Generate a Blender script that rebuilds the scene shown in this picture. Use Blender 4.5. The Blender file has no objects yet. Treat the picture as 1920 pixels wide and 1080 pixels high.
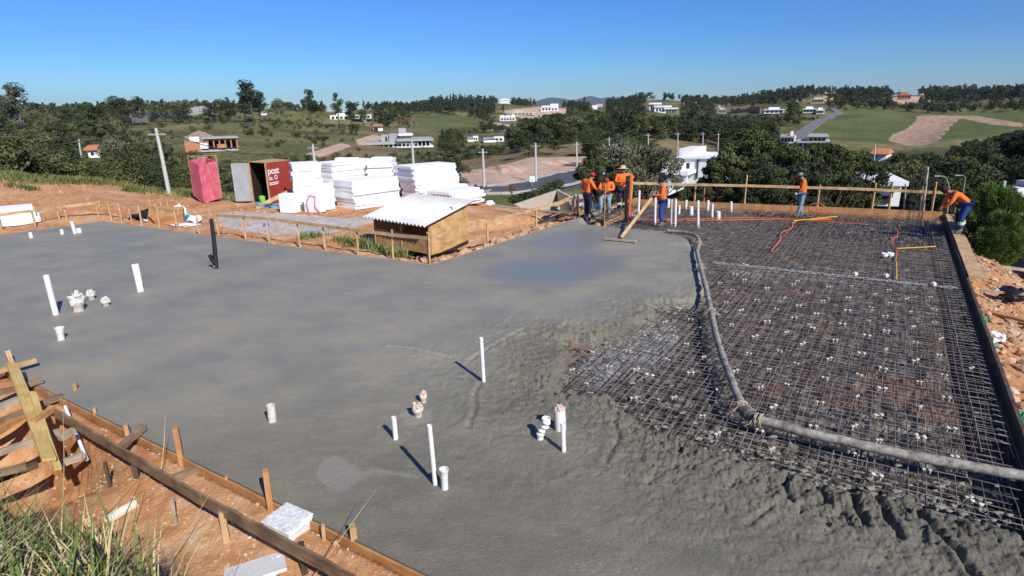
import bpy, bmesh, math, random
import numpy as np
from mathutils import Vector, Matrix, noise
random.seed(7); rng = np.random.default_rng(7)
PI = math.pi; R = math.radians
scn = bpy.context.scene
col = scn.collection

# ------------------------------------------------------------------ camera
F, PITCH, ROLL, CH = 1150.0, R(16.3), R(1.0), 4.0
cam_d = bpy.data.cameras.new('camera'); cam = bpy.data.objects.new('camera', cam_d); col.objects.link(cam)
cam_d.sensor_width = 36; cam_d.lens = F / 1920 * 36; cam_d.clip_start = .05; cam_d.clip_end = 30000
cam.location = (0, 0, CH)
cam.rotation_mode = 'QUATERNION'
cam.rotation_quaternion = (Matrix.Rotation(PI/2 - PITCH, 3, 'X') @ Matrix.Rotation(-ROLL, 3, 'Z')).to_quaternion()
scn.camera = cam
scn.render.resolution_x, scn.render.resolution_y = 1024, 576

# ------------------------------------------------------------------ sky, sun, exposure
SUN_AZ, SUN_EL = R(-59), R(38)          # measured from +x, counter-clockwise
world = bpy.data.worlds.new('World'); scn.world = world; world.use_nodes = True
nt = world.node_tree; nt.nodes.clear()
sky = nt.nodes.new('ShaderNodeTexSky'); sky.sky_type = 'NISHITA'; sky.sun_disc = False
sky.sun_elevation = SUN_EL; sky.sun_rotation = PI/2 - SUN_AZ
sky.air_density = 1.0; sky.dust_density = 0.1; sky.ozone_density = 3.5; sky.altitude = 700
bg = nt.nodes.new('ShaderNodeBackground'); bg.inputs['Strength'].default_value = 0.068
wo = nt.nodes.new('ShaderNodeOutputWorld')
tint = nt.nodes.new('ShaderNodeMix'); tint.data_type = 'RGBA'; tint.blend_type = 'MULTIPLY'; tint.inputs[0].default_value = 1; tint.inputs[7].default_value = (.44, .66, .95, 1)
gam = nt.nodes.new('ShaderNodeGamma'); gam.inputs[1].default_value = 1.35; nt.links.new(sky.outputs[0], gam.inputs[0]); nt.links.new(gam.outputs[0], tint.inputs[6]); 
tcw = nt.nodes.new('ShaderNodeTexCoord'); sep = nt.nodes.new('ShaderNodeSeparateXYZ'); nt.links.new(tcw.outputs['Generated'], sep.inputs[0])
rmp = nt.nodes.new('ShaderNodeValToRGB'); nt.links.new(sep.outputs[2], rmp.inputs[0]); e = rmp.color_ramp.elements          # clear, dry winter air: the glow near the horizon is weak
e[0].position = 0; e[0].color = (.72, .72, .70, 1); e[1].position = .30; e[1].color = (.80, .90, 1, 1); e.new(.09).color = (.60, .70, .76, 1)
mu2 = nt.nodes.new('ShaderNodeMix'); mu2.data_type = 'RGBA'; mu2.blend_type = 'MULTIPLY'; mu2.inputs[0].default_value = 1; nt.links.new(tint.outputs[2], mu2.inputs[6]); nt.links.new(rmp.outputs[0], mu2.inputs[7]); nt.links.new(mu2.outputs[2], bg.inputs[0]); nt.links.new(bg.outputs[0], wo.inputs[0])
sd = bpy.data.lights.new('sun', 'SUN'); sd.energy = 4.6; sd.angle = R(0.5); sd.color = (1, .955, .88)
sun = bpy.data.objects.new('sun', sd); col.objects.link(sun)
sv = Vector((math.cos(SUN_AZ)*math.cos(SUN_EL), math.sin(SUN_AZ)*math.cos(SUN_EL), math.sin(SUN_EL)))
sun.rotation_mode = 'QUATERNION'; sun.rotation_quaternion = sv.to_track_quat('Z', 'Y'); sun.location = (0, 0, 60)
scn.view_settings.view_transform = 'Standard'; scn.view_settings.look = 'None'
scn.view_settings.exposure = 0.22; scn.view_settings.gamma = 1

# ------------------------------------------------------------------ survey: photo pixels (1920 wide) <-> world
ct, st_, cr, sr = math.cos(PITCH), math.sin(PITCH), math.cos(ROLL), math.sin(ROLL)
def ray(px, py):
    u = (px - 960) / F; v = (540 - py) / F
    u, v = u*cr + v*sr, -u*sr + v*cr
    return u, ct + v*st_, -st_ + v*ct
def G(px, py, z=0.0):
    d = ray(px, py); t = (z - CH) / d[2]
    return Vector((d[0]*t, d[1]*t, z))
def proj(x, y, z):
    z = z - CH
    f = y*ct - z*st_; v = (y*st_ + z*ct) / f; u = x / f
    return 960 + F*(u*cr - v*sr), 540 - F*(u*sr + v*cr)
def hgt(b, py):                       # height of a vertical thing standing at b whose top is seen at row py
    lo, hi = b[2] - 2, min(b[2] + 60, CH + .97*b[1]*ct/st_)
    for _ in range(40):
        m = (lo + hi) / 2
        if proj(b[0], b[1], m)[1] > py: lo = m
        else: hi = m
    return m - b[2]
def at_r(px, py, r):
    d = ray(px, py); t = r / math.hypot(d[0], d[1])
    return Vector((d[0]*t, d[1]*t, CH + d[2]*t))

# ------------------------------------------------------------------ materials
MATS = {}
def mat(name, c=(.5,.5,.5), rough=.8, var=.0, scale=5., bump=0., bscale=30., metal=0., c2=None, coat=0, alpha=None, detail=6, bdist=.01, spec=.3):
    if name in MATS: return MATS[name]
    m = bpy.data.materials.new(name); m.use_nodes = True; t = m.node_tree; N = t.nodes; L = t.links
    b = N['Principled BSDF']; b.inputs['Roughness'].default_value = rough; b.inputs['Metallic'].default_value = metal
    b.inputs['Specular IOR Level'].default_value = spec
    b.inputs['Base Color'].default_value = (*c, 1)
    if var or c2:
        tc = N.new('ShaderNodeTexCoord'); n = N.new('ShaderNodeTexNoise'); n.inputs['Scale'].default_value = scale; n.inputs['Detail'].default_value = detail
        n.inputs['Roughness'].default_value = .65
        oi = N.new('ShaderNodeObjectInfo'); va = N.new('ShaderNodeVectorMath'); va.operation = 'ADD'
        L.new(tc.outputs['Object'], va.inputs[0]); L.new(oi.outputs['Location'], va.inputs[1])
        L.new(va.outputs[0], n.inputs['Vector'])
        r = N.new('ShaderNodeValToRGB'); e = r.color_ramp.elements
        e[0].position = .3; e[1].position = .7
        c2 = c2 or c
        e[0].color = (*[x*(1-var) for x in c], 1); e[1].color = (*[min(1, x*(1+var)) for x in c2], 1)
        L.new(n.outputs['Fac'], r.inputs['Fac']); L.new(r.outputs[0], b.inputs['Base Color'])
    if bump:
        tc = N.new('ShaderNodeTexCoord'); n = N.new('ShaderNodeTexNoise'); n.inputs['Scale'].default_value = bscale; n.inputs['Detail'].default_value = 5
        L.new(tc.outputs['Object'], n.inputs['Vector'])
        bp = N.new('ShaderNodeBump'); bp.inputs['Strength'].default_value = bump; bp.inputs['Distance'].default_value = bdist
        L.new(n.outputs['Fac'], bp.inputs['Height']); L.new(bp.outputs[0], b.inputs['Normal'])
    MATS[name] = m; return m

def wood(name, c, c2, scale=3.0):
    m = mat(name, c, .8, .1, 1); t = m.node_tree; N = t.nodes; L = t.links; b = N['Principled BSDF']
    tc = N.new('ShaderNodeTexCoord'); oi = N.new('ShaderNodeObjectInfo')
    w = N.new('ShaderNodeTexNoise'); mp = N.new('ShaderNodeMapping'); mp.inputs['Scale'].default_value = (1.5, 22, 22)
    uv = N.new('ShaderNodeUVMap')
    L.new(uv.outputs[0], mp.inputs[0]); L.new(mp.outputs[0], w.inputs['Vector']); w.inputs['Scale'].default_value = scale; w.inputs['Detail'].default_value = 7
    n = N.new('ShaderNodeTexNoise'); n.inputs['Scale'].default_value = 4; n.inputs['Detail'].default_value = 6
    va = N.new('ShaderNodeVectorMath'); va.operation = 'ADD'; L.new(tc.outputs['Object'], va.inputs[0]); L.new(oi.outputs['Location'], va.inputs[1]); L.new(va.outputs[0], n.inputs['Vector'])
    mx = N.new('ShaderNodeMath'); mx.operation = 'ADD'; L.new(w.outputs['Fac'], mx.inputs[0]); L.new(n.outputs['Fac'], mx.inputs[1])
    h = N.new('ShaderNodeMath'); h.operation = 'MULTIPLY'; h.inputs[1].default_value = .5; L.new(mx.outputs[0], h.inputs[0])
    r = N.new('ShaderNodeValToRGB'); e = r.color_ramp.elements; e[0].position = .38; e[1].position = .62
    e[0].color = (*c, 1); e[1].color = (*c2, 1); L.new(h.outputs[0], r.inputs[0]); L.new(r.outputs[0], b.inputs['Base Color'])
    bp = N.new('ShaderNodeBump'); bp.inputs['Strength'].default_value = .5; bp.inputs['Distance'].default_value = .006
    L.new(h.outputs[0], bp.inputs['Height']); L.new(bp.outputs[0], b.inputs['Normal'])
    return m

# ------------------------------------------------------------------ mesh builder
class MB:
    def __init__(s): s.v = []; s.f = []; s.uv = []; s.mi = []; s.m = 0
    def add(s, vs, fs, uvs=None):
        o = len(s.v); s.v += [tuple(p) for p in vs]
        s.f += [tuple(i + o for i in f) for f in fs]; s.mi += [s.m]*len(fs)
        s.uv += list(uvs) if uvs else [(p[0], p[2] + p[1]*.37) for p in vs]
        return s
    def box(s, c, size, rot=None, taper=1.0):
        hx, hy, hz = size[0]/2, size[1]/2, size[2]/2
        P = [Vector((x*hx*(taper if z > 0 else 1), y*hy*(taper if z > 0 else 1), z*hz)) for z in (-1, 1) for y in (-1, 1) for x in (-1, 1)]
        uvs = [(p.x + p.z*.9, p.y + p.z) for p in P]
        if rot is not None: P = [rot @ p for p in P]
        c = Vector(c)
        return s.add([p + c for p in P], [(0,2,3,1),(4,5,7,6),(0,1,5,4),(2,6,7,3),(0,4,6,2),(1,3,7,5)], uvs)
    def bar(s, a, b, w, h, up=(0,0,1), seg=1, wob=0.0, ends=1.0):       # rectangular timber; w across, h along up
        a, b = Vector(a), Vector(b); d = (b - a); Ln = d.length; d.normalize(); up = Vector(up)
        x = d.cross(up)
        if x.length < 1e-4: up = Vector((1, 0, 0)); x = d.cross(up)
        x.normalize(); y = x.cross(d); y.normalize()
        vs, uvs, fs = [], [], []; u0 = random.random()*50
        for i in range(seg + 1):
            t = i/seg; c = a.lerp(b, t) + x*random.uniform(-wob, wob) + y*random.uniform(-wob, wob)
            for k, (p, q) in enumerate(((-1,-1),(1,-1),(1,1),(-1,1))):
                vs.append(c + x*p*w/2 + y*q*h/2); uvs.append((t*Ln + u0, u0 + (p*w + q*h*1.7)/2))
        for i in range(seg):
            for k in range(4):
                o = i*4; fs.append((o+k, o+(k+1)%4, o+4+(k+1)%4, o+4+k))
        fs += [(3,2,1,0), tuple(seg*4 + k for k in range(4))]
        return s.add(vs, fs, uvs)
    def tube(s, pts, r, n=8, cap=True, r2=None):
        pts = [Vector(p) for p in pts]; m = len(pts); vs, uvs, fs = [], [], []
        rr = r if isinstance(r, (list, tuple)) else [r + ((r2 if r2 is not None else r) - r)*i/max(1, m-1) for i in range(m)]
        up = None; Ln = 0
        for i, p in enumerate(pts):
            d = (pts[min(i+1, m-1)] - pts[max(i-1, 0)])
            if d.length < 1e-9: d = Vector((0,0,1))
            d.normalize()
            if up is None: up = Vector((0,0,1)) if abs(d.z) < .9 else Vector((1,0,0))
            x = d.cross(up).normalized(); up = x.cross(d).normalized()
            if i: Ln += (p - pts[i-1]).length
            for k in range(n):
                a = 2*PI*k/n; vs.append(p + (x*math.cos(a) + up*math.sin(a))*rr[i]); uvs.append((Ln, k/n*.3))
        for i in range(m-1):
            for k in range(n):
                o = i*n; fs.append((o+k, o+(k+1)%n, o+n+(k+1)%n, o+n+k))
        if cap: fs += [tuple(range(n))[::-1], tuple((m-1)*n + k for k in range(n))]
        return s.add(vs, fs, uvs)
    def lathe(s, c, prof, n=16, tilt=None, cap=False):          # prof: (radius, z)
        c = Vector(c); vs = []; fs = []
        for (r, z) in prof:
            for k in range(n):
                a = 2*PI*k/n; p = Vector((r*math.cos(a), r*math.sin(a), z))
                if tilt is not None: p = tilt @ p
                vs.append(c + p)
        for i in range(len(prof)-1):
            for k in range(n): fs.append((i*n+k, i*n+(k+1)%n, (i+1)*n+(k+1)%n, (i+1)*n+k))
        if cap: fs += [tuple(range(n))[::-1], tuple((len(prof)-1)*n+k for k in range(n))]
        return s.add(vs, fs)
    def blob(s, c, size, seed=0, amp=.25, sub=2, freq=1.6, rot=None):
        bm = bmesh.new(); bmesh.ops.create_icosphere(bm, subdivisions=sub, radius=1)
        vs = []
        for v in bm.verts:
            p = v.co * (1 + amp*2*noise.noise(v.co*freq + Vector((seed*3.1, seed*1.7, 0))))
            q = Vector((p.x*size[0], p.y*size[1], p.z*size[2]))
            if rot is not None: q = rot @ q
            vs.append(q + Vector(c))
        fs = [tuple(v.index for v in f.verts) for f in bm.faces]; bm.free()
        return s.add(vs, fs)
    def prism(s, poly, z0, z1):                                  # poly: ccw plan points
        n = len(poly); vs = [(p[0], p[1], z0) for p in poly] + [(p[0], p[1], z1) for p in poly]
        return s.add(vs, [tuple(range(n))[::-1], tuple(range(n, 2*n))] + [(i, (i+1)%n, n+(i+1)%n, n+i) for i in range(n)])
    def build(s, name, m, parent=None, smooth=False, origin=None, bevel=0):
        me = bpy.data.meshes.new(name)
        o0 = Vector(origin) if origin is not None else Vector((0,0,0))
        me.from_pydata([(p[0]-o0.x, p[1]-o0.y, p[2]-o0.z) for p in s.v], [], s.f)
        ms = m if isinstance(m, (list, tuple)) else [m]
        for q in ms: me.materials.append(q)
        uvl = me.uv_layers.new(name='UVMap')
        li = np.zeros(len(me.loops), dtype=np.int32); me.loops.foreach_get('vertex_index', li)
        uvl.data.foreach_set('uv', np.array(s.uv, dtype=np.float32)[li].ravel())
        if len(ms) > 1: me.polygons.foreach_set('material_index', s.mi)
        if smooth: me.polygons.foreach_set('use_smooth', [True]*len(me.polygons))
        me.update()
        o = bpy.data.objects.new(name, me); col.objects.link(o); o.location = o0
        if parent is not None: o.parent = parent
        if bevel:
            bv = o.modifiers.new('b', 'BEVEL'); bv.width = bevel; bv.segments = 2; bv.limit_method = 'ANGLE'
        return o
def np_mesh(name, V, Fq, m, smooth=True, attrs=None):
    me = bpy.data.meshes.new(name); V = np.asarray(V, dtype=np.float32); Fq = np.asarray(Fq, dtype=np.int32)
    k = Fq.shape[1]
    me.vertices.add(len(V)); me.vertices.foreach_set('co', V.ravel())
    me.loops.add(Fq.size); me.loops.foreach_set('vertex_index', Fq.ravel())
    me.polygons.add(len(Fq)); me.polygons.foreach_set('loop_start', np.arange(0, Fq.size, k, dtype=np.int32))
    me.polygons.foreach_set('loop_total', np.full(len(Fq), k, dtype=np.int32))
    if smooth: me.polygons.foreach_set('use_smooth', np.ones(len(Fq), dtype=bool))
    me.update(calc_edges=True)
    for kname, a in (attrs or {}).items():
        at = me.attributes.new(kname, 'FLOAT', 'POINT'); at.data.foreach_set('value', np.asarray(a, dtype=np.float32))
    for q in (m if isinstance(m, (list, tuple)) else [m]): me.materials.append(q)
    o = bpy.data.objects.new(name, me); col.objects.link(o); return o
def tag(o, label=None, cat=None, group=None, kind=None):
    if label: o['label'] = label
    if cat: o['category'] = cat
    if group: o['group'] = group
    if kind: o['kind'] = kind
    return o
def empty(name, loc, label=None, cat=None, group=None, rz=0):
    o = bpy.data.objects.new(name, None); col.objects.link(o); o.location = loc; o.rotation_euler.z = rz
    o.empty_display_size = .2
    return tag(o, label, cat, group)
def put(o, parent):                     # parent an object built in world coordinates under an Empty
    o.parent = parent; o.matrix_parent_inverse = parent_inv(parent); return o
def parent_inv(p):
    return (Matrix.Translation(p.location) @ Matrix.Rotation(p.rotation_euler.z, 4, 'Z') @ Matrix.Diagonal((*p.scale, 1))).inverted()
def copy_tree(o, parent=None):
    c = o.copy(); col.objects.link(c)
    if parent is not None: c.parent = parent
    for ch in [x for x in o.children]: copy_tree(ch, c)
    return c

# fractal noise on numpy arrays (sum of hashed value noise)
def vnoise(x, y, seed=0):
    xi = np.floor(x).astype(np.int64); yi = np.floor(y).astype(np.int64); fx = x - xi; fy = y - yi
    fx = fx*fx*(3-2*fx); fy = fy*fy*(3-2*fy)
    def h(a, b):
        n = (a*374761393 + b*668265263 + seed*974711) & 0x7fffffff
        n = ((n ^ (n >> 13)) * 1274126177) & 0x7fffffff
        n = (n ^ (n >> 16)) & 0xffff
        return n / 65535.0
    a = h(xi, yi); b = h(xi+1, yi); c = h(xi, yi+1); d = h(xi+1, yi+1)
    return (a*(1-fx)+b*fx)*(1-fy) + (c*(1-fx)+d*fx)*fy
def fbm(x, y, oct=4, seed=0, gain=.5):
    s = 0; a = 1; t = 0
    for i in range(oct):
        s = s + a*vnoise(x*2**i + 13.7*i, y*2**i - 7.3*i, seed+i); t += a; a *= gain
    return s/t*2 - 1
def sstep(a, b, x): t = np.clip((x-a)/(b-a), 0, 1); return t*t*(3-2*t)
def inpoly(px, py, poly):
    ins = np.zeros(np.shape(px), dtype=bool); n = len(poly)
    for i in range(n):
        x1, y1 = poly[i][:2]; x2, y2 = poly[(i+1) % n][:2]
        c = ((y1 > py) != (y2 > py)) & (px < (x2-x1)*(py-y1)/((y2-y1) or 1e-9) + x1)
        ins ^= c
    return ins
def segdist(px, py, poly, closed=True):
    best = np.full(np.shape(px), 1e9); bx = np.zeros(np.shape(px)); by = np.zeros(np.shape(px)); n = len(poly)
    for i in range(n if closed else n-1):
        x1, y1 = poly[i][:2]; x2, y2 = poly[(i+1) % n][:2]; dx, dy = x2-x1, y2-y1
        t = np.clip(((px-x1)*dx + (py-y1)*dy)/(dx*dx+dy*dy), 0, 1); qx = x1+t*dx; qy = y1+t*dy
        d = np.hypot(px-qx, py-qy); m = d < best
        best = np.where(m, d, best); bx = np.where(m, qx, bx); by = np.where(m, qy, by)
    return best, bx, by
def isect(p, d, q, e):
    den = d[0]*e[1] - d[1]*e[0]; t = ((q[0]-p[0])*e[1] - (q[1]-p[1])*e[0])/den
    return Vector((p[0]+d[0]*t, p[1]+d[1]*t, 0))

# ------------------------------------------------------------------ slab outline in plan
pA, pI, pJ, pK, pB = G(190,415), G(808,497), G(1084,409), G(1165,379), G(1768,405)
n1, n2 = G(330,849), G(795,1075); dN = (n2-n1).normalized()
pL0 = G(0,441); dL = (pL0-pA).normalized(); dR = (G(1890,752)-pB).normalized()
pW = isect(pA, dL, n1, dN); pS = isect(pB, dR, n1, dN)
SLAB = [pW, pS, pB, pK, pJ, pI, pA]                          # ccw
AU = -dR; AV = Vector((AU.y, -AU.x, 0))                       # slab axes: AU away from camera, AV to the right
nN = Vector((dN.y, -dN.x, 0)); 
if nN.dot(Vector((0,0,0)) - n1) < 0: nN = -nN                 # outward normal of near edge
def sd_slab(x, y):
    d, bx, by = segdist(x, y, SLAB); return np.where(inpoly(x, y, SLAB), -d, d), bx, by

# ------------------------------------------------------------------ terrain
RK = [10, 14, 20, 26, 34, 44, 60, 85, 120, 170, 240, 340, 480, 700, 1000, 1600, 9000]
TAB = {  # photo column: height (<=50, metres) or photo row (>90) at each radius
 -900:[-.3,-.3,-.3,-.3,-.2,.9,.9,-2,-4,250,245,235,220,215,215,220,230],
 0:   [-.3,-.3,-.3,-.3,-.15,.75,.2,-5,-6,290,262,240,224,219,221,224,228],
 150: [-.3,-.3,-.3,-.3,.15,.40,-2,-7,-8,300,262,238,220,217,218,221,226],
 300: [-.3,-.3,-.3,-.35,-.35,-.6,-5,-9,-9,300,265,236,214,213,215,219,224],
 450: [-.3,-.3,-.3,-.35,-.35,-1.2,-5,-9,-9,290,258,228,211,213,214,216,220],
 600: [-.3,-.3,-.3,-.35,-.35,-1.2,-6,-10,-10,302,268,238,215,213,213,214,218],
 750: [-.3,-.3,-.3,-.35,-.4,-1.6,-6,-10,-12,305,278,246,224,215,206,209,214],
 850: [-.3,-.3,-.3,-.35,-.5,-2.6,-4.2,-4.6,-8,300,272,250,226,210,190,205,211],
 930: [-.3,-.3,-.3,-.4,-.8,-2.6,-4.0,-4.1,-7,292,268,250,228,213,193,203,209],
 1000:[-.3,-.3,-.3,-.5,-1.6,-3.0,-4.2,-4.4,-6,280,262,245,229,217,200,202,207],
 1100:[-.3,-.3,-.3,-.6,-2.0,-3.5,-5.0,-5.2,-6,276,256,240,226,216,202,201,205],
 1200:[-.3,-.3,-.3,-1,-3,-5,-6.5,-7,-8,262,245,232,218,203,190,198,203],
 1350:[-.3,-.3,-.3,-1.5,-4,-6,-7.5,-8,-8.5,-9,262,240,222,208,193,196,200],
 1500:[-.3,-.3,-.3,-1.5,-4,-6,-8,-9,-9.5,268,247,218,200,189,178,190,198],
 1600:[-.3,-.3,-.3,-2,-4,-6,-8,-9,-9.5,272,255,215,200,187,177,188,196],
 1700:[-.3,-.3,-.5,-2,-4,-6,-7,-8,300,280,262,224,207,196,179,186,195],
 1800:[-.3,-.5,-1.5,-3.6,-4.8,-5.5,-6,-6,296,275,250,226,209,195,177,185,193],
 1920:[-.4,-.8,-2.6,-4.2,-5,-5,-5,-4,290,270,244,219,206,190,176,184,191],
 2900:[-.4,-.8,-2.6,-4.2,-5,-5,-5,-4,-3,230,220,205,195,180,170,175,180]}
cols_ = sorted(TAB); AZK = []; ZK = []
for c_ in cols_:
    d = ray(c_, 260); AZK.append(math.atan2(d[0], d[1]))
    ZK.append([v if v < 90 else at_r(c_, v, r).z for v, r in zip(TAB[c_], RK)])
AZK = np.array(AZK); ZK = np.array(ZK); LRK = np.log(RK)
def cubic1(f, tk, t):                                          # catmull-rom along last axis index arrays
    pass
def H_far(az, r):
    az = np.clip(az, AZK[0], AZK[-1]); lr = np.clip(np.log(np.maximum(r, 1e-3)), LRK[0], LRK[-1])
    i = np.clip(np.searchsorted(AZK, az) - 1, 0, len(AZK)-2); j = np.clip(np.searchsorted(LRK, lr) - 1, 0, len(LRK)-2)
    a = (az - AZK[i])/(AZK[i+1]-AZK[i]); b = (lr - LRK[j])/(LRK[j+1]-LRK[j])
    a = a*.4 + .6*a*a*(3-2*a); b = b*.6 + .4*b*b*(3-2*b)
    return (ZK[i,j]*(1-a)+ZK[i+1,j]*a)*(1-b) + (ZK[i,j+1]*(1-a)+ZK[i+1,j+1]*a)*b
DUG = [G(700,450,-.4), G(880,420,-.4), G(1010,400,-.4), G(1060,395,-.4), G(1000,428,-.4), G(812,490,-.4), G(700,470,-.4)]
def H(x, y):
    x = np.asarray(x, dtype=float); y = np.asarray(y, dtype=float)
    r = np.hypot(x, y); az = np.arctan2(x, y); az = np.clip(az, -1.4, 1.4)
    z = H_far(az, r)
    amp = np.clip((r-40)/400, 0, 1)
    z = z + amp*(fbm(x/60, y/60, 3, 3)*5) + np.clip((r-30)/60, 0, 1)*fbm(x/9, y/9, 3, 5)*.35
    s, _, _ = sd_slab(x, y)
    base = -.20 - .12*sstep(0, .8, s)
    w = sstep(.5, 4.5, s); z = z*w + base*(1-w)
    z = np.where(s < .02, -.75, z)
    # bumpy soil around the slab
    z = z + np.where(s > 0, 1, 0)*sstep(0, .25, s)*(1-sstep(25, 60, r))*(fbm(x*1.3, y*1.3, 5, 11, .6)*.10)
    dug, _, _ = segdist(x, y, DUG); dug = np.where(inpoly(x, y, DUG), -dug, dug)
    z = z - .35*sstep(.5, -.4, dug)*sstep(0.1, .9, s) + sstep(.7, 0, dug)*sstep(.1,.6,s)*fbm(x*4, y*4, 4, 21, .65)*.10
    # bank on which the photographer stands, parallel to the near edge of the slab
    sn = (x-n1.x)*nN.x + (y-n1.y)*nN.y
    bank = np.interp(sn, [0, 1.5, 2.9, 4, 12], [-9, -.42, 2.05, 2.3, 2.6]) + fbm(x*1.7, y*1.7, 4, 31)*.10
    m1 = 2.35*np.exp(-(((x+2.0)/.95)**2 + ((y-2.2)/.75)**2)**1.5)
    bank = np.where(sn > .9, np.maximum(bank, -.45 + m1), bank)
    near = (r < 14) & (sn > .5)
    z = np.where(near, np.maximum(z, bank), z)
    pit = np.exp(-(((x+6.7)/1.5)**2 + ((y-7.2)/1.1)**2)**2)
    z = np.where(near | ((r < 16) & (sn > 0)), z - .75*pit*sstep(.12, .5, sn), z)
    z = z + np.where((r < 16) & (sn > 0), .10*sstep(.9, .1, sn), 0)
    return z
def Hs(x, y): return float(H(np.array([x]), np.array([y]))[0])
def hit(px, py, r0=12.0, r1=5000):
    d = ray(px, py); k = math.hypot(d[0], d[1]); rs = np.exp(np.linspace(math.log(r0), math.log(r1), 1600)); t = rs/k
    g = CH + d[2]*t - H(d[0]*t, d[1]*t); i = np.argmax(g < 0) if (g < 0).any() else len(g)-1
    i = max(i, 1); f = g[i-1]/(g[i-1]-g[i]) if g[i-1] != g[i] else 0
    T = t[i-1] + (t[i]-t[i-1])*min(max(f, 0), 1)
    return Vector((d[0]*T, d[1]*T, Hs(d[0]*T, d[1]*T)))
# ================================================================== THE GROUND
def V2(l, dx, dy, k): return [(x/k + dx, y/k + dy) for x, y in l]
DIRT = [(-1500,330),(0,337),(65,342),(125,345),(235,345),(275,360),(350,370),(412,376),(520,370),(700,368),(830,372),(915,383),(1010,392),(1060,400),(1085,412),(800,520),(-1500,700)]
PATCH = [(405,400),(440,397),(560,401),(640,409),(700,406),(760,395),(800,398),(700,418),(640,432),(600,442),(480,438),(410,422)]
LOT = [(862,312),(930,304),(1000,294),(1070,283),(1100,285),(1104,322),(1060,327),(980,345),(860,352)]
FIELD = [(1500,247),(1560,222),(1590,204),(1740,214),(1920,209),(2600,205),(2600,240),(1920,240),(1820,262),(1760,264),(1660,270),(1600,265),(1540,262)]
SCAR = V2([(1270,310),(1330,305),(1480,308),(1620,308),(1840,345),(1905,352),(1905,375),(1720,362),(1640,345),(1530,322),(1480,365),(1400,455),(1330,482),(1230,490),(1100,458),(1120,420),(1200,392),(1255,345)], 1320, 120, 3.177)
LIGHT = [(235,285),(240,230),(400,212),(520,208),(640,215),(640,260),(560,300),(420,300)]
DRY = [(560,300),(620,272),(700,262),(760,285),(720,300),(640,303)]
DRY2 = [(820,300),(1000,281),(1100,264),(1240,255),(1420,268),(1300,290),(1104,290),(1000,297),(860,322)]
EARTH = [[(345,258),(372,244),(420,262),(450,276),(420,284),(350,284)], [(668,262),(700,252),(740,262),(700,272),(670,272)], [(1522,186),(1560,178),(1590,186),(1560,192)],
         [(935,208),(1010,200),(1075,204),(1070,222),(980,222)], [(900,235),(930,230),(975,236),(970,246),(910,244)], [(1660,185),(1720,180),(1760,190),(1700,196)], [(570,290),(640,268),(660,274),(600,296)]]
FLD2 = [(770,218),(860,215),(905,226),(900,236),(830,240),(790,236)]
def ring_grid(r0, r1, qr, a0, a1, qa):
    nr = int(math.log(r1/r0)/qr) + 1; na = int((a1-a0)/qa) + 1
    rr = r0*np.exp(np.arange(nr)*qr); aa = np.linspace(a0, a1, na)
    A, Rr = np.meshgrid(aa, rr); X = Rr*np.sin(A); Y = Rr*np.cos(A)
    idx = np.arange(nr*na).reshape(nr, na)
    Fq = np.stack([idx[:-1,:-1], idx[:-1,1:], idx[1:,1:], idx[1:,:-1]], -1).reshape(-1, 4)[:, ::-1]
    return X.ravel(), Y.ravel(), Fq
def projn(x, y, z):
    zz = z - CH; f = np.maximum(y*ct - zz*st_, 1e-3); v = (y*st_ + zz*ct)/f; u = x/f
    return 960 + F*(u*cr - v*sr), 540 - F*(u*sr + v*cr)
def soft(px, py, poly, w=4.0):
    d, _, _ = segdist(px, py, poly); d = np.where(inpoly(px, py, poly), d, -d); return sstep(-w, w, d)

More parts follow.
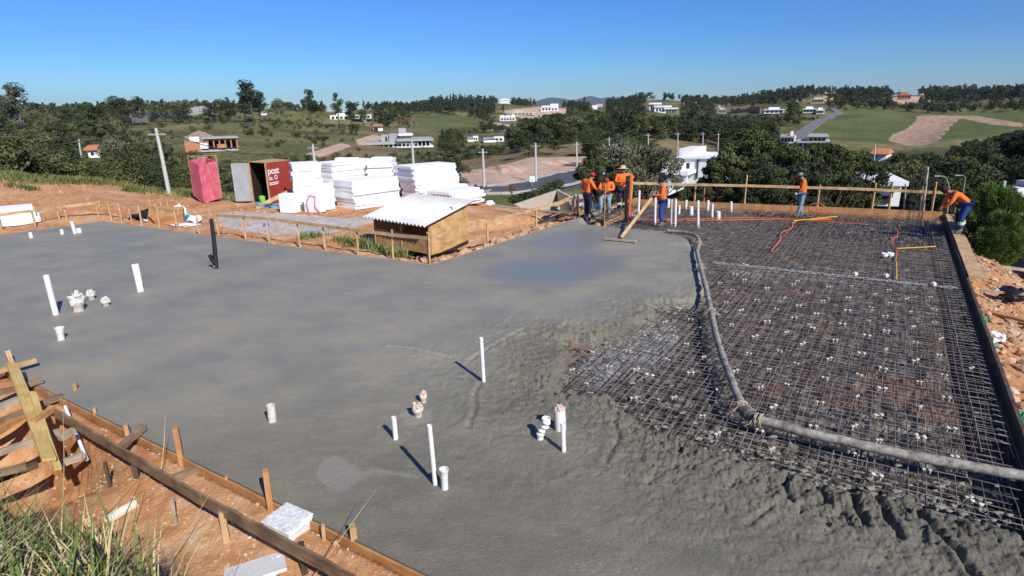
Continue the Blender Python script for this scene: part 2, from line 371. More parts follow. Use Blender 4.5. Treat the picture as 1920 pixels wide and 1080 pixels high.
def terrain_material():
    m = bpy.data.materials.new('earth and grass'); m.use_nodes = True; t = m.node_tree; N = t.nodes; L = t.links; b = N['Principled BSDF']
    b.inputs['Roughness'].default_value = .95; b.inputs['Specular IOR Level'].default_value = .15
    geo = N.new('ShaderNodeNewGeometry')
    def noise_(s, d=6, r=.6):
        n = N.new('ShaderNodeTexNoise'); n.inputs['Scale'].default_value = s; n.inputs['Detail'].default_value = d; n.inputs['Roughness'].default_value = r
        L.new(geo.outputs['Position'], n.inputs['Vector']); return n
    def ramp(src, stops):
        r = N.new('ShaderNodeValToRGB'); e = r.color_ramp.elements
        while len(e) < len(stops): e.new(.5)
        for q, (p, c) in zip(e, stops): q.position = p; q.color = (*c, 1)
        L.new(src, r.inputs[0]); return r.outputs[0]
    n1_, n2_, n3_ = noise_(.03), noise_(.6), noise_(4.0)
    def addn(a, b_, k):
        x = N.new('ShaderNodeMath'); x.operation = 'MULTIPLY_ADD'; x.inputs[1].default_value = k; L.new(b_, x.inputs[0]); L.new(a, x.inputs[2])
        y = N.new('ShaderNodeMath'); y.operation = 'MULTIPLY'; y.inputs[1].default_value = 1/(1+k); L.new(x.outputs[0], y.inputs[0]); return y.outputs[0]
    mixn = addn(n1_.outputs[0], n2_.outputs[0], 1.0); fine = addn(n2_.outputs[0], n3_.outputs[0], 1.2)
    grass = ramp(mixn, [(.36, (.045,.055,.020)), (.46, (.10,.10,.036)), (.54, (.18,.16,.062)), (.64, (.28,.225,.11))])
    field = ramp(mixn, [(.38, (.070,.090,.024)), (.50, (.105,.125,.036)), (.62, (.155,.155,.055))])
    dirt = ramp(fine, [(.34, (.37,.155,.064)), (.47, (.52,.255,.118)), (.56, (.59,.34,.18)), (.65, (.65,.47,.32))])
    pink = ramp(fine, [(.36, (.30,.17,.10)), (.47, (.50,.33,.23)), (.55, (.58,.42,.31)), (.64, (.64,.53,.43))])
    pale = ramp(fine, [(.36, (.40,.36,.31)), (.6, (.56,.52,.47))])
    scarc = ramp(fine, [(.36, (.14,.085,.055)), (.46, (.34,.215,.145)), (.55, (.48,.33,.235)), (.64, (.58,.45,.35))])
    dry = ramp(mixn, [(.38, (.12,.09,.045)), (.6, (.27,.20,.10))])
    cur = grass
    def att(nm):
        a = N.new('ShaderNodeAttribute'); a.attribute_name = nm; return a.outputs['Fac']
    for nm, c in (('dry', dry), ('field', field), ('pink', pink), ('scar', scarc), ('dirt', dirt), ('pale', pale)):
        # break the border up with noise
        a = N.new('ShaderNodeMath'); a.operation = 'MULTIPLY_ADD'; a.inputs[1].default_value = 1.3; L.new(fine, a.inputs[0]); a.inputs[2].default_value = -.65
        s = N.new('ShaderNodeMath'); s.operation = 'ADD'; L.new(att(nm), s.inputs[0]); L.new(a.outputs[0], s.inputs[1])
        mr = N.new('ShaderNodeMapRange'); mr.inputs[1].default_value = .38; mr.inputs[2].default_value = .62; L.new(s.outputs[0], mr.inputs[0])
        mx = N.new('ShaderNodeMix'); mx.data_type = 'RGBA'; L.new(mr.outputs[0], mx.inputs[0]); L.new(cur, mx.inputs[6]); L.new(c, mx.inputs[7]); cur = mx.outputs[2]
    L.new(cur, b.inputs['Base Color'])
    bn = noise_(7.0, 8, .7); bp = N.new('ShaderNodeBump'); bp.inputs['Strength'].default_value = .9; bp.inputs['Distance'].default_value = .06
    L.new(bn.outputs[0], bp.inputs['Height']); L.new(bp.outputs[0], b.inputs['Normal'])
    return m
TM = terrain_material()
X, Y, Fq = ring_grid(.6, 9000, .0105, -1.25, 1.25, R(.2))
Z = H(X, Y); r_ = np.hypot(X, Y); PX, PY = projn(X, Y, Z)
s_, _, _ = sd_slab(X, Y)
dirt = np.where((r_ < 60), soft(PX, PY, DIRT, 3), 0)
dirt = np.maximum(dirt, np.where(r_ < 19, 1, 0)); dirt = np.maximum(dirt, sstep(3.2, 1.6, s_)*(r_ < 30))
sn_ = (X-n1.x)*nN.x + (Y-n1.y)*nN.y
fld = np.where((r_ > 140) & (r_ < 900), soft(PX, PY, FIELD, 3), 0)*.98
fld = np.maximum(fld, np.where((r_ > 140) & (r_ < 900), soft(PX, PY, FLD2, 2), 0))
fld = np.maximum(fld, np.where((r_ > 100) & (r_ < 900), soft(PX, PY, LIGHT, 8), 0)*.36)
lawn = np.where((r_ > 30) & (r_ < 60) & (PX > 860) & (PX < 1090), .6, 0); lawn = np.where((r_ > 19) & (r_ < 80) & (PX > 1560), .5, lawn); fld = np.maximum(fld, lawn)
fld = np.maximum(fld, np.where((r_ > 28) & (r_ < 60) & (PX < 830), .5, 0))
scar = np.where((r_ > 100) & (r_ < 900), soft(PX, PY, SCAR, 2), 0)
pink = np.where((r_ > 52) & (r_ < 130), soft(PX, PY, LOT, 3), 0); gul = soft(PX, PY, [(1735,262),(1755,240),(1785,222),(1795,222),(1770,250),(1752,268)], 2)*.45; scar = np.clip(scar - gul, 0, 1)
for e in EARTH[:1]: scar = np.maximum(scar, np.where((r_ > 90) & (r_ < 1500), soft(PX, PY, e, 2), 0))
for e in EARTH[1:]: pink = np.maximum(pink, np.where((r_ > 90) & (r_ < 1500), soft(PX, PY, e, 2), 0))
dry = np.where((r_ > 60) & (r_ < 700), np.maximum(soft(PX, PY, DRY, 3), soft(PX, PY, DRY2, 3)), 0)*.9
dry = np.maximum(dry, np.where((r_ > 45) & (r_ < 80) & (PX > 1780), .65, 0))
pale = np.where(r_ < 40, soft(PX, PY, PATCH, 3), 0)
# the cut bank of the levelled lot and the ravine in the far scar
Z = Z + np.where((r_ > 52) & (r_ < 130), soft(PX, PY, [(930,315),(1000,296),(1100,286),(1104,300),(1040,308),(940,326)], 3)*.5, 0)
ter = np_mesh('terrain', np.stack([X, Y, Z], 1), Fq, TM, True, dict(dirt=dirt, field=fld, pink=pink, scar=scar, dry=dry, pale=pale))
tag(ter, kind='structure')

# distant hills, the blue of hazy air put into their colour
mh = mat('far hills', (.05,.065,.075), 1, .15, .002)
def hill(cx_px, r, w, h, seed):
    c = at_r(cx_px, 200, r); na, nb = 60, 14; vs = []
    d = Vector((c.x, c.y, 0)).normalized(); s = Vector((d.y, -d.x, 0))
    for j in range(nb):
        v = j/(nb-1)*2-1
        for i in range(na):
            u = i/(na-1)*2-1
            z = h*max(0, (1-u*u))**1.3*max(0, 1-v*v)*(1+.12*noise.noise(Vector((u*2+seed, v*2, 0)))+.02*noise.noise(Vector((u*9+seed, v*5, 2))))
            p = Vector((c.x, c.y, 0)) + s*u*w + d*v*w*.6; vs.append((p.x, p.y, -60 + z))
    f = [(j*na+i, j*na+i+1, (j+1)*na+i+1, (j+1)*na+i) for j in range(nb-1) for i in range(na-1)]
    m = MB(); m.add(vs, f); return tag(m.build('hills', mh, smooth=True), kind='structure')
hill(1045, 7200, 560, 172, 1); hill(1102, 7600, 430, 184, 5); hill(1148, 7400, 560, 166, 9); hill(1000, 7900, 700, 150, 13); hill(1380, 7600, 460, 160, 17)

# ================================================================== THE SLAB
OPEN = [(1095,411),(1100,419),(1170,426),(1240,431),(1268,434),(1295,445),(1308,475),(1322,510),(1322,548),(1300,562),(1250,566),(1222,566),(1230,583),(1192,606),(1167,620),(1125,634),(1110,640),(1085,632),(1053,634),(1066,660),(1063,683),(1040,715),(1046,732),
        (1097,732),(1150,727),(1160,747),(1200,780),(1233,797),(1287,812),(1313,830),(1377,837),(1395,848),(1453,858),(1495,883),(1541,904),(1611,911),(1699,932),(1752,953),(1808,967),(1875,978),(1925,998),(2000,1020),(2300,1020),(1900,500),(1790,395),(1172,372)]
OPENW = [G(*p) for p in OPEN]
FUR = [[(1488,878),(1470,905),(1478,935)],[(1530,903),(1545,930),(1550,945)],[(1594,915),(1607,955),(1622,985)],[(1640,928),(1660,965),(1690,1008)],[(1712,945),(1745,985),(1790,1030),(1830,1085)],[(1790,970),(1815,1000)],[(1395,850),(1375,865),(1350,880)],[(1135,865),(1160,820),(1150,785)],[(1208,905),(1270,870),(1310,868)],
       [(730,650),(780,655),(845,672)],[(900,720),(888,740),(892,765),(878,800)],[(985,615),(930,645),(880,675)],[(1400,980),(1440,950)]]
RID = [[(940,720),(985,715)],[(1046,700),(1000,640),(1060,600)],[(830,815),(870,790),(950,775)],[(1030,905),(1100,880),(1170,890)],[(1500,895),(1520,930),(1515,960)],[(1625,920),(1650,960)],[(1560,905),(1580,950)],[(1735,970),(1800,1060)]]
def conc_height(x, y):
    dd, _, _ = segdist(x, y, OPENW); q = np.where(inpoly(x, y, OPENW), -dd, dd)
    q2 = q + fbm(x*2.2, y*2.2, 5, 41, .7)*.16
    r = np.hypot(x, y); nearw = sstep(15, 9, r)
    z = -.22 + .22*sstep(-.16, .20, q2)
    dir_ = AU
    a = x*AU.x + y*AU.y; b = x*AV.x + y*AV.y
    wx, wy = fbm(x*2.5, y*2.5, 3, 55)*.35, fbm(x*2.5, y*2.5, 3, 57)*.35
    rid = 1 - np.abs(fbm((x+wx)*7, (y+wy)*7, 4, 51, .75))*4.0; rid2 = 1 - np.abs(fbm((x+wy)*2.6, (y+wx)*2.6, 4, 53, .6))*4.5; patch = sstep(-.35, .35, fbm(x*1.3, y*1.3, 3, 59)); lump = (np.clip(rid, -.8, 1)*.6 + np.clip(rid2, -.5, 1)*.5)*(.25 + .75*patch)
    amp = (.040*np.exp(-np.clip(q, 0, 9)/.8) + .012*np.exp(-np.clip(q, 0, 9)/2.0))*(.3+.7*nearw)*sstep(-.25, .12, q2)
    z = z + amp*lump + amp*1.5*fbm(x*13, y*13, 4, 61, .75) - amp*1.5*sstep(.08, .40, fbm(x*8 + wx*3, y*8 + wy*3, 4, 63, .8))*(.3+.7*patch)
    arc = np.abs(np.hypot(x+3.0, y-4.0)*1.7 % 1 - .5); z = z + .0022*sstep(.42, .5, arc)*sstep(-.2, .3, fbm(x*.8, y*.8, 3, 73)) + .0045*fbm(x*.5, y*.5, 3, 71) + .0015*fbm(x*9, y*9, 3, 75)*sstep(16, 6, r)
    for i, l in enumerate(FUR):
        W = [G(*p) for p in l]; k, _, _ = segdist(x, y, W, False); k = k + fbm(x*8, y*8, 4, 81+i, .7)*.035
        z = z - (.075 if i < 6 else .025)*np.exp(-(k/.032)**2) + (.03 if i < 6 else .012)*np.exp(-((k-.08)/.04)**2)
    for i, l in enumerate(RID):
        W = [G(*p) for p in l]; k, _, _ = segdist(x, y, W, False); k = k + fbm(x*5, y*5, 3, 97+i)*.06
        z = z + .014*np.exp(-(k/.06)**2)*(1 + fbm(x*9, y*9, 3, 131))
    return z, q, amp
X, Y, Fq = ring_grid(3.2, 42, .0042, -1.15, .80, R(.14))
s_, bx, by = sd_slab(X, Y)
keep = (s_[Fq] < 0).any(1); Fq = Fq[keep]
X = np.where(s_ > 0, bx, X); Y = np.where(s_ > 0, by, Y)
Z, q, amp = conc_height(X, Y)
keep = (Z[Fq] > -.215).any(1); Fq = Fq[keep]
PX, PY = projn(X, Y, np.zeros_like(X))
SPOT = [(590,890),(605,862),(628,853),(650,862),(680,882),(695,875),(760,885),(790,890),(792,900),(700,888),(672,905),(650,922),(618,925)]
spot = soft(PX, PY, SPOT, 7)
sp2 = soft(PX, PY, [(745,770),(800,765),(815,785),(790,800),(755,797)], 3)*.7; spot = np.maximum(spot, sp2)
wet = sstep(3.0, .4, amp*100)*sstep(5.5, 12, np.hypot(X, Y)); wet = np.maximum(wet, .0)
pool = soft(PX, PY, [(905,510),(960,490),(1080,478),(1160,482),(1180,500),(1120,520),(1060,535),(960,530)], 14)
pool = np.maximum(pool, soft(PX, PY, [(1000,445),(1130,425),(1180,440),(1090,470),(1010,465)], 10)*.8)
def conc_material():
    m = bpy.data.materials.new('fresh concrete'); m.use_nodes = True; t = m.node_tree; N = t.nodes; L = t.links; b = N['Principled BSDF']
    geo = N.new('ShaderNodeNewGeometry')
    def noise_(s, d=6, r=.6, sc=None):
        n = N.new('ShaderNodeTexNoise'); n.inputs['Scale'].default_value = s; n.inputs['Detail'].default_value = d; n.inputs['Roughness'].default_value = r
        if sc:
            mp = N.new('ShaderNodeMapping'); mp.inputs['Rotation'].default_value = (0, 0, R(32)); mp.inputs['Scale'].default_value = sc
            L.new(geo.outputs['Position'], mp.inputs[0]); L.new(mp.outputs[0], n.inputs['Vector'])
        else: L.new(geo.outputs['Position'], n.inputs['Vector'])
        return n.outputs[0]
    def att(nm):
        a = N.new('ShaderNodeAttribute'); a.attribute_name = nm; return a.outputs['Fac']
    def ramp(src, stops):
        r = N.new('ShaderNodeValToRGB'); e = r.color_ramp.elements
        while len(e) < len(stops): e.new(.5)
        for q_, (p, c) in zip(e, stops): q_.position = p; q_.color = (*c, 1)
        L.new(src, r.inputs[0]); return r.outputs[0]
    def mix(f, a, c):
        mx = N.new('ShaderNodeMix'); mx.data_type = 'RGBA'; L.new(f, mx.inputs[0]); L.new(a, mx.inputs[6])
        if isinstance(c, tuple): mx.inputs[7].default_value = (*c, 1)
        else: L.new(c, mx.inputs[7])
        return mx.outputs[2]
    big = noise_(.7, 9, .66, (1, 1.25, 1)); fine = noise_(38, 6, .8); streak = noise_(3.0, 8, .75, (.8, 2.4, 1))
    c = ramp(big, [(.36, (.236,.221,.176)), (.5, (.278,.258,.202)), (.64, (.330,.300,.228))])
    s = ramp(streak, [(.35, (.88,.88,.88)), (.65, (1.11,1.10,1.07))])
    mu = N.new('ShaderNodeMix'); mu.data_type = 'RGBA'; mu.blend_type = 'MULTIPLY'; mu.inputs[0].default_value = 1; L.new(c, mu.inputs[6]); L.new(s, mu.inputs[7])
    g = ramp(fine, [(.3, (.80,.80,.80)), (.7, (1.2,1.2,1.2))])
    m2 = N.new('ShaderNodeMix'); m2.data_type = 'RGBA'; m2.blend_type = 'MULTIPLY'; m2.inputs[0].default_value = 1; L.new(mu.outputs[2], m2.inputs[6]); L.new(g, m2.inputs[7])
    cc = mix(att('wet'), m2.outputs[2], mix(att('pool'), ramp(big, [(.36, (.222,.214,.180)), (.5, (.262,.248,.200)), (.64, (.310,.282,.212))]), (.205,.202,.180)))
    sm = N.new('ShaderNodeMath'); sm.operation = 'MULTIPLY_ADD'; sm.inputs[1].default_value = 2.4; L.new(noise_(6, 8, .75), sm.inputs[0]); sm.inputs[2].default_value = -1.2
    sa = N.new('ShaderNodeMath'); sa.operation = 'ADD'; L.new(sm.outputs[0], sa.inputs[0]); L.new(att('spot'), sa.inputs[1]); sr = N.new('ShaderNodeMapRange'); sr.inputs[1].default_value = .35; sr.inputs[2].default_value = .95; sr.inputs[4].default_value = .75; L.new(sa.outputs[0], sr.inputs[0])
    cc = mix(sr.outputs[0], cc, ramp(fine, [(.3, (.33,.31,.26)), (.7, (.42,.39,.33))]))
    L.new(cc, b.inputs['Base Color'])
    rr = N.new('ShaderNodeMapRange'); rr.inputs[3].default_value = .75; rr.inputs[4].default_value = .56; L.new(att('wet'), rr.inputs[0])
    r2 = N.new('ShaderNodeMath'); r2.operation = 'MULTIPLY_ADD'; r2.inputs[1].default_value = -.28; L.new(att('pool'), r2.inputs[0]); L.new(rr.outputs[0], r2.inputs[2])
    r3 = N.new('ShaderNodeMath'); r3.operation = 'MULTIPLY_ADD'; r3.inputs[1].default_value = .35; L.new(big, r3.inputs[0]); 
    r4 = N.new('ShaderNodeMath'); r4.operation = 'ADD'; r4.inputs[1].default_value = -.17; L.new(r2.outputs[0], r4.inputs[0]); L.new(r4.outputs[0], r3.inputs[2])
    L.new(r3.outputs[0], b.inputs['Roughness']); b.inputs['Specular IOR Level'].default_value = .26
    bp = N.new('ShaderNodeBump'); bp.inputs['Distance'].default_value = .035
    bs = N.new('ShaderNodeMapRange'); bs.inputs[3].default_value = 1.0; bs.inputs[4].default_value = .10; L.new(att('wet'), bs.inputs[0]); L.new(bs.outputs[0], bp.inputs['Strength'])
    L.new(fine, bp.inputs['Height'])
    b2 = N.new('ShaderNodeBump'); b2.inputs['Distance'].default_value = .05; L.new(att('rough'), b2.inputs['Strength']); L.new(noise_(11, 8, .78), b2.inputs['Height']); L.new(bp.outputs[0], b2.inputs['Normal'])
    b3 = N.new('ShaderNodeBump'); b3.inputs['Distance'].default_value = .012; b3.inputs['Strength'].default_value = .10; L.new(noise_(5, 6, .6, (.5, 6, 1)), b3.inputs['Height']); L.new(b2.outputs[0], b3.inputs['Normal']); L.new(b3.outputs[0], b.inputs['Normal'])
    return m
CM = conc_material()
slab = np_mesh('concrete_slab', np.stack([X, Y, Z], 1), Fq, CM, True, dict(wet=wet, pool=pool, spot=spot, rough=np.clip(amp*28, 0, 1)))
tag(slab, 'wet grey concrete slab, smooth on the left and lumpy where it meets the bare rebar', 'slab')
# sides of the pour, a skirt under the slab's rim
sk = MB()
for p, q_ in ((pW, pS), (pK, pJ), (pJ, pI), (pI, pA), (pA, pW)):
    d = (q_-p).normalized(); nrm = Vector((d.y, -d.x, 0))*(-.002)
    sk.add([(p.x+nrm.x, p.y+nrm.y, -.6), (q_.x+nrm.x, q_.y+nrm.y, -.6), (q_.x+nrm.x, q_.y+nrm.y, .0), (p.x+nrm.x, p.y+nrm.y, .0)], [(0,1,2,3)])
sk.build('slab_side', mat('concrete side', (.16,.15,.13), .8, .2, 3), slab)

# black polythene under the steel
def uvw(a, b): return pB - AU*a - AV*b           # a metres from the back-right corner towards the camera, b metres to the left
na, nb = 620, 420; LA, LB = 20.5, 10.5
A_, B_ = np.meshgrid(np.linspace(-.3, LA, na), np.linspace(0.0, LB, nb), indexing='ij')
A_ = A_.ravel(); B_ = B_.ravel(); X = pB.x - AU.x*A_ - AV.x*B_; Y = pB.y - AU.y*A_ - AV.y*B_
wr = 1 - np.abs(fbm(A_*.7 + fbm(A_*.6, B_*.6, 2, 4)*1.5, B_*2.6 + fbm(A_*.8, B_*.8, 2, 6)*2.2, 4, 101, .55))*2.4
wr2 = 1 - np.abs(fbm(A_*1.6 + fbm(A_*1.5, B_*1.5, 2, 8)*1.2, B_*6 + fbm(A_*2, B_*2, 2, 9)*2, 3, 111, .6))*3
Z = -.215 + .050*np.clip(wr, -.8, 1) + .022*np.clip(wr2, -.8, 1) + .02*fbm(A_*7, B_*7, 3, 103)
tr = sstep(.62, .45, B_); Z = Z - .26*tr
s_, bx, by = sd_slab(X, Y); Z = np.maximum(Z, -.62)
X = np.where(s_ > 0, bx, X); Y = np.where(s_ > 0, by, Y)
idx = np.arange(na*nb).reshape(na, nb); Fs = np.stack([idx[:-1,:-1], idx[1:,:-1], idx[1:,1:], idx[:-1,1:]], -1).reshape(-1, 4)
Fs = Fs[(s_[Fs] < 0).any(1)]
def sheet_material():
    m = bpy.data.materials.new('dusty polythene'); m.use_nodes = True; t = m.node_tree; N = t.nodes; L = t.links; b = N['Principled BSDF']
    geo = N.new('ShaderNodeNewGeometry')
    def noise_(s, d, r):
        n = N.new('ShaderNodeTexNoise'); n.inputs['Scale'].default_value = s; n.inputs['Detail'].default_value = d; n.inputs['Roughness'].default_value = r
        L.new(geo.outputs['Position'], n.inputs['Vector']); return n.outputs[0]
    def ramp(src, stops):
        r = N.new('ShaderNodeValToRGB'); e = r.color_ramp.elements
        while len(e) < len(stops): e.new(.5)
        for q_, (p, c) in zip(e, stops): q_.position = p; q_.color = (*c, 1)
        L.new(src, r.inputs[0]); return r.outputs[0]
    base = ramp(noise_(5, 9, .78), [(.39, (.010,.010,.012)), (.47, (.068,.058,.050)), (.54, (.175,.155,.132)), (.65, (.38,.345,.30))])  # dust tones, with the light and dark of wrinkles painted in as well
    mud = ramp(noise_(8, 6, .7), [(.4, (.13,.06,.025)), (.6, (.42,.21,.10))])
    f = ramp(noise_(.55, 8, .72), [(.535, (0,0,0)), (.62, (.75,.75,.75))])
    mx = N.new('ShaderNodeMix'); mx.data_type = 'RGBA'; L.new(f, mx.inputs[0]); L.new(base, mx.inputs[6]); L.new(mud, mx.inputs[7])
    a = N.new('ShaderNodeAttribute'); a.attribute_name = 'splash'
    pl = ramp(noise_(14, 6, .8), [(.42, (.06,.06,.06)), (.54, (.48,.47,.45))])
    mz = N.new('ShaderNodeMix'); mz.data_type = 'RGBA'; L.new(a.outputs['Fac'], mz.inputs[0]); L.new(mx.outputs[2], mz.inputs[6]); L.new(pl, mz.inputs[7])
    L.new(mz.outputs[2], b.inputs['Base Color'])
    b.inputs['Roughness'].default_value = .5; b.inputs['Specular IOR Level'].default_value = .4
    bp = N.new('ShaderNodeBump'); bp.inputs['Strength'].default_value = .8; bp.inputs['Distance'].default_value = .03
    L.new(noise_(9, 6, .7), bp.inputs['Height']); L.new(bp.outputs[0], b.inputs['Normal']); return m
PX, PY = projn(X, Y, Z)
spl = np.maximum(soft(PX, PY, [(1130,640),(1200,605),(1270,600),(1280,640),(1235,690),(1180,700),(1130,720),(1080,700)], 18)*.9, soft(PX, PY, [(1335,492),(1500,505),(1790,535),(1800,550),(1600,535),(1400,520)], 6)*.6)
sh = np_mesh('plastic_sheet', np.stack([X, Y, Z], 1), Fs, sheet_material(), True, dict(splash=spl))
tag(sh, 'wrinkled black plastic sheet with dust and orange mud spread under the steel mesh', 'plastic sheet')

# ------------------------------------------------------------------ reinforcement
ms = mat('rusty steel', (.075,.055,.045), .7, .3, 4, c2=(.27,.23,.20))
md = mat('dark steel', (.030,.027,.026), .6, .3, 6, c2=(.07,.06,.055))
mdust = mat('dusty steel', (.20,.18,.16), .8, .3, 9, c2=(.34,.31,.28))
OGx, OGy = np.meshgrid(np.arange(-6, 22, .06), np.arange(2, 30, .06)); OD, _, _ = segdist(OGx, OGy, OPENW); OD = np.where(inpoly(OGx, OGy, OPENW), -OD, OD)
def in_open(p, grow=.25):
    i, j = int(round((p.y-2)/.06)), int(round((p.x+6)/.06))
    return 0 <= i < OD.shape[0] and 0 <= j < OD.shape[1] and OD[i, j] < grow
def in_open_slow(p, grow=.25):
    x, y = np.array([p.x]), np.array([p.y]); d, _, _ = segdist(x, y, OPENW)
    return bool(inpoly(x, y, OPENW)[0] or d[0] < grow)
def mesh_bars(mb, a0, a1, b0, b1, step, along, z, r, wob=.012, skip=0):
    n = int(((b1-b0) if along else (a1-a0))/step) + 1
    for i in range(n):
        if random.random() < skip: continue
        k = (b0 if along else a0) + i*step + random.uniform(-.25, .25)*step; lo, hi = (a0, a1) if along else (b0, b1)
        lo += random.uniform(0, .2); hi -= random.uniform(0, .2)
        m = max(2, int((hi-lo)/.4)); run = []; w1, w2 = random.uniform(-.02, .02), random.uniform(0, 9)
        for j in range(m+1):
            t = lo + (hi-lo)*j/m; kk = k + wob*math.sin(t*1.1+w2) + random.uniform(-wob, wob)*.4
            p = uvw(t, kk) if along else uvw(kk, t); zz = z + random.uniform(-.006, .006)
            if in_open(p): run.append((p.x, p.y, zz))
            else:
                if len(run) > 1: mb.tube(run, r, 4, False)
                run = []
        if len(run) > 1: mb.tube(run, r, 4, False)
mA = MB(); mesh_bars(mA, 5.8, 20, .10, 10, .125, True, -.075, .0058, .018); mesh_bars(mA, 5.8, 20, .10, 10, .14, False, -.067, .0052, .016)
tag(mA.build('rebar_mesh', ms), 'open square steel rebar mesh under the pump hose, near side of the crusted beam', 'rebar mesh')
mA = MB(); mesh_bars(mA, 5.6, 20, .1, 10, .16, True, -.135, .0065, .045); mesh_bars(mA, 5.6, 20, .1, 10, .22, False, -.128, .0055, .03)
tag(mA.build('rebar_mesh', md), 'lower darker layer of steel rebar lying close to the black sheet', 'rebar mesh')
msd = mat('oily steel', (.035,.028,.024), .65, .3, 4, c2=(.20,.165,.135))  # darker steel tones for the far bars
mA = MB(); mesh_bars(mA, .15, 6.0, .12, 15, .10, True, -.05, .0075, .02, .1); mesh_bars(mA, .2, 5.9, .12, 15, .45, False, -.062, .005, .02)
tag(mA.build('rebar_mesh', msd), 'dense parallel steel bars filling the far end of the slab below the back form board', 'rebar mesh')
mA = MB(); mesh_bars(mA, .15, 6.2, .12, 15, .12, True, -.11, .008, .02)
tag(mA.build('rebar_mesh', md), 'dark under layer of thick bars at the far end of the slab', 'rebar mesh')
# stirrup cage in the edge beam on the right
cg = MB()
for b in (.12, .42):
    for z in (-.05, -.36): cg.tube([uvw(a/2, b + random.uniform(-.012, .012)) + Vector((0,0,z)) for a in range(1, 38)], .006, 4, False)
for i in range(92):
    a = .4 + i*.195 + random.uniform(-.03, .03); k = random.uniform(-.07, .07)
    cg.tube([uvw(a, .10)+Vector((0,0,-.04)), uvw(a+k, .44)+Vector((0,0,-.04)), uvw(a+k, .44)+Vector((0,0,-.37)), uvw(a, .10)+Vector((0,0,-.37)), uvw(a, .10)+Vector((0,0,-.04)), uvw(a+.05, .22)+Vector((0,0,.0))], .0042, 4, False)
tag(cg.build('rebar_cage', mdust), 'long beam cage of steel stirrups in the trench along the right form board', 'rebar cage')
# drops and smears of concrete thrown over the steel beside the pour
spm = MB(); k_ = 0
while k_ < 520:
    px_, py_ = random.uniform(1040, 1900), random.uniform(560, 1000); p = G(px_, py_, -.06); i_, j_ = int(round((p.y-2)/.06)), int(round((p.x+6)/.06))
    if not (0 <= i_ < OD.shape[0] and 0 <= j_ < OD.shape[1]): continue
    dq = OD[i_, j_]
    if dq > 0 or random.random() > math.exp(dq/.35): continue
    s_ = random.uniform(.008, .035); spm.blob((p.x, p.y, random.uniform(-.16, -.05)), (s_*random.uniform(.8,2), s_, s_*.5), k_, .4, 1, 2); k_ += 1
tag(spm.build('concrete_splatter', mat('splashed concrete', (.25,.235,.19), .85, .2, 9)), kind='stuff')
# crusted rib beam across the bars
cb = MB(); e0, e1 = G(1338,493,-.05), G(1795,541,-.05); dd = (e1-e0); Ln = dd.length; dd.normalize(); sd_ = Vector((-dd.y, dd.x, 0))
for k in (-.05, .05): cb.tube([e0 + dd*Ln*i/30 + sd_*(k+random.uniform(-.01,.01)) for i in range(31)], .011, 5)
for i in range(130):
    p = e0 + dd*Ln*(i/130) + sd_*random.uniform(-.08,.08); cb.blob((p.x, p.y, -.04+random.uniform(0,.02)), (random.uniform(.02,.05), random.uniform(.015,.035), .014), i, .3, 1)
tag(cb.build('rib_beam', mat('crusted concrete', (.30,.28,.25), .9, .25, 8)), 'thin rebar rib crusted with splashed concrete running across the mesh', 'rebar')
# starter bars of the column near the back right corner
cc = G(1712,428,-.05); st = MB()
for i in range(9):
    a = i/9*2*PI; p = cc + Vector((math.cos(a)*.22, math.sin(a)*.16, 0)); h = hgt(cc, 318) * random.uniform(.8, 1.02)
    st.tube([p + Vector((0,0,-.1)), p + Vector((random.uniform(-.02,.02), 0, h*.5)), p + Vector((random.uniform(-.08,.12), random.uniform(-.05,.05), h))], .008, 5)
for k in range(6):
    z = .05 + k*.17; st.tube([cc + Vector((math.cos(a)*.23, math.sin(a)*.17, z)) for a in [j/8*2*PI for j in range(9)]], .005, 4)
tag(st.build('column_starter_bars', md), 'tall upright dark steel starter bars tied with hoops near the back right corner', 'rebar')

# ------------------------------------------------------------------ spacers
SP = [(443,157),(390,208),(440,238),(378,292),(455,205),(310,255),(560,283),(343,358),(505,345),(653,332),(775,307),(700,262),(720,243),(885,275),(1005,272),(1130,315),(1205,292),(990,333),(855,350),(1212,360),(1300,338),(423,400),(92,390),(155,448),(20,460),(212,490),(372,475),(290,420),(610,393),(727,375),(820,418),(985,400),(1110,383),(1185,430),(1320,407),(1445,395),(1425,330),(73,537),(132,578),(560,458),(702,437),(958,472),(1097,455),(1333,487),(1445,463),(1190,507),(800,493),(663,516),(495,537),(34,660),(225,647),(464,628),(626,615),(748,577),(920,556),(1088,533),(1345,568),(1480,550),(1190,605),(1060,628),(890,655),(715,680),(570,712),(393,720),(155,730),(1345,665),(1470,637),(1173,707),(1047,740),(866,758),(665,792),(525,808),(310,820),(68,860),(1365,778),(1498,742),(1642,705),(1168,812),(1038,855),(840,887),(593,910),(218,957),(1372,910),(1508,862),(1150,955),(1022,1012),(298,1052),(520,1035),(1535,1025),(1370,1065)]
SP = V2(SP, 1240, 440, 2.8235) + V2([(705,355),(560,420),(695,543),(960,515),(1108,443),(930,345),(1185,660),(1225,690),(135,403),(355,280)], 1400, 700, 2.842) + [(1073,693),(1142,687),(1100,719),(1193,692),(1188,746),(1218,703),(1111,660),(1178,657)]
SP += [(1110,414),(1118,409),(1148,405),(1160,412),(1173,410),(1188,404),(1160,399),(1146,393),(1200,411),(1147,412),(1255,411),(1263,419),(1234,424)]
mw = mat('white plastic spacer', (.66,.61,.50), .6, .12, 20)
sp0 = None; spacer_mesh = []
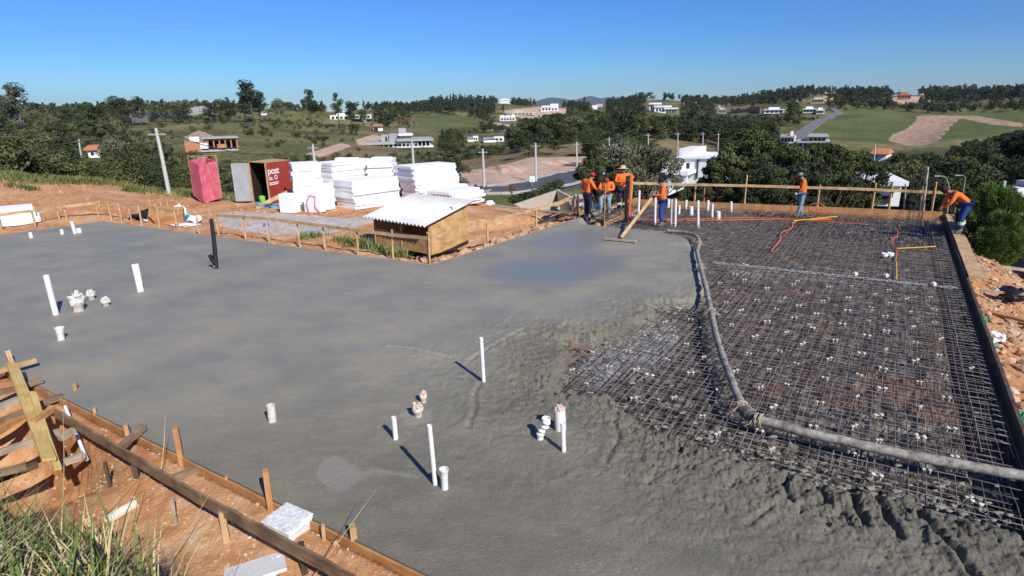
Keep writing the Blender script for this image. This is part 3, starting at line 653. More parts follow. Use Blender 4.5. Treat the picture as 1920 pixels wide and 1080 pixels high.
for v in range(4):
    m = MB(); off = Vector((.046, -.010, 0))
    for s in (-1, 1):
        c = off*s*(1 if v != 2 else .7); m.lathe((c.x, c.y, 0), [(.0,.020),(.022,.019),(.029,.012),(.029,.004),(.020,-.008),(.010,-.02),(.008,-.06)], 10)
    if v < 2: m.bar((-.045,.010,-.006), (.045,-.010,-.006), .008, .006)
    o = m.build('cable_spacer', mw, smooth=False); spacer_mesh.append(o)
lab_s = ['pale plastic spacer poking up through the steel mesh to the right of the pump hose', 'pale plastic spacer in the mesh between the hose and the fresh concrete', 'pale plastic spacer among the bars behind the wooden screed']
used = 0
for (x, y) in SP:
    p = G(x, y, -.03); k = used % 4
    o = spacer_mesh[k] if used < 4 else spacer_mesh[k].copy()
    if used >= 4: col.objects.link(o)
    used += 1; o.location = p; o.rotation_euler = (random.uniform(-.15,.15), random.uniform(-.15,.15), random.uniform(-.8,.8)); sc = random.uniform(.62, .98); o.scale = (sc,)*3
    k = 2 if y < 430 else (1 if (x < 1322 + (y-560)*.31 and y > 500) or y > 840 + (x-1400)*.26 else 0)
    tag(o, lab_s[k], 'spacer', ['spacers right of the hose', 'spacers between hose and concrete', 'spacers behind the screed'][k])
# ================================================================== TIMBER
wp = wood('pale pine', (.36,.22,.10), (.62,.43,.23)); wo_ = wood('orange pine', (.33,.15,.055), (.56,.30,.13)); wg = wood('weathered plank', (.13,.085,.055), (.33,.22,.14))
wy = wood('yellow pine', (.50,.33,.10), (.68,.50,.20)); wk = wood('dark wet plank', (.045,.033,.024), (.13,.09,.06)); wgr = wood('grey timber', (.25,.20,.15), (.50,.42,.33))
def gz(px, py):                     # a point on whatever ground shows at this pixel, near field
    return hit(px, py, 2.2, 60)
def fence(rail_px, posts, label, group='batter boards round the slab', w=.025, h=.10, rm=None, pm=None, z0=-.3):
    b0 = G(posts[0][0], posts[0][2], z0); root = empty('fence', b0, label, 'fence', group)
    L_ = []
    ps = [G(x, yb, z0) for (x, yt, yb) in posts]
    def depth_at(x):                # interpolate plan distance of the rail between the posts
        P_ = sorted((px_, p) for (px_, _, _), p in zip(posts, ps))
        if x <= P_[0][0]: i = 0
        elif x >= P_[-1][0]: i = len(P_)-2
        else: i = max(j for j in range(len(P_)-1) if P_[j][0] <= x)
        (x0, p0), (x1, p1) = P_[i], P_[i+1]
        n_ = Vector((p1.y-p0.y, p0.x-p1.x)); d = ray(x, 400); t = (p0.x*n_.x + p0.y*n_.y)/(d[0]*n_.x + d[1]*n_.y)
        return math.hypot(d[0], d[1])*t
    for i in range(len(rail_px)-1):
        a = at_r(*rail_px[i], depth_at(rail_px[i][0]) - .03); b = at_r(*rail_px[i+1], depth_at(rail_px[i+1][0]) - .03)
        m = MB(); m.bar(a, b, w, h, seg=6, wob=.006); put(m.build('rail', rm or wp), root)
    for (x, yt, yb), p in zip(posts, ps):
        hh = hgt(p, yt); m = MB(); lean = Vector((random.uniform(-.04,.04), random.uniform(-.03,.03), 0))
        m.bar(p - Vector((0,0,.25)), p + lean + Vector((0,0,hh)), .07, .05, up=(1,.3,0), seg=3, wob=.004); put(m.build('post', pm or wp), root)
    return root
fence([(-60,410),(7,402),(67,395),(107,389),(188,379)], [(5,402,435),(69,396,428),(114,392,419),(129,388,418),(189,378,415)], 'low pale batter board fence in front of the white sheets at the far left')
fence([(190,379),(260,386),(332,396)], [(211,379,416),(230,381,418),(248,391,420),(266,385,421),(300,390,427),(334,394,431)], 'low fence of six thin stakes behind the bags and scraps, left of the lone stake')
fence([(401,403),(500,410),(615,425),(670,432),(740,441),(803,447)], [(411,401,442),(461,406,449),(506,411,456),(563,419,462),(610,424,468),(671,431,479),(737,430,486),(804,435,498)], 'long batter board on eight stakes from the black conduit to the shed corner')
fence([(808,446),(912,417),(1007,391),(1064,375)], [(806,436,499),(914,417,461),(1006,392,432),(1077,367,413)], 'batter board fence running away beside the dug trench, right of the shed')
fence([(1180,343),(1280,346),(1395,348),(1500,351),(1600,354),(1700,358),(1778,362)], [(1182,338,392),(1301,349,386),(1395,328,390),(1633,343,399),(1665,342,400),(1745,341,404)], 'long horizontal board fence at the back of the slab in front of the leafy trees', h=.11)
def post(px, yb, yt, label, m=wp, w=.07, lean=(0,0), z=-.3, name='stake', cat='stake', pxt=None, group=None):
    b = G(px, yb, z); hh = hgt(b, yt)
    top = b + Vector((lean[0], lean[1], hh))
    if pxt is not None:
        rr = math.hypot(b.x, b.y); top = at_r(pxt, yt, rr)
    mb = MB(); mb.bar(b - Vector((0,0,.3)), top, w, w*.7, up=(1,.4,0), seg=3, wob=.004)
    if len(m.name) > 2: pass
    o = mb.build(name, m); return tag(o, label, cat, group)
post(374, 441, 399, 'lone thin stake between the scraps and the black conduit')
post(1319, 385, 353, 'short stake under the back rail beside the white pipes', wo_, .05)
post(1226, 392, 357, 'short brown stake behind the raking worker', wo_, .05)
post(1133, 417, 345, 'thin upright stake between the seated worker and the worker in the straw hat', wo_, .045, z=0)
post(1083, 412, 366, 'dark stake beside the left worker of the group', wk, .08)
post(1730, 398, 313, 'thick grey timber leaning above the back fence', wgr, .12, pxt=1738)
post(1724, 399, 350, 'pale thin pole leaning beside the thick timber', wgr, .05, pxt=1730)
post(1696, 398, 345, 'pale grey pole behind the rebar column', wgr, .05, pxt=1698)
post(1531, 395, 347, 'pale stick leaning on the back fence right of the standing worker', wp, .08, pxt=1537)
for (x, yb, yt, l) in ((345,885,802,'tall orange stake standing at the slab edge, second from the left'), (511,972,882,'tall orange stake behind the white crate'), (666,1042,986,'pale stake at the slab edge, nearest the bottom of the picture'), (246,842,796,'stubby round stake beside the timber offcut'), (148,755,718,'thin pale stake at the slab edge beside the timber steps'), (263,925,868,'dark prop under the middle of the long rail'), (430,1035,958,'split pale prop under the rail near the dug soil'), (575,1100,1020,'dark prop below the rail at the bottom edge')):
    post(x, yb, yt, l, wo_ if 'orange' in l else (wk if 'dark' in l else wp), .085 if yb > 860 else .07, z=-.22 if yb in (885,972,1042,842,755) else -.38)
# form boards
def board(name, pts, w, h, m, label, cat='form board', up=(0,0,1), seg=10, wob=.004, par=None):
    mb = MB()
    for a, b in zip(pts[:-1], pts[1:]): mb.bar(a, b, w, h, up, seg, wob)
    o = mb.build(name, m, par)
    return tag(o, label, cat) if par is None else o
oR = Vector((AV.x, AV.y, 0))
rb_end = pB - AU*21
board('form_board', [pB + oR*.03 + Vector((0,0,-.28)), rb_end + oR*.03 + Vector((0,0,-.28))], .05, .70, wk, 'long dark form board holding the right edge of the rebar bed, casting a wide shadow', seg=40)
q0 = pB + oR*.20; board('walkway_plank', [q0 - AU*.2 + Vector((0,0,.09)), q0 - AU*9.8 + Vector((0,0,.085))], .30, .04, wp, 'pale plank laid flat along the top of the right form board, under the bending worker', 'plank', seg=14)
brk = None
for i in range(8):
    p = pB + oR*.36 - AU*(.6 + i*.8); mb = MB(); mb.bar(p + oR*.0 + Vector((0,0,-.4)), p + Vector((0,0,.06)), .08, .10); mb.bar(p + Vector((0,0,.03)) - oR*.03, p + oR*.35 + Vector((0,0,-.5)), .06, .06)
    tag(mb.build('form_brace', wk), 'short dark brace propping the right form board from outside', 'brace', 'braces outside the right form board')
board('form_board', [pK + Vector((0,.03,-.02)), pB + Vector((0,.03,-.02))], .05, .34, wo_, 'brown form board closing the back edge of the rebar bed', seg=30)
board('form_board', [pJ + Vector((.0,.0,-.05)) - AV*.02, pK - AV*.02 + Vector((0,0,-.05))], .03, .22, wk, 'dark form board beside the standing worker in the red cap')
eo = nN*.018
board('form_board', [n1 - dN*12 + eo + Vector((0,0,-.125)), n2 + dN*5 + eo + Vector((0,0,-.125))], .025, .22, wo_, 'orange mud stained form board along the near edge of the slab', seg=60)
ec = (pA-pI).normalized(); en = Vector((ec.y, -ec.x, 0));  en = en if en.y > 0 else -en
board('form_board', [pI + en*.03 + Vector((0,0,-.10)), pA + en*.03 + Vector((0,0,-.10))], .025, .20, wp, 'thin form board along the straight edge behind the black conduit', seg=40)
ec = (pJ-pI).normalized(); en = Vector((ec.y, -ec.x, 0));  en = -en if en.x > 0 else en
board('form_board', [pI + en*.03 + Vector((0,0,-.10)), pJ + en*.03 + Vector((0,0,-.10))], .025, .20, wp, 'thin form board along the slab edge beside the dug trench', seg=30)
# near rail
def onz(px, py, z): return G(px, py, z)
ra = board('rail', [onz(91,766,.12), onz(380,937,.13), onz(668,1092,.14)], .03, .14, wg, 'long weathered rail on props running beside the slab in the foreground', 'rail', seg=12)
# heap of timbers at the left: a crude stair of beams
beams = [((-60,712),(68,676),-.02,wp,'top round timber of the heap, sticking out over the slab'), ((-50,752),(80,712),-.1,wg,'second timber of the heap with a split end'), ((-40,806),(118,742),-.2,wg,'short timber lying behind the yellow plank'), ((-60,838),(60,772),-.3,wo_,'orange timber low in the heap'),
         ((62,792),(100,765),.05,wo_,'stub of timber standing on edge beside the heap'), ((-60,868),(110,810),-.4,wgr,'whitened beam crossing under the yellow plank'), ((110,872),(158,852),-.5,wgr,'pale block at the foot of the heap'), ((112,822),(138,806),-.1,wgr,'small pale offcut between heap and long rail'), ((-60,784),(52,742),.05,wgr,'grey round timber crossing behind the top of the yellow plank'), ((-60,905),(50,872),-.25,wg,'long brown timber low at the left picture edge'), ((-80,930),(70,870),-.6,wk,'dark beam lowest in the heap'),
         ((222,842),(270,800),-.1,wg,'small offcut leaning against the stubby stake'),((300,905),(372,880),-.28,wg,'thin lath half buried by the slab edge')]
for a, b, z, m_, l in beams:
    z = z*.75 + .12; mb = MB(); mb.bar(onz(*a, z), onz(*b, z+.02), .075, .075, seg=5, wob=.006); tag(mb.build('timber', m_), l, 'timber', None)
mb = MB(); mb.bar(onz(22,682,.30), onz(92,862,.05), .14, .035, up=(.2,.3,1), seg=6, wob=.003); tag(mb.build('plank', wy), 'wide yellow plank sloping down over the timber heap', 'plank')
mb = MB(); mb.bar(onz(60,735,.26), onz(108,880,-.05), .08, .03, up=(.2,.3,1), seg=6, wob=.003); tag(mb.build('plank', wy), 'narrow yellow strip lying beside the wide yellow plank', 'plank')
mb = MB(); mb.bar(onz(14,660,.15), onz(30,700,-.1), .07, .07, seg=4); tag(mb.build('stake', wp), 'pale stake at the very left edge of the slab', 'stake')
pvc = mat('white pvc', (.80,.79,.76), .35, .05, 6, spec=.5); pvcd = mat('dirty pvc', (.66,.60,.52), .5, .2, 12)
mb = MB(); mb.tube([onz(122,762,.05), onz(163,862,-.35)], .022, 10); tag(mb.build('conduit', pvc), 'thin white tube leaning between the long rail and the heap', 'tube')
# screed: long pole with cross head
b0 = G(1165,448,.03); root = empty('wooden_screed', b0, 'wooden screed with a long pale handle held by the raking worker', 'screed')
top = at_r(1222, 372, math.hypot(G(1240,424).x, G(1240,424).y) - .35)
mb = MB(); mb.bar(b0 + Vector((0,0,.05)), top, .10, .035, up=(0,-1,1), seg=5); put(mb.build('handle', wp), root)
mb = MB(); mb.bar(G(1133,447,.05), G(1193,453,.05), .14, .05, seg=4); put(mb.build('blade', wgr), root)

# ================================================================== PIPES
def pipe(base, top, wpx, label, r=None, m=pvc, kind='straight', group=None, z=0, name='pipe', cat='pipe'):
    b = G(*base, z); dist = math.hypot(b.x, b.y, CH); r = r or wpx/2*dist/F*.96
    T = at_r(*top, math.hypot(b.x, b.y)); d = T - b
    mb = MB()
    if kind == 'straight':
        mb.tube([b - d*.15, b + d*.5, T], r, 14, False); inner = MB(); 
        ax = d.normalized(); mb.tube([T, T - ax*r*2.5], [r*.86, r*.86], 14, False); mb.tube([T, T + ax*.0005], [r, r*.86], 14, False)
        mb.tube([T - ax*r*1.6, T - ax*r*1.5], r*.86, 14)
    elif kind == 'socket':
        h = d.length; q = d.to_track_quat('Z','Y').to_matrix()
        mb.lathe(b, [(r*.85,-.1),(r*.85,h*.62),(r*.98,h*.68),(r*1.0,h*.9),(r*1.12,h*.93),(r*1.12,h),(r*.95,h),(r*.9,h*.6),(0,h*.55)], 18, q)
    o = mb.build(name, m, smooth=True); md_ = o.modifiers.new('e', 'EDGE_SPLIT'); md_.split_angle = R(40)
    return tag(o, label, cat, group)
pipe((105,590),(86,516),8.5,'tall white pipe leaning at the far left of the smooth concrete, beside the wrapped fittings')
pipe((115,637),(111,614),12,'short white fitting standing in the wet concrete below the tall leaning pipe at the left', kind='socket')
pipe((262,547),(250,496),6.5,'left one of two white pipes side by side in the smooth concrete'); pipe((266,546),(256,495),6.5,'right one of two white pipes side by side in the smooth concrete')
pipe((141,438),(134,415),5,'leaning white pipe at the far left slab corner, tallest of its four'); pipe((149,436),(147,428),7,'short wide pipe stub just right of the tallest corner pipe'); pipe((117,439),(115,430),5,'short pipe stub left of the tallest corner pipe'); pipe((59,446),(56,436),5,'short pipe stub at the far left in front of the white sheets')
pipe((907,716),(902,633),7.5,'tall slender white pipe in the middle of the slab with a long diagonal shadow')
pipe((742,823),(738,782),9.5,'short white pipe below the wrapped caps'); pipe((816,908),(805,797),9,'tallest white pipe in the foreground, next to the socket fitting'); pipe((834,916),(832,879),16,'white socket fitting with a collar beside the tallest foreground pipe', kind='socket')
pipe((511,790),(507,759),14.5,'lone stubby white pipe in the smooth concrete left of centre', m=pvcd); pipe((1057,846),(1055,793),9,'slim white pipe in front of the bag topped pipe'); pipe((1051,806),(1049,768),22,'thick pale pipe stub with a wrapped plastic top')
grp = [(1197,398,1199,357,4.5,'white pipe standing apart behind the screed handle'),(1228,417,1229,368,4.5,'white pipe right beside the raking worker on his left'),(1259,420,1260,374,4.5,'left one of two tall pipes right of the raking worker'),(1266,421,1267,373,4.5,'right one of two tall pipes right of the raking worker'),(1253,387,1254,373,5,'short pipe behind the two tall pipes'),(1273,401,1274,385,4.5,'small pipe right of the two tall pipes'),(1286,390,1287,375,4.5,'short slim pipe left of the wide stub in the pipe row'),(1296,402,1296,387,7.5,'wide pipe stub, left one of two in the back row'),(1309,422,1309,376,4.5,'tall lone pipe right of the hose end'),(1327,393,1328,376,5,'pipe behind the pair near the back board'),(1335,406,1336,382,4.5,'slim pipe left of the right wide stub'),(1347,411,1347,396,7.5,'wide pipe stub, right one of two in the back row'),(1371,395,1371,378,4,'rightmost small pipe in front of the back form board')]
for x, yb, xt, yt, w_, l in grp: pipe((x,yb),(xt,yt),w_,l, z=-.08)
# curved double elbow
b = G(1013,823); mb = MB(); pts = [b + Vector((0,0,-.05)), b + Vector((0,0,.05)), b + Vector((.012,0,.10)), b + Vector((.06,.02,.17)), b + Vector((.075,.02,.21)), b + Vector((.075,.02,.27))]
mb.tube(pts, [.042,.042,.045,.045,.045,.045], 14, False)
for z_, dx in ((.06,0),(.11,.02),(.16,.055),(.22,.075)): mb.tube([b+Vector((dx,.0,z_)), b+Vector((dx+.004,.0,z_+.02))], .053, 14)
mb.lathe(b + Vector((.075,.02,.25)), [(.045,-.02),(.056,0),(.056,.035),(.046,.035),(.04,-.05)], 14)
tag(mb.build('elbow_pipe', pvc, smooth=True), 'white pipe made of two curved elbows, open at the top', 'pipe')
bag = mat('pinkish plastic wrap', (.62,.48,.40), .5, .25, 18, bump=.6, bscale=60)
def wrapped(px, py, wpx, hpx, label, cup=True, m=bag, z=0):
    b = G(px, py, z); k = math.hypot(b.x, b.y, CH)/F; r = wpx/2*k; h = hpx*k*1.15
    root = empty('capped_pipe', b, label, 'pipe')
    if cup:
        m1 = MB(); m1.lathe(b, [(r*.75,-.05),(r*.78,h*.3),(r,h*.36),(r*1.02,h*.6),(r*.8,h*.62),(0,h*.5)], 14); put(m1.build('cup', pvcd, smooth=True), root)
    m2 = MB(); m2.blob(b + Vector((0,0,h*.62)), (r*.9, r*.9, h*.33), px, .45, 3, 2.8); m2.blob(b + Vector((r*.3,0,h*.8)), (r*.45, r*.4, h*.28), px+3, .5, 2, 2.5)
    put(m2.build('plastic_wrap', m), root)
wrapped(794,754,13,20,'small film wrapped pipe end, upper of the pair behind the short white pipe'); wrapped(784,780,20,24,'larger film wrapped pipe end, lower of the pair behind the short white pipe')
wrap_w = mat('grey white plastic wrap', (.62,.60,.55), .5, .2, 18, bump=.6, bscale=60)
wrapped(148,583,19,26,'tallest wrapped pipe cap of the group beside the leaning left pipe', m=wrap_w); wrapped(172,561,11,13,'small wrapped pipe cap behind the others at the left', m=wrap_w); wrapped(199,573,12,12,'small wrapped pipe cap, rightmost of the left group', m=wrap_w); wrapped(150,570,14,14,'crumpled cap directly behind the tallest wrapped cap', False, wrap_w)
bt = G(1051,806); T = at_r(1049, 768, math.hypot(bt.x, bt.y)); mb = MB(); mb.blob(T + Vector((0,0,.02)), (.062,.062,.05), 5, .4, 3, 2.5); tag(mb.build('plastic_wrap', bag), 'crumpled pinkish bag tied over the thick pipe stub', 'plastic bag')
# black wrapped conduit
black = mat('black corrugated conduit', (.012,.012,.014), .45, .2, 20, spec=.5)
b = G(405,503); rr_ = math.hypot(b.x, b.y); P_ = [b, at_r(403,470,rr_), at_r(400,440,rr_), at_r(396,411,rr_)]
root = empty('black_conduit', b, 'tall bent black conduit standing in the smooth concrete with a side fitting', 'conduit')
mb = MB(); pts = []; rads = []
for i in range(60):
    t = i/59*3; j = min(2, int(t)); p = P_[j].lerp(P_[j+1], t-j); pts.append(p); rads.append((.064 - .016*i/59)*(1.06 if i % 2 else .96))
mb.tube(pts, rads, 14); put(mb.build('tube', black), root)
mb = MB(); q_ = at_r(398,487,rr_); mb.tube([q_ + Vector((-.03,-.03,.14)), q_ + Vector((0,-.02,0)), q_+Vector((.05,0,-.1))], .05, 12); put(mb.build('side_fitting', black), root)
mb = MB(); mb.tube([b - Vector((0,0,.1)), b + Vector((0,0,.09))], .06, 14); put(mb.build('foot', pvc), root)
# small stick by the twin pipes
mb = MB(); mb.bar(G(264,530), G(273,524,.02), .02, .02); tag(mb.build('stick', wp), 'tiny stick lying by the two side by side pipes', 'stick')

# ------------------------------------------------------------------ concrete pump hose
hm = mat('cement crusted rubber', (.12,.108,.095), .85, .3, 9, c2=(.36,.33,.285), bump=.7, bscale=40); rope = mat('rope', (.45,.37,.26), .9, .2, 30)
def zc(p):                                   # surface the hose lies on
    return .0 if not in_open(p, -.05) else -.03
def path_pts(px, n, z, rad, wob=.012):
    Q = [G(*p, z) for p in px]; out = []
    for i in range(len(Q)-1):
        p0, p1, p2, p3 = Q[max(i-1,0)], Q[i], Q[i+1], Q[min(i+2,len(Q)-1)]
        for k in range(n):
            t = k/n; out.append(.5*((2*p1) + (p2-p0)*t + (2*p0-5*p1+4*p2-p3)*t*t + (3*p1-p0-3*p2+p3)*t*t*t))
    out.append(Q[-1]); return [p + Vector((random.uniform(-wob,wob), random.uniform(-wob,wob), random.uniform(-wob,wob)*.5)) for p in out]
root = empty('pump_hose', G(1398,780,0), 'long crusted concrete pump hose lying over the mesh with one coupling', 'hose')
hz_ = .07
s1 = path_pts([(1250,433),(1280,437),(1302,443),(1311,456),(1307,474),(1312,500),(1322,540),(1333,590),(1344,640),(1361,692),(1378,738),(1392,772)], 8, hz_, .07, .006)
s1 = [p + Vector((0,0,.05*min(1, i/20.0))) for i, p in enumerate(s1)]
mb = MB(); mb.tube(s1, .056, 12); put(mb.build('hose_section', hm, smooth=True), root)
s2 = path_pts([(1412,784),(1460,797),(1510,811),(1570,824),(1640,840),(1710,855),(1790,869),(1860,882),(1925,894),(2010,912)], 8, hz_+.02, .067, .006); mb = MB(); mb.tube(s2, .060, 12); put(mb.build('hose_section', hm, smooth=True), root)
mb = MB(); a_, b_ = G(1385,762,.10), G(1415,785,.08); mb.tube([a_, a_.lerp(b_,.3), a_.lerp(b_,.34), a_.lerp(b_,.5), a_.lerp(b_,.68), a_.lerp(b_,.72), b_], [.066,.066,.082,.082,.082,.07,.07], 14); put(mb.build('coupling', mat('coupling iron', (.05,.045,.04), .5, .3, 15, c2=(.20,.17,.14)), smooth=False), root)
def tie(p, ax, r, n=3):
    m = MB(); ax = ax.normalized()
    for k in range(n):
        c = p + ax*(k-1)*.025; x = ax.cross(Vector((0,0,1))).normalized(); y = x.cross(ax)
        m.tube([c + (x*math.cos(a)+y*math.sin(a))*(r+random.uniform(0,.014)) + ax*random.uniform(-.012,.012) for a in [j/10*2*PI for j in range(11)]], .008, 5)
    m.tube([p + Vector((.07,0,.02)), p + Vector((.14,.03,-.04)), p + Vector((.19,-.02,-.06))], .006, 5); m.tube([p + Vector((-.06,0,.02)), p + Vector((-.12,-.05,-.03)), p + Vector((-.17,-.03,-.07))], .006, 5)
    return put(m.build('rope_tie', rope), root)
for i in (26, 41, 56, 87): tie(s1[i], s1[min(i+1,len(s1)-1)]-s1[i-1], .072)
tie(s2[2], s2[3]-s2[1], .078, 4)

# ------------------------------------------------------------------ flexible conduits
om = mat('orange conduit', (.66,.13,.045), .5, .12, 20); ym = mat('yellow conduit', (.72,.42,.05), .5, .12, 20)
def cond(px, m, label, r=.016, z=.0, n=6):
    r *= .75; mb = MB(); mb.tube(path_pts(px, n, z, r, .004), r, 8); return tag(mb.build('flexible_conduit', m, smooth=True), label, 'conduit')
cond([(1180,411),(1240,413),(1330,413),(1400,412),(1460,411),(1500,413),(1560,411)], om, 'long orange conduit lying across the bars parallel to the back board', .021)
cond([(1235,412),(1340,409),(1450,409),(1540,415),(1628,421)], om, 'second orange conduit crossing to the right, ending by the rebar column', .016)
cond([(1568,407),(1530,412),(1490,416),(1484,428),(1466,436),(1462,450),(1456,458),(1446,470)], om, 'wriggling orange conduit leading toward the camera from the long one', .026)
cond([(1488,414),(1520,411),(1545,408),(1570,406)], ym, 'yellow orange conduit end lying left of the rebar column', .024, .04)
cond([(1683,427),(1682,442),(1674,448),(1675,460),(1681,466),(1681,480),(1679,490)], om, 'short orange conduit winding toward the camera at the right of the mesh', .022)
cond([(1680,490),(1681,506),(1681,523)], ym, 'yellow conduit continuing the short orange one', .02)
cond([(1682,466),(1720,464),(1755,462)], ym, 'yellow conduit branching to the right form board', .02)
cond([(1447,470),(1480,488),(1515,505),(1523,512)], ym, 'thin yellow string like conduit slanting toward the rib beam', .010)
b = G(1532,402); rr_ = math.hypot(b.x,b.y); mb = MB(); mb.tube([at_r(*p, rr_) for p in ((1517,398),(1516,388),(1524,382),(1537,381),(1547,388),(1550,400),(1545,396),(1530,399),(1519,396))], .018, 8); mb.tube([at_r(*p, rr_) for p in ((1531,385),(1532,402))], .018, 8); tag(mb.build('flexible_conduit', om, smooth=True), 'orange conduit coiled up in a loop against the back board', 'conduit')
b = G(1483,400); mb = MB(); mb.tube([b, b + Vector((0,0,hgt(b,382)))], .02, 8); tag(mb.build('flexible_conduit', om), 'short upright orange conduit left of the standing worker', 'conduit')
b = G(1178,414); root = empty('conduit_bundle', b, 'tall upright bundle of black and orange conduits beside the worker in the straw hat', 'conduit')
mb = MB(); mb.tube([b + Vector((.03,0,hgt(b,328)*t)) for t in (0,.3,.6,1)], .045, 10); put(mb.build('orange_conduit', om), root)
mb = MB(); mb.tube([b + Vector((-.09,0.02,hgt(b,330)*t)) for t in (0,.3,.6,1)], .05, 10); put(mb.build('black_conduit', black), root)
b = G(1172,402); mb = MB(); mb.tube([b, b + Vector((.0,0,.5)), b + Vector((.02,0,.6))], .04, 8); tag(mb.build('flexible_conduit', om, smooth=True), 'short orange conduit stub at the feet of the worker in the straw hat', 'conduit')
for i, (x, y) in enumerate(((1658,481),(1669,480))):
    p = G(x, y, -.02); mb = MB(); mb.lathe(p, [(0,.0),(.075,0),(.085,.03),(.085,.09),(.07,.10),(.065,.05),(0,.045)], 12); tag(mb.build('outlet_box', pvc), ['left one of two white electrical boxes tied to the far bars','right one of two white electrical boxes tied to the far bars'][i], 'electrical box')
for x, y, l in ((1603,514,'left'),(1661,517,'middle'),(1750,533,'right')):
    p = G(x, y, .0); mb = MB(); mb.box(p, (.12,.09,.07), Matrix.Rotation(.5,3,'Z')); mb.box(p+Vector((0,0,.045)), (.08,.06,.02), Matrix.Rotation(.5,3,'Z')); tag(mb.build('spacer_block', mw, bevel=.01), l + ' one of three chunky cream blocks sitting on the crusted rib beam', 'spacer block')

# ================================================================== SHED
sb, sc_, sf = G(808,478,-.42), G(878,461,-.42), G(706,458,-.42)
root = empty('tool_shed', sb, 'small wooden shed with a corrugated white roof standing beside the slab corner', 'shed')
pan = wood('shuttering ply', (.36,.20,.075), (.62,.40,.18), 1.2)
hA = hgt(sb, 424); hB = hgt(sc_, 387)
dS = (sc_-sb).normalized(); dF = (sf-sb).normalized()
def wallp(a, b, ha0, ha1, hb0, hb1, th, nrm):
    m = MB(); n3 = nrm.normalized()*th
    vs = [a+Vector((0,0,ha0)), b+Vector((0,0,hb0)), b+Vector((0,0,hb1)), a+Vector((0,0,ha1))]; vs += [v + n3 for v in vs]
    L1 = (b-a).length; uv = [(0,0),(0,L1),(hb1,L1),(ha1,0)]*2
    m.add(vs, [(0,1,2,3),(7,6,5,4),(0,4,5,1),(1,5,6,2),(2,6,7,3),(3,7,4,0)], [(v[1], v[0]) for v in uv]); return m
nb_ = 4
for k in range(nb_):
    f0, f1 = k/nb_, (k+.985)/nb_
    put(wallp(sb, sc_, hA*f0, hA*f1, hB*f0, hB*f1, .02 + .006*(k % 2), -dF).build('side_board', pan), root)
m_ = wallp(sf, sb, .02, hA*.62, .02, hA*.60, .02, -dS); put(m_.build('front_panel', pan), root)
sg = sf + dS*(sc_-sb).length
put(wallp(sf, sg, 0, hA, 0, hB, .02, dF).build('side_panel', pan), root); put(wallp(sg, sc_, 0, hB, 0, hB, .02, dS).build('back_panel', pan), root)
for p in (sb, sf, sb.lerp(sf,.5)):
    m_ = MB(); m_.bar(p, p+Vector((0,0,hA)), .07, .07); put(m_.build('post', wo_), root)
rm_ = mat('fibre cement sheet', (.66,.65,.63), .75, .12, 2.5)
LL = sf + Vector((0,0,hA)) + dF*.22 - dS*.30; LR = sb + Vector((0,0,hA)) - dF*.20 - dS*.30
sl = (hB-hA)/(sc_-sb).length; span = (sc_-sb).length + .55; dT = Vector((dS.x, dS.y, sl))
vs = []; fs = []; W = (LL-LR).length; nW = int(W/.177*8); wd = (LL-LR)/W
for i in range(nW+1):
    t = W*i/nW; z = .036*math.cos(t/.177*2*PI) + .04
    for s in (0, .5, 1): vs.append(LR + wd*t + dT*span*s + Vector((0,0,z)))
for i in range(nW):
    for k in range(2): o = i*3+k; fs.append((o, o+3, o+4, o+1))
m_ = MB(); m_.add(vs, fs); ro = m_.build('roof', rm_, smooth=True); so = ro.modifiers.new('s','SOLIDIFY'); so.thickness = .008; put(ro, root)
m_ = MB(); m_.bar(LR + dT*span*.62 + wd*.25 + Vector((0,0,.07)), LR + dT*span*.66 + wd*.45+ Vector((0,0,.08)), .03, .02); tag(m_.build('stick', wk), 'small dark stick lying on the shed roof', 'stick')

# ================================================================== CABINS
def corr(a, b, z0, z1, m, parent, name, pitch=.13, amp=.022, dn=None):
    d = (b-a); L1 = d.length; d.normalize(); nrm = dn or Vector((d.y, -d.x, 0)); n = int(L1/pitch*6); vs = []; fs = []
    for i in range(n+1):
        t = L1*i/n; o = nrm*(amp*(1 if (i % 6) in (0,1,2) else -1))
        vs += [a + d*t + o + Vector((0,0,z0)), a + d*t + o + Vector((0,0,z1))]
    for i in range(n): fs.append((2*i, 2*i+2, 2*i+3, 2*i+1))
    m_ = MB(); m_.add(vs, fs); o = m_.build(name, m); s = o.modifiers.new('s','SOLIDIFY'); s.thickness = .004; return put(o, parent)
pinkm = mat('faded pink painted metal', (.56,.065,.11), .55, .15, 3, c2=(.66,.19,.24)); galv = mat('galvanised sheet', (.42,.45,.45), .45, .12, 3, metal=.2); redm = mat('red oxide panel', (.33,.045,.03), .6, .15, 2.5)
cb_ = hit(386,382,20,50); k = math.hypot(cb_.x,cb_.y,CH)/F
c0 = hit(366,375,20,50); c1 = hit(384,382,20,50); c2 = hit(417,376,20,50); zt = hgt(c1, 307)
root = empty('pink_cabin', c1, 'tall narrow site cabin clad in faded pink corrugated metal on the orange dirt', 'cabin')
def flat(v, z): return Vector((v.x, v.y, z))
zb = c1.z; A0, A1, A2 = flat(c0,zb+.03), flat(c1,zb+.03), flat(c2,zb+.03); A2 = A1 + (A2-A1); A3 = A0 + (A2-A1)
A3 = A0 + (A2-A1)
for a, b in ((A0,A1),(A1,A2),(A2,A3),(A3,A0)): corr(a, b, 0, zt-.05, pinkm, root, 'wall_panel')
for p in (A0,A2,A3): m_ = MB(); m_.bar(p, p+Vector((0,0,zt+.22)), .05, .05); put(m_.build('corner_post', wp), root)
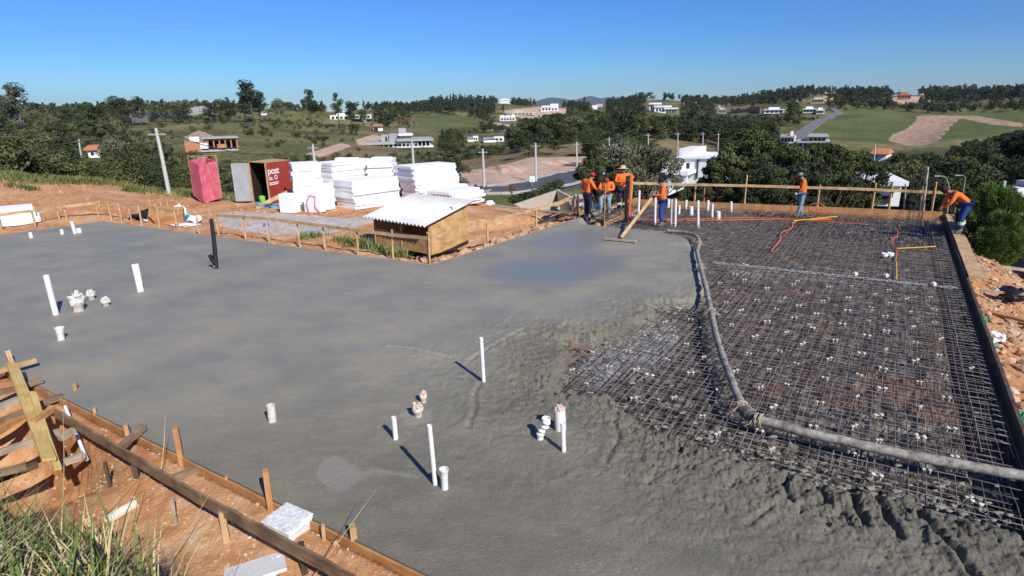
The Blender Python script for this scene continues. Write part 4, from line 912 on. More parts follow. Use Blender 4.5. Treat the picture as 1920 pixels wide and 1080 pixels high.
m_ = MB(); m_.bar(A0+Vector((0,0,zt+.16)), A2+Vector((0,0,zt+.24)), .05, .04); m_.bar(A0+Vector((0,0,zt+.18)), A1+Vector((0,0,zt+.18)), .04,.04); m_.bar(A3+Vector((0,0,zt+.2)), A2+Vector((0,0,zt+.2)), .04,.04); put(m_.build('roof_frame', wp), root)
m_ = MB(); m_.box(A1+ (A2-A1)*.25+Vector((0,0,zt+.24)), (.4,.25,.06)); put(m_.build('roof_weight', wgr), root)
m_ = MB(); m_.bar((A0+A1)/2, (A0+A1)/2, .01, .01)
# dark red cabin with an open galvanised door
r0 = hit(476,380,20,50); r1 = hit(507,385,20,50); r2 = hit(550,374,20,60); zb = r1.z; zt = hgt(r1, 307)
root = empty('red_cabin', r1, 'dark red site cabin with its galvanised door standing open, half behind the white foam', 'cabin')
B1 = flat(r1, zb); B0 = flat(r0, zb); B0 = B1 + (B0-B1).normalized()*max(.9, (B0-B1).length); B2 = B1 + (r2-B1).normalized()*max(1.3, (r2-B1).length); B2.z = zb; B3 = B0 + (B2-B1)
def panel(a, b, z0, z1, th, m, parent, name):
    m_ = MB(); d = (b-a).normalized(); m_.bar(a.lerp(b,.5)+Vector((0,0,z0)), a.lerp(b,.5)+Vector((0,0,z1)), (b-a).length, th, up=Vector((d.y,-d.x,0))); return put(m_.build(name, m), parent)
sidew = panel(B1, B2, 0, zt, .03, redm, root, 'side_panel'); panel(B0, B3, 0, zt, .03, redm, root, 'side_panel'); panel(B3, B2, 0, zt, .03, redm, root, 'back_panel')
m_ = MB(); m_.add([p+Vector((0,0,zt+.02)) for p in (B0,B1,B2,B3)] + [p+Vector((0,0,zt+.05)) for p in (B0,B1,B2,B3)], [(3,2,1,0),(4,5,6,7),(0,1,5,4),(1,2,6,5),(2,3,7,6),(3,0,4,7)]); put(m_.build('roof', wp), root)
shadew = mat('dark stained lining', (.02,.014,.012), .9, .3, 3); e_ = (B3-B0).normalized()*.06; f_ = (B1-B0).normalized()*.05  # near-black panels and floor put the cabin's inner shade into colour
panel(B0+e_+f_, B3-e_+f_, .02, zt-.02, .01, shadew, root, 'lining'); panel(B3-e_+f_, B2-e_-f_, .02, zt-.02, .01, shadew, root, 'lining'); panel(B1+e_-f_, B2-e_-f_, .02, zt-.02, .01, shadew, root, 'lining')
m_ = MB(); m_.prism([(p.x,p.y) for p in (B0+f_, B1-f_, B2-f_-e_, B3+f_-e_)], zb+.04, zb+.06); put(m_.build('floor', shadew), root)
for p in (B0,B1): m_ = MB(); m_.bar(p, p+Vector((0,0,zt)), .06, .06); put(m_.build('door_frame', wp), root)
dr = hit(447,381,20,50); D1 = B0.copy(); D0 = D1 + (flat(dr,zb)-D1).normalized()*.88
dd_ = corr(D0, D1, .1, zt-.02, galv, root, 'door', .11, .014)
for z_ in (.14, zt*.5, zt-.08): m_ = MB(); m_.bar(D0+Vector((0,-.03,z_)), D1+Vector((0,-.03,z_)), .03, .03); o = m_.build('crossbar', galv); o.parent = dd_; o.matrix_parent_inverse = dd_.matrix_world.inverted(); o.matrix_parent_inverse = parent_inv(root)
m_ = MB(); m_.bar(D1+Vector((0,0,.05)), D1+Vector((0,0,zt)), .07, .05); put(m_.build('hinge_post', wp), root)
dP = (B2-B1).normalized(); nP = Vector((dP.y, -dP.x, 0)); nP = nP if nP.y < 0 else -nP
wt = mat('white lettering', (.80,.78,.76), .6)
tc_ = bpy.data.curves.new('lettering', 'FONT'); tc_.body = 'posto'; tc_.size = .50; tc_.extrude = .003; tc_.offset = .010
def textobj(body, size, along, z, name='lettering'):
    t = bpy.data.curves.new(name, 'FONT'); t.body = body; t.size = size; t.extrude = .003; t.offset = size*.02
    o = bpy.data.objects.new('tmp', t); col.objects.link(o); bpy.context.view_layer.update()
    me = bpy.data.meshes.new_from_object(o.evaluated_get(bpy.context.evaluated_depsgraph_get())); bpy.data.objects.remove(o)
    M = Matrix((( dP.x, 0, nP.x, 0), (dP.y, 0, nP.y, 0), (0, 1, 0, 0), (0,0,0,1)))
    M.translation = B1 + dP*along + nP*.028 + Vector((0,0,z)); me.transform(M); me.materials.clear(); me.materials.append(wt)
    o = bpy.data.objects.new(name, me); col.objects.link(o); return put(o, root)
textobj('post', .46, .08, zt*.74); textobj('O', .30, .50, zt*.60)
m_ = MB()
for z_, x0, x1 in ((.66,.1,.34),(.62,.1,.40),(.54,.1,.80),(.50,.1,.74)): m_.box(B1 + dP*(x0+x1)/2 + nP*.024 + Vector((0,0,zt*z_-.02)), (x1-x0, .006, .045), Matrix.Rotation(math.atan2(dP.y,dP.x),3,'Z'))
put(m_.build('printed_lines', wt), root)

# ================================================================== FOAM
fm = mat('white foam', (.86,.86,.86), .85, .02, 4, bump=.25, bscale=120, bdist=.003)
ORD = ['first','second','third','fourth','fifth','sixth','seventh','eighth','ninth','tenth','eleventh','twelfth','thirteenth']
def stack(corner, left, right, ytop, n, label, group, jit=.05, lean=0.0, th=None, rl=None, rr=None, z0=None):
    c = hit(*corner, 18, 60); zb = c.z if z0 is None else z0; l = hit(*left, 18, 60); r = hit(*right, 18, 60)
    l.z = r.z = zb; c.z = zb; H_ = hgt(c, ytop); th = H_/n
    dl, dr_ = (l-c), (r-c); 
    if rl: dl = dl.normalized()*rl
    if rr: dr_ = dr_.normalized()*rr
    dl = Vector((-dr_.y, dr_.x, 0)).normalized()*dl.length if Vector((-dr_.y, dr_.x, 0)).dot(dl) > 0 else Vector((dr_.y, -dr_.x, 0)).normalized()*dl.length
    ctr = c + (dl+dr_)/2; ang = math.atan2(dr_.y, dr_.x)
    for i in range(n):
        t_ = th*random.uniform(.93,.985); kx, ky = random.uniform(.95,1.03), random.uniform(.95,1.04); sh_ = Vector((random.uniform(-jit,jit), random.uniform(-jit,jit), 0)) + (-dr_.normalized())*lean*i
        m_ = MB(); m_.box((0,0,0), (dr_.length*kx, dl.length*ky, t_)); o = m_.build('foam_block', fm, bevel=.012)
        o.location = ctr + sh_ + Vector((0,0,th*(i+.5))); o.rotation_euler.z = ang + random.uniform(-.05,.05)
        tag(o, 'white foam slab, ' + ('topmost' if i == n-1 else 'lowest' if i == 0 else ORD[i] + ' from the bottom') + ' in ' + label, 'foam block', group)
    return ctr, zb + H_
stack((667,394),(630,385),(757,381),340,8,'the low front stack nearest the shed','foam slabs in the low front stack', rl=1.5, rr=2.65, jit=.03, lean=.02)
stack((555,394),(532,386),(606,388),308,12,'the narrow stack beside the red cabin','foam slabs in the stack by the red cabin', rl=1.5, rr=1.3, jit=.03)
S2T = stack((628,378),(596,372),(720,366),306,13,'the wide stack behind the low one','foam slabs in the wide rear stack', rl=1.4, rr=3.1, jit=.04)
S4T = stack((738,371),(708,364),(800,362),303,13,'the middle rear stack','foam slabs in the middle rear stack', rl=1.3, rr=3.1, jit=.04)
stack((784,378),(752,368),(866,370),312,13,'the tall right hand stack','foam slabs in the right stack', rl=1.5, rr=2.7, jit=.06, lean=.02)
stack((846,390),(800,382),(912,386),360,5,'the flat pile right of the shed roof','foam slabs fallen by the shed', rl=1.4, rr=2.3, jit=.15)
stack((838,380),(820,378),(872,374),352,4,'the low pile before the right stack','foam slabs slipped from the right stack', rl=1.0, rr=1.7, jit=.2)
for (x, y, w_, h_, d_, l) in ((545,398,.75,.85,.5,'upright white foam offcut in front of the red cabin'),(592,397,.8,.95,.5,'foam offcut with orange tape standing left of the low front stack'),(611,392,.7,1.2,.5,'tall foam offcut filling the gap before the wide rear stack')):
    p = hit(x, y, 18, 60); o = MB().box((0,0,h_/2), (w_, d_, h_)).build('foam_offcut', fm, bevel=.015); o.location = p; o.rotation_euler.z = -.35; tag(o, l, 'foam block')
for (x, y, z_, w_, l) in ((646,299,0,1.1,'small loose foam strip on top of the wide rear stack'),(762,297,0,1.0,'small loose foam strip on top of the middle rear stack')):
    cz_ = S2T if x < 700 else S4T; p = cz_[0].copy(); p.z = cz_[1] + .07; o = MB().box((0,0,0), (w_,.5,.14)).build('foam_offcut', fm, bevel=.015); o.location = p; o.rotation_euler.z = -.2; tag(o, l, 'foam block')
p0_, p1_ = hit(481,391,18,50), hit(560,392,18,50); rr_ = math.hypot(p0_.x,p0_.y); mb = MB(); mb.bar(p0_+Vector((0,0,.02)), at_r(566,347,rr_-.2), .22, .05, up=(0,-1,.6), seg=4); tag(mb.build('plank', wp), 'long pale board leaning on the narrow foam stack', 'plank')
tp = mat('orange red tape', (.62,.13,.08), .6); p = hit(592,397,18,60); mb = MB(); mb.tube([p+Vector((-.2,-.30,.05)), p+Vector((-.28,-.30,.5)), p+Vector((-.1,-.30,.8)), p+Vector((.15,-.34,.72)), p+Vector((.1,-.38,.3)), p+Vector((.35,-.45,.02))], .018, 6); tag(mb.build('strap', tp), 'loose orange red strap looped over a foam offcut', 'strap')
tarp = mat('blue green tarp', (.06,.16,.20), .5, .3, 6, c2=(.14,.30,.36)); lime = mat('lime plastic', (.25,.62,.10), .45)
p = hit(503,389,18,50); mb = MB(); mb.blob(p+Vector((0,0,.10)), (.55,.3,.16), 4, .5, 3, 2.2); tag(mb.build('tarp', tarp), 'crumpled blue green tarp at the foot of the leaning board', 'tarp')
p = hit(494,379,18,50); mb = MB(); mb.lathe(p, [(0,0),(.17,0),(.2,.3),(.18,.31),(.16,.02),(0,.02)], 14); tag(mb.build('bucket', lime), 'lime green bucket in front of the red cabin', 'bucket')
# long white sheets at the far left
for i in range(6):
    a = G(-70,438-i*6,-.25); a = G(-150 , 440, -.25); 
    p0_ = G(-130, 446, -.3) + Vector((0,0,.13*i)); p1_ = G(84, 424, -.3) + Vector((0,0,.13*i)); mb = MB(); d_ = (p1_-p0_).normalized(); s_ = Vector((-d_.y, d_.x, 0)); w_ = 1.9 - i*.12
    mb.bar(p0_ + s_*(w_/2 + i*.14 + .35), p1_ + s_*(w_/2 + i*.14+.35) - d_*random.uniform(0,.25), w_, .115, seg=2); tag(mb.build('white_sheet', fm), 'long white sheet, ' + (['lowest','second','third','fourth','fifth','topmost'][i]) + ' of the flat pile at the far left edge', 'sheet', 'white sheets piled at the far left')
# ================================================================== SCRAPS AND SOIL
whitep = mat('white plastic', (.78,.78,.78), .45, .1, 8, bump=.4, bscale=25); blackp = mat('black plastic', (.015,.015,.018), .35, .2, 8, bump=.5, bscale=15, spec=.5); bluep = mat('blue plastic', (.05,.16,.45), .45, .2, 8)
greenp = mat('green plastic', (.02,.35,.20), .45, .3, 8); card = mat('cardboard', (.42,.30,.17), .85, .15, 6)
def scrap(px, py, sz, label, m, cat, name, seed=0, amp=.4, z=None, wz=None):
    p = hit(px, py, 3, 60) if z is None else G(px, py, z); mb = MB(); mb.blob(p + Vector((0,0,sz[2]*.6)), sz, seed+px, amp, 3, 2.2); return tag(mb.build(name, m), label, cat)
scrap(261,412,(.38,.22,.16),'black plastic tub lying behind the thin stakes',blackp,'tub','black_tub'); scrap(285,404,(.42,.2,.2),'black bag behind the thin stakes',blackp,'bag','black_bag')
scrap(337,398,(.28,.2,.2),'white bag at the top of the scrap heap',whitep,'bag','white_bag'); scrap(341,408,(.24,.2,.14),'white bag in the middle of the scrap heap',whitep,'bag','white_bag'); scrap(366,416,(.30,.22,.16),'white sack on the right of the scrap heap',whitep,'bag','white_bag')
scrap(351,412,(.22,.18,.13),'blue and green sack in the scrap heap',bluep,'bag','blue_sack'); scrap(350,408,(.2,.16,.10),'lime green sack on the blue one',lime,'bag','green_sack'); scrap(283,417,(.32,.22,.12),'white torn sack beside the black tub',whitep,'bag','white_sack'); scrap(346,424,(.5,.14,.07),'flat white sheet of scrap near the slab',whitep,'scrap','scrap_sheet')
p = hit(314,413,10,50); mb = MB(); mb.box(p+Vector((0,0,.2)), (1.3,.9,.35), Matrix.Rotation(.4,3,'Z') @ Matrix.Rotation(.3,3,'X')); tag(mb.build('plywood_box', wo_), 'orange plywood box tipped over beside the scrap heap', 'box')
for i, (a, b) in enumerate((((283,392),(285,372)),((292,390),(294,378)),((303,388),(304,377)),((315,386),(314,369)))):
    q = hit(*a, 15, 50); mb = MB(); mb.bar(q, q+Vector((0,0,hgt(q,b[1]))), .07, .05, up=(1,0,0)); tag(mb.build('stake', wp), ['leftmost small stake behind the low fence','second small stake behind the low fence','third small stake behind the low fence','tallest small stake behind the low fence, by the scrap heap'][i], 'stake')
scrap(499,424,(.12,.09,.08),'small blue white can on the pale patch behind the batter board',bluep,'can','paint_can')
scrap(772,481,(.32,.14,.10),'black crumpled sheet beside the shed post',blackp,'bag','black_bag'); scrap(797,488,(.18,.1,.06),'white scrap paper near the shed corner',whitep,'scrap','scrap_paper')
# foreground crate, can, panels, tubes
pc = G(546,1012,-.24); root = empty('foam_crate', pc, 'white cracked crate with a lid standing in the soil under the long rail', 'crate'); rz = Matrix.Rotation(R(-30),3,'Z')
cracked = mat('cracked white plastic', (.74,.75,.74), .5, .35, 22, bump=.8, bscale=60)
m_ = MB(); m_.box(pc+Vector((0,0,.12)), (.36,.30,.26), rz, 1.10); put(m_.build('body', cracked, bevel=.02), root)
m_ = MB(); m_.box(pc+Vector((-.01,.0,.262)), (.40,.34,.025), rz @ Matrix.Rotation(.05,3,'X')); put(m_.build('lid', cracked, bevel=.01), root)
pc = G(545,1062,-.38); root = empty('paint_bucket', pc, 'cream bucket with yellow rust inside, under the rail at the bottom edge', 'bucket')
m_ = MB(); m_.lathe(pc, [(0,0),(.10,0),(.115,.13),(.12,.15),(.108,.15),(.098,.10),(0,.09)], 20); put(m_.build('body', mat('cream plastic', (.66,.62,.45), .5, .2, 12), smooth=True), root)
m_ = MB(); m_.blob(pc+Vector((0,0,.10)), (.085,.085,.03), 3, .4); put(m_.build('contents', mat('ochre paste', (.62,.38,.08), .7, .3, 25)), root)
for i, (a, b, w_, l) in enumerate((((420,1088),(535,1050),.36,'white panel lying in the soil at the bottom edge, behind the other'),((400,1130),(520,1090),.5,'white panel lying in the soil at the bottom edge, in front'))):
    mb = MB(); mb.bar(G(*a,-.18), G(*b,-.16), w_, .03, up=(-.2,.1,1)); tag(mb.build('white_board', mat('white board', (.74,.74,.72), .6, .08, 6)), l, 'panel')
def tubep(a, b, r, label, z=-.25, m=None):
    A, B = G(*a, z), G(*b, z+.02); ax = (B-A).normalized(); mb = MB(); mb.tube([A,B], r, 14, False); mb.tube([B - ax*r*.8, A + ax*r*.8], r*.86, 14, True); mb.tube([B, B+ax*.0005],[r,r*.86],14,False)
    return tag(mb.build('pipe', m or pvcd, smooth=False), label, 'pipe')
tubep((200,975),(255,944),.055,'white pipe offcut lying on the soil by the grass'); tubep((160,786),(186,796),.055,'white pipe offcut with an open end lying by the slab above the long rail', -.2, pvcd)
tubep((655,1085),(693,1062),.04,'pale pipe offcut lying at the bottom edge beside the pale stake', -.25, pvc); tubep((462,1020),(492,1010),.06,'grey white pipe offcut below the middle of the rail', -.35); tubep((478,975),(500,962),.035,'small pipe offcut between rail and crate',-.2)
# clods and stones: nobody could count them
soilm = mat('dry clods', (.34,.165,.075), .95, .25, 3, c2=(.53,.34,.21), bump=.5, bscale=30); chalk = mat('pale mortar crumbs', (.55,.47,.38), .95, .2, 9)
def clods(name, pts_fn, n, smin, smax, m):
    mb = MB(); XY = np.array([pts_fn() for _ in range(n)]); ZZ = H(XY[:,0], XY[:,1])
    for i in range(n):
        (x, y), z = XY[i], float(ZZ[i]); s = smin*(smax/smin)**(random.random()**1.7)
        mb.blob((x, y, z + s*.25), (s*random.uniform(.7,1.4), s*random.uniform(.7,1.2), s*random.uniform(.45,.8)), i, .35, 1, 1.8)
    return tag(mb.build(name, m), kind='stuff')
def along(a, b, w0, w1, nrm):
    def f():
        p = a.lerp(b, random.random()) + nrm*random.uniform(w0, w1); return p.x, p.y
    return f
clods('soil_clods', along(n1 - dN*3, n2 + dN*1.5, .04, 1.5, nN), 1500, .005, .035, soilm)
clods('mortar_crumbs', along(n1 - dN*3, n2 + dN*1.5, .04, .7, nN), 260, .006, .022, chalk)
enJ = (pJ-pI).normalized(); enJ = Vector((-enJ.y, enJ.x, 0)); enA = (pA-pI).normalized(); enA = Vector((enA.y, -enA.x, 0)); enA = enA if enA.y > 0 else -enA
clods('trench_rubble', along(pI, pJ, .08, 2.0, enJ), 800, .03, .20, soilm)
clods('trench_rubble', along(pI, pJ, .05, .9, enJ), 240, .03, .12, chalk)
clods('edge_rubble', along(pI, pA, .06, .8, enA), 420, .02, .12, soilm)
clods('edge_rubble', along(pB - AU*4.5, pB - AU*17, .1, 2.8, AV), 1700, .015, .11, soilm)
clods('edge_rubble', along(pB - AU*4.5, pB - AU*17, .1, 2.2, AV), 300, .015, .08, chalk)
def yardp():
    while True:
        x, y = random.uniform(-24, -2), random.uniform(16, 34); 
        if sd_slab(np.array([x]), np.array([y]))[0][0] > .3: return x, y
clods('yard_clods', yardp, 900, .02, .11, soilm)
for i, (x, y, dx, dy, z) in enumerate(((300,912,26,12,-.2),(365,962,30,-8,-.28),(430,935,24,14,-.2),(492,985,22,-12,-.22),(600,1040,30,10,-.22),(228,870,26,-6,-.25),(190,905,30,16,-.35),(340,1010,26,-14,-.35),(620,1020,16,20,-.2),(700,1068,22,-8,-.2),(395,905,18,8,-.18),(275,880,14,-12,-.2))):
    mb = MB(); mb.bar(G(x,y,z), G(x+dx,y+dy,z+random.uniform(0,.05)), random.uniform(.02,.05), .02, seg=2, wob=.003)
    tag(mb.build('timber_offcut', (wp, wgr, wg, wo_)[i % 4]), ('pale','grey','dark','orange')[i % 4] + ' splinter of wood lying on the soil beside the long rail', 'offcut', ('pale','grey','dark','orange')[i % 4] + ' wood splinters on the near soil')
for i, (x, y, z) in enumerate(((455,958,-.2),(478,950,-.2),(640,1012,-.2),(585,995,-.2),(345,900,-.2),(410,915,-.2),(300,870,-.2))):
    mb = MB(); mb.blob(G(x,y,z), (random.uniform(.03,.07), random.uniform(.03,.06), random.uniform(.02,.04)), i*3+x, .5, 2, 2.5); tag(mb.build('mortar_lump', chalk), 'pale lump of mortar on the soil between the slab edge and the long rail', 'lump', 'mortar lumps by the slab edge')
for i, (x, y, s_) in enumerate(((520,1050,.07),(478,1008,.06),(575,1030,.05),(600,1052,.06),(440,985,.05),(505,960,.05))):
    mb = MB(); mb.blob(G(x,y,-.2), (s_, s_*.7, s_*.5), x, .6, 3, 3); tag(mb.build('crumpled_wrapper', whitep), 'crumpled white wrapper on the soil near the cracked white crate', 'wrapper', 'crumpled wrappers near the crate')
for i, (x, y, yt, m__, l) in enumerate(((205,905,868,wk,'short dark stake under the upper part of the long rail'),(330,975,935,wgr,'short grey stake under the long rail left of the dark prop'),(610,1030,985,wp,'short pale stake right of the white crate'),(185,800,765,wp,'short pale stake just outside the slab near the timber heap'),(430,925,893,wo_,'short orange stake between two tall stakes at the slab edge'))):
    post(x, y, yt, l, m__, .05, z=-.22)
# right side debris: planks and soil boxes beside the form board
for (a, b, z, w_, m__, l) in (((1832,580),(1935,604),-.25,.16,wo_,'orange plank lying across the dug soil right of the form board, upper one'),((1862,672),(1945,690),-.3,.14,wo_,'pale orange plank right of the form board, lower one'),((1838,545),(1925,552),-.1,.05,wgr,'grey lath at the edge of the dug soil'),((1822,500),(1850,512),-.15,.3,wgr,'stack of short grey laths outside the walkway plank')):
    mb = MB(); mb.bar(G(*a,z), G(*b,z), w_, .05, seg=3, wob=.004); tag(mb.build('plank', m__), l, 'plank')
scrap(1843,606,(.06,.06,.07),'green plastic bit beside the right form board, upper one',greenp,'scrap','plastic_scrap',z=-.2); scrap(1862,655,(.07,.06,.06),'green and white plastic bit beside the form board',greenp,'scrap','plastic_scrap',z=-.2); scrap(1916,790,(.08,.1,.08),'bright green plastic bit at the right edge of the picture',greenp,'scrap','plastic_scrap',z=-.2)
scrap(1868,640,(.12,.1,.10),'white crumpled bag beside the green plastic bits',whitep,'bag','white_bag',z=-.2); scrap(1900,560,(.25,.2,.16),'black bag lying in the dug soil at the right',blackp,'bag','black_bag',z=-.25)
# black tarpaulin with a white edge
ta, tb = G(1850,528,-1.3), G(1990,560,-1.3); dt = (tb-ta); L_ = dt.length; dt.normalize(); nt_ = Vector((-dt.y, dt.x, 0)); vs = []; nU, nV = 60, 26
for i in range(nU):
    for j in range(nV):
        u = i/(nU-1)*L_*1.2; v = j/(nV-1)*1.6; z = -1.15 + .75*math.sin(min(1,v/1.6)*PI*.55) + .10*noise.noise(Vector((u*1.8, v*1.2, 0))) + .05*noise.noise(Vector((u*5, v*2, 3)))
        p = ta + dt*u + nt_*v; vs.append((p.x, p.y, z))
mb = MB(); mb.add(vs, [(i*nV+j, (i+1)*nV+j, (i+1)*nV+j+1, i*nV+j+1) for i in range(nU-1) for j in range(nV-1)]); tag(mb.build('tarpaulin', blackp, smooth=True), 'black tarpaulin draped over a heap outside the right form board', 'tarpaulin')
mb = MB(); mb.bar(G(1822,540,-.35), G(1935,545,-.55), .10, .06, seg=4); tag(mb.build('plank', wgr), 'whitish beam in front of the black tarpaulin', 'plank')
mb = MB(); mb.bar(G(1818,492,-.5), G(1935,508,-.7), .06, .08, seg=4); tag(mb.build('rail', wgr), 'pale rail behind the black tarpaulin', 'rail')

# ================================================================== GRASS
def blades(name, pts_fn, n, h0, h1, w, m, bend=.5, label=None, cat=None, seg=3, lean=(0,0)):
    V = []; Q = []; XY = np.array([pts_fn() for _ in range(n)]); ZZ = H(XY[:,0], XY[:,1])
    for i in range(n):
        (x, y), z = XY[i], float(ZZ[i]) - .03; h = random.uniform(h0, h1); a = random.uniform(0, 2*PI); b = bend*random.uniform(.3,1.3); ww = w*random.uniform(.6,1.3)
        dx, dy = math.cos(a)*b*h + lean[0]*h, math.sin(a)*b*h + lean[1]*h; sx, sy = -math.sin(a)*ww/2, math.cos(a)*ww/2; o = len(V)
        for k in range(seg+1):
            t = k/seg; q = t*t; wd = (1 - t**2.2)*.96 + .04; cx, cy, cz = x + dx*q, y + dy*q, z + h*t*(1 - .28*b*t)
            V.append((cx - sx*wd, cy - sy*wd, cz)); V.append((cx + sx*wd, cy + sy*wd, cz))
        for k in range(seg): Q.append((o+2*k, o+2*k+1, o+2*k+3, o+2*k+2))
    o = np_mesh(name, V, Q, m, False)
    return tag(o, label, cat) if label else tag(o, kind='stuff')
gg = mat('green blade', (.045,.085,.018), .6, .25, 1.2, c2=(.13,.18,.045)); gy = mat('dry blade', (.34,.27,.11), .7, .2, 1.5, c2=(.58,.49,.26)); gd = mat('dark blade', (.025,.05,.018), .6, .25, 1.5, c2=(.07,.10,.03))
nx_, ny_ = rng.uniform(-4.2, .2, 9000), rng.uniform(.9, 4.6, 9000); nz_ = H(nx_, ny_); npx, npy = projn(nx_, ny_, nz_)
NB = [(a, b) for a, b, z, px, py in zip(nx_, ny_, nz_, npx, npy) if -350 < px < 390 and z > -.1 and px + (py-960)*.1 < 330 + random.uniform(-60,60)]
def near_bank():
    while True:
        x, y = random.choice(NB); px = random.gauss(0, .05); return x + px, y + random.gauss(0, .05)
blades('grass', near_bank, 5600, .12, .5, .011, gy, .9); blades('grass', near_bank, 1100, .2, .7, .020, gg, .5); blades('grass', near_bank, 2200, .08, .35, .012, gd, .8)
SE = [(a, b) for a, b, z, px, py in zip(nx_, ny_, nz_, npx, npy) if 60 < px < 470 and 880 < py < 1180 and b > 2.4]
def soil_edge():
    while True:
        return random.choice(SE)
blades('grass', soil_edge, 170, .2, .6, .009, gy, .8)
for i, (x, y, xt, yt, m__) in enumerate(((118,960,118,770,gy),(300,900,310,780,gy),(245,1010,262,905,gg),(560,1120,705,918,gy),(300,1090,390,930,gy),(60,1010,70,910,gg),(20,1000,0,880,gg))):
    b = hit(x, y, 1.5, 10) if i != 3 else G(560,1120,-.3); rr_ = math.hypot(b.x,b.y); t_ = at_r(xt, yt, rr_ + .15); mb = MB()
    mb.tube([b, b.lerp(t_,.5)+Vector((.02,0,.03)), t_], [.006,.004,.0015], 5); tag(mb.build('grass_stalk', m__), ['tall dry stalk at the left, in front of the heap of timbers','thin dry stalk rising before the slab edge','green stalk bending over the soil','longest dry stalk, leaning right over the crate','dry stalk leaning over the dug soil','broad green stalk at the left edge, right of another','broad green stalk at the left picture edge'][i], 'grass stalk')
def bank_far():
    while True:
        px, py = random.uniform(-250, 470), random.uniform(296, 372)
        if inpoly(np.array([px]), np.array([py]), DIRT)[0]: continue
        p = hit(px, py, 24, 60)
        if math.hypot(p.x, p.y) < 56: return p.x + random.uniform(-.4,.4), p.y + random.uniform(-.4,.4)
cache = [bank_far() for _ in range(420)]
def bf():
    x, y = random.choice(cache); return x + random.gauss(0,.5), y + random.gauss(0,.5)
blades('grass', bf, 9000, .12, .40, .05, mat('meadow blade', (.10,.12,.03), .7, .3, .5, c2=(.26,.23,.09)), .6, seg=2); blades('grass', bf, 4000, .1, .35, .05, gg, .6, seg=2)
def weeds_shed():
    x, y = random.choice(((700,470),(715,470),(735,472),(690,466),(755,474),(675,462),(740,476),(722,468))); p = G(x + random.gauss(0,6), y + random.gauss(0,2.5), -.35); return p.x, p.y
blades('weeds', weeds_shed, 900, .15, .55, .035, gg, .6); blades('weeds', weeds_shed, 350, .15, .5, .03, gy, .6)
def weeds2():
    x, y = random.choice(((570,442),(590,444),(640,450),(655,458),(40,352),(60,356),(20,350),(250,357),(258,360),(240,358))); p = hit(x + random.gauss(0,5), y + random.gauss(0,2), 12, 50); return p.x, p.y
wc = [weeds2() for _ in range(70)]
def w2():
    x, y = random.choice(wc); return x + random.gauss(0,.15), y + random.gauss(0,.15)
blades('weeds', w2, 900, .12, .38, .03, gg, .6)

# ================================================================== PEOPLE
skin = mat('skin', (.30,.15,.09), .55, .08, 20); eyem = mat('eyes', (.02,.015,.01), .3); shirtm = mat('orange work shirt', (.85,.17,.03), .8, .12, 7, bump=.5, bscale=14, bdist=.02); navy = mat('navy trousers', (.018,.024,.045), .85, .25, 7, bump=.4, bscale=14); jean = mat('faded jeans', (.13,.20,.30), .85, .2, 7, c2=(.30,.38,.46), bump=.4, bscale=14)
royal = mat('royal blue trousers', (.025,.06,.24), .8, .2, 7, bump=.4, bscale=14); boot = mat('muddy boot', (.20,.16,.12), .9, .2, 12); hair = mat('black hair', (.012,.01,.009), .6); straw = mat('straw hat', (.55,.42,.22), .8, .1, 20); redc = mat('red cap', (.45,.03,.04), .7); greyc = mat('grey cap', (.20,.21,.20), .8, .2, 9); refl = mat('reflective band', (.55,.75,.35), .4)
glove = mat('pale glove', (.65,.63,.6), .8)
def skinned(name, P, E, Rd, root_i, m, parent, lv=1, extra=None):
    bm = bmesh.new(); ly = bm.verts.layers.skin.verify(); vs = {}
    for k, p in P.items():
        v = bm.verts.new(p); r = Rd[k]; v[ly].radius = r if isinstance(r, tuple) else (r, r); v[ly].use_root = (k == root_i); vs[k] = v
    for a, b in E: bm.edges.new((vs[a], vs[b]))
    me = bpy.data.meshes.new(name); bm.to_mesh(me); bm.free(); o = bpy.data.objects.new('tmp', me); col.objects.link(o)
    s = o.modifiers.new('s','SKIN'); s.use_smooth_shade = True; s.branch_smoothing = .3
    q = o.modifiers.new('q','SUBSURF'); q.levels = lv; q.render_levels = lv
    bpy.context.view_layer.update(); me2 = bpy.data.meshes.new_from_object(o.evaluated_get(bpy.context.evaluated_depsgraph_get())); bpy.data.objects.remove(o)
    if extra:
        bm = bmesh.new(); bm.from_mesh(me2)
        for (c, r) in extra:
            g = bmesh.ops.create_icosphere(bm, subdivisions=2, radius=r, matrix=Matrix.Translation(c))
            for v in g['verts']:
                for f in v.link_faces: f.material_index = 1
        bm.to_mesh(me2); bm.free()
    me2.materials.clear()
    for x in ([m, eyem] if extra else [m]): me2.materials.append(x)
    me2.polygons.foreach_set('use_smooth', [True]*len(me2.polygons))
    o = bpy.data.objects.new(name, me2); col.objects.link(o); return put(o, parent)
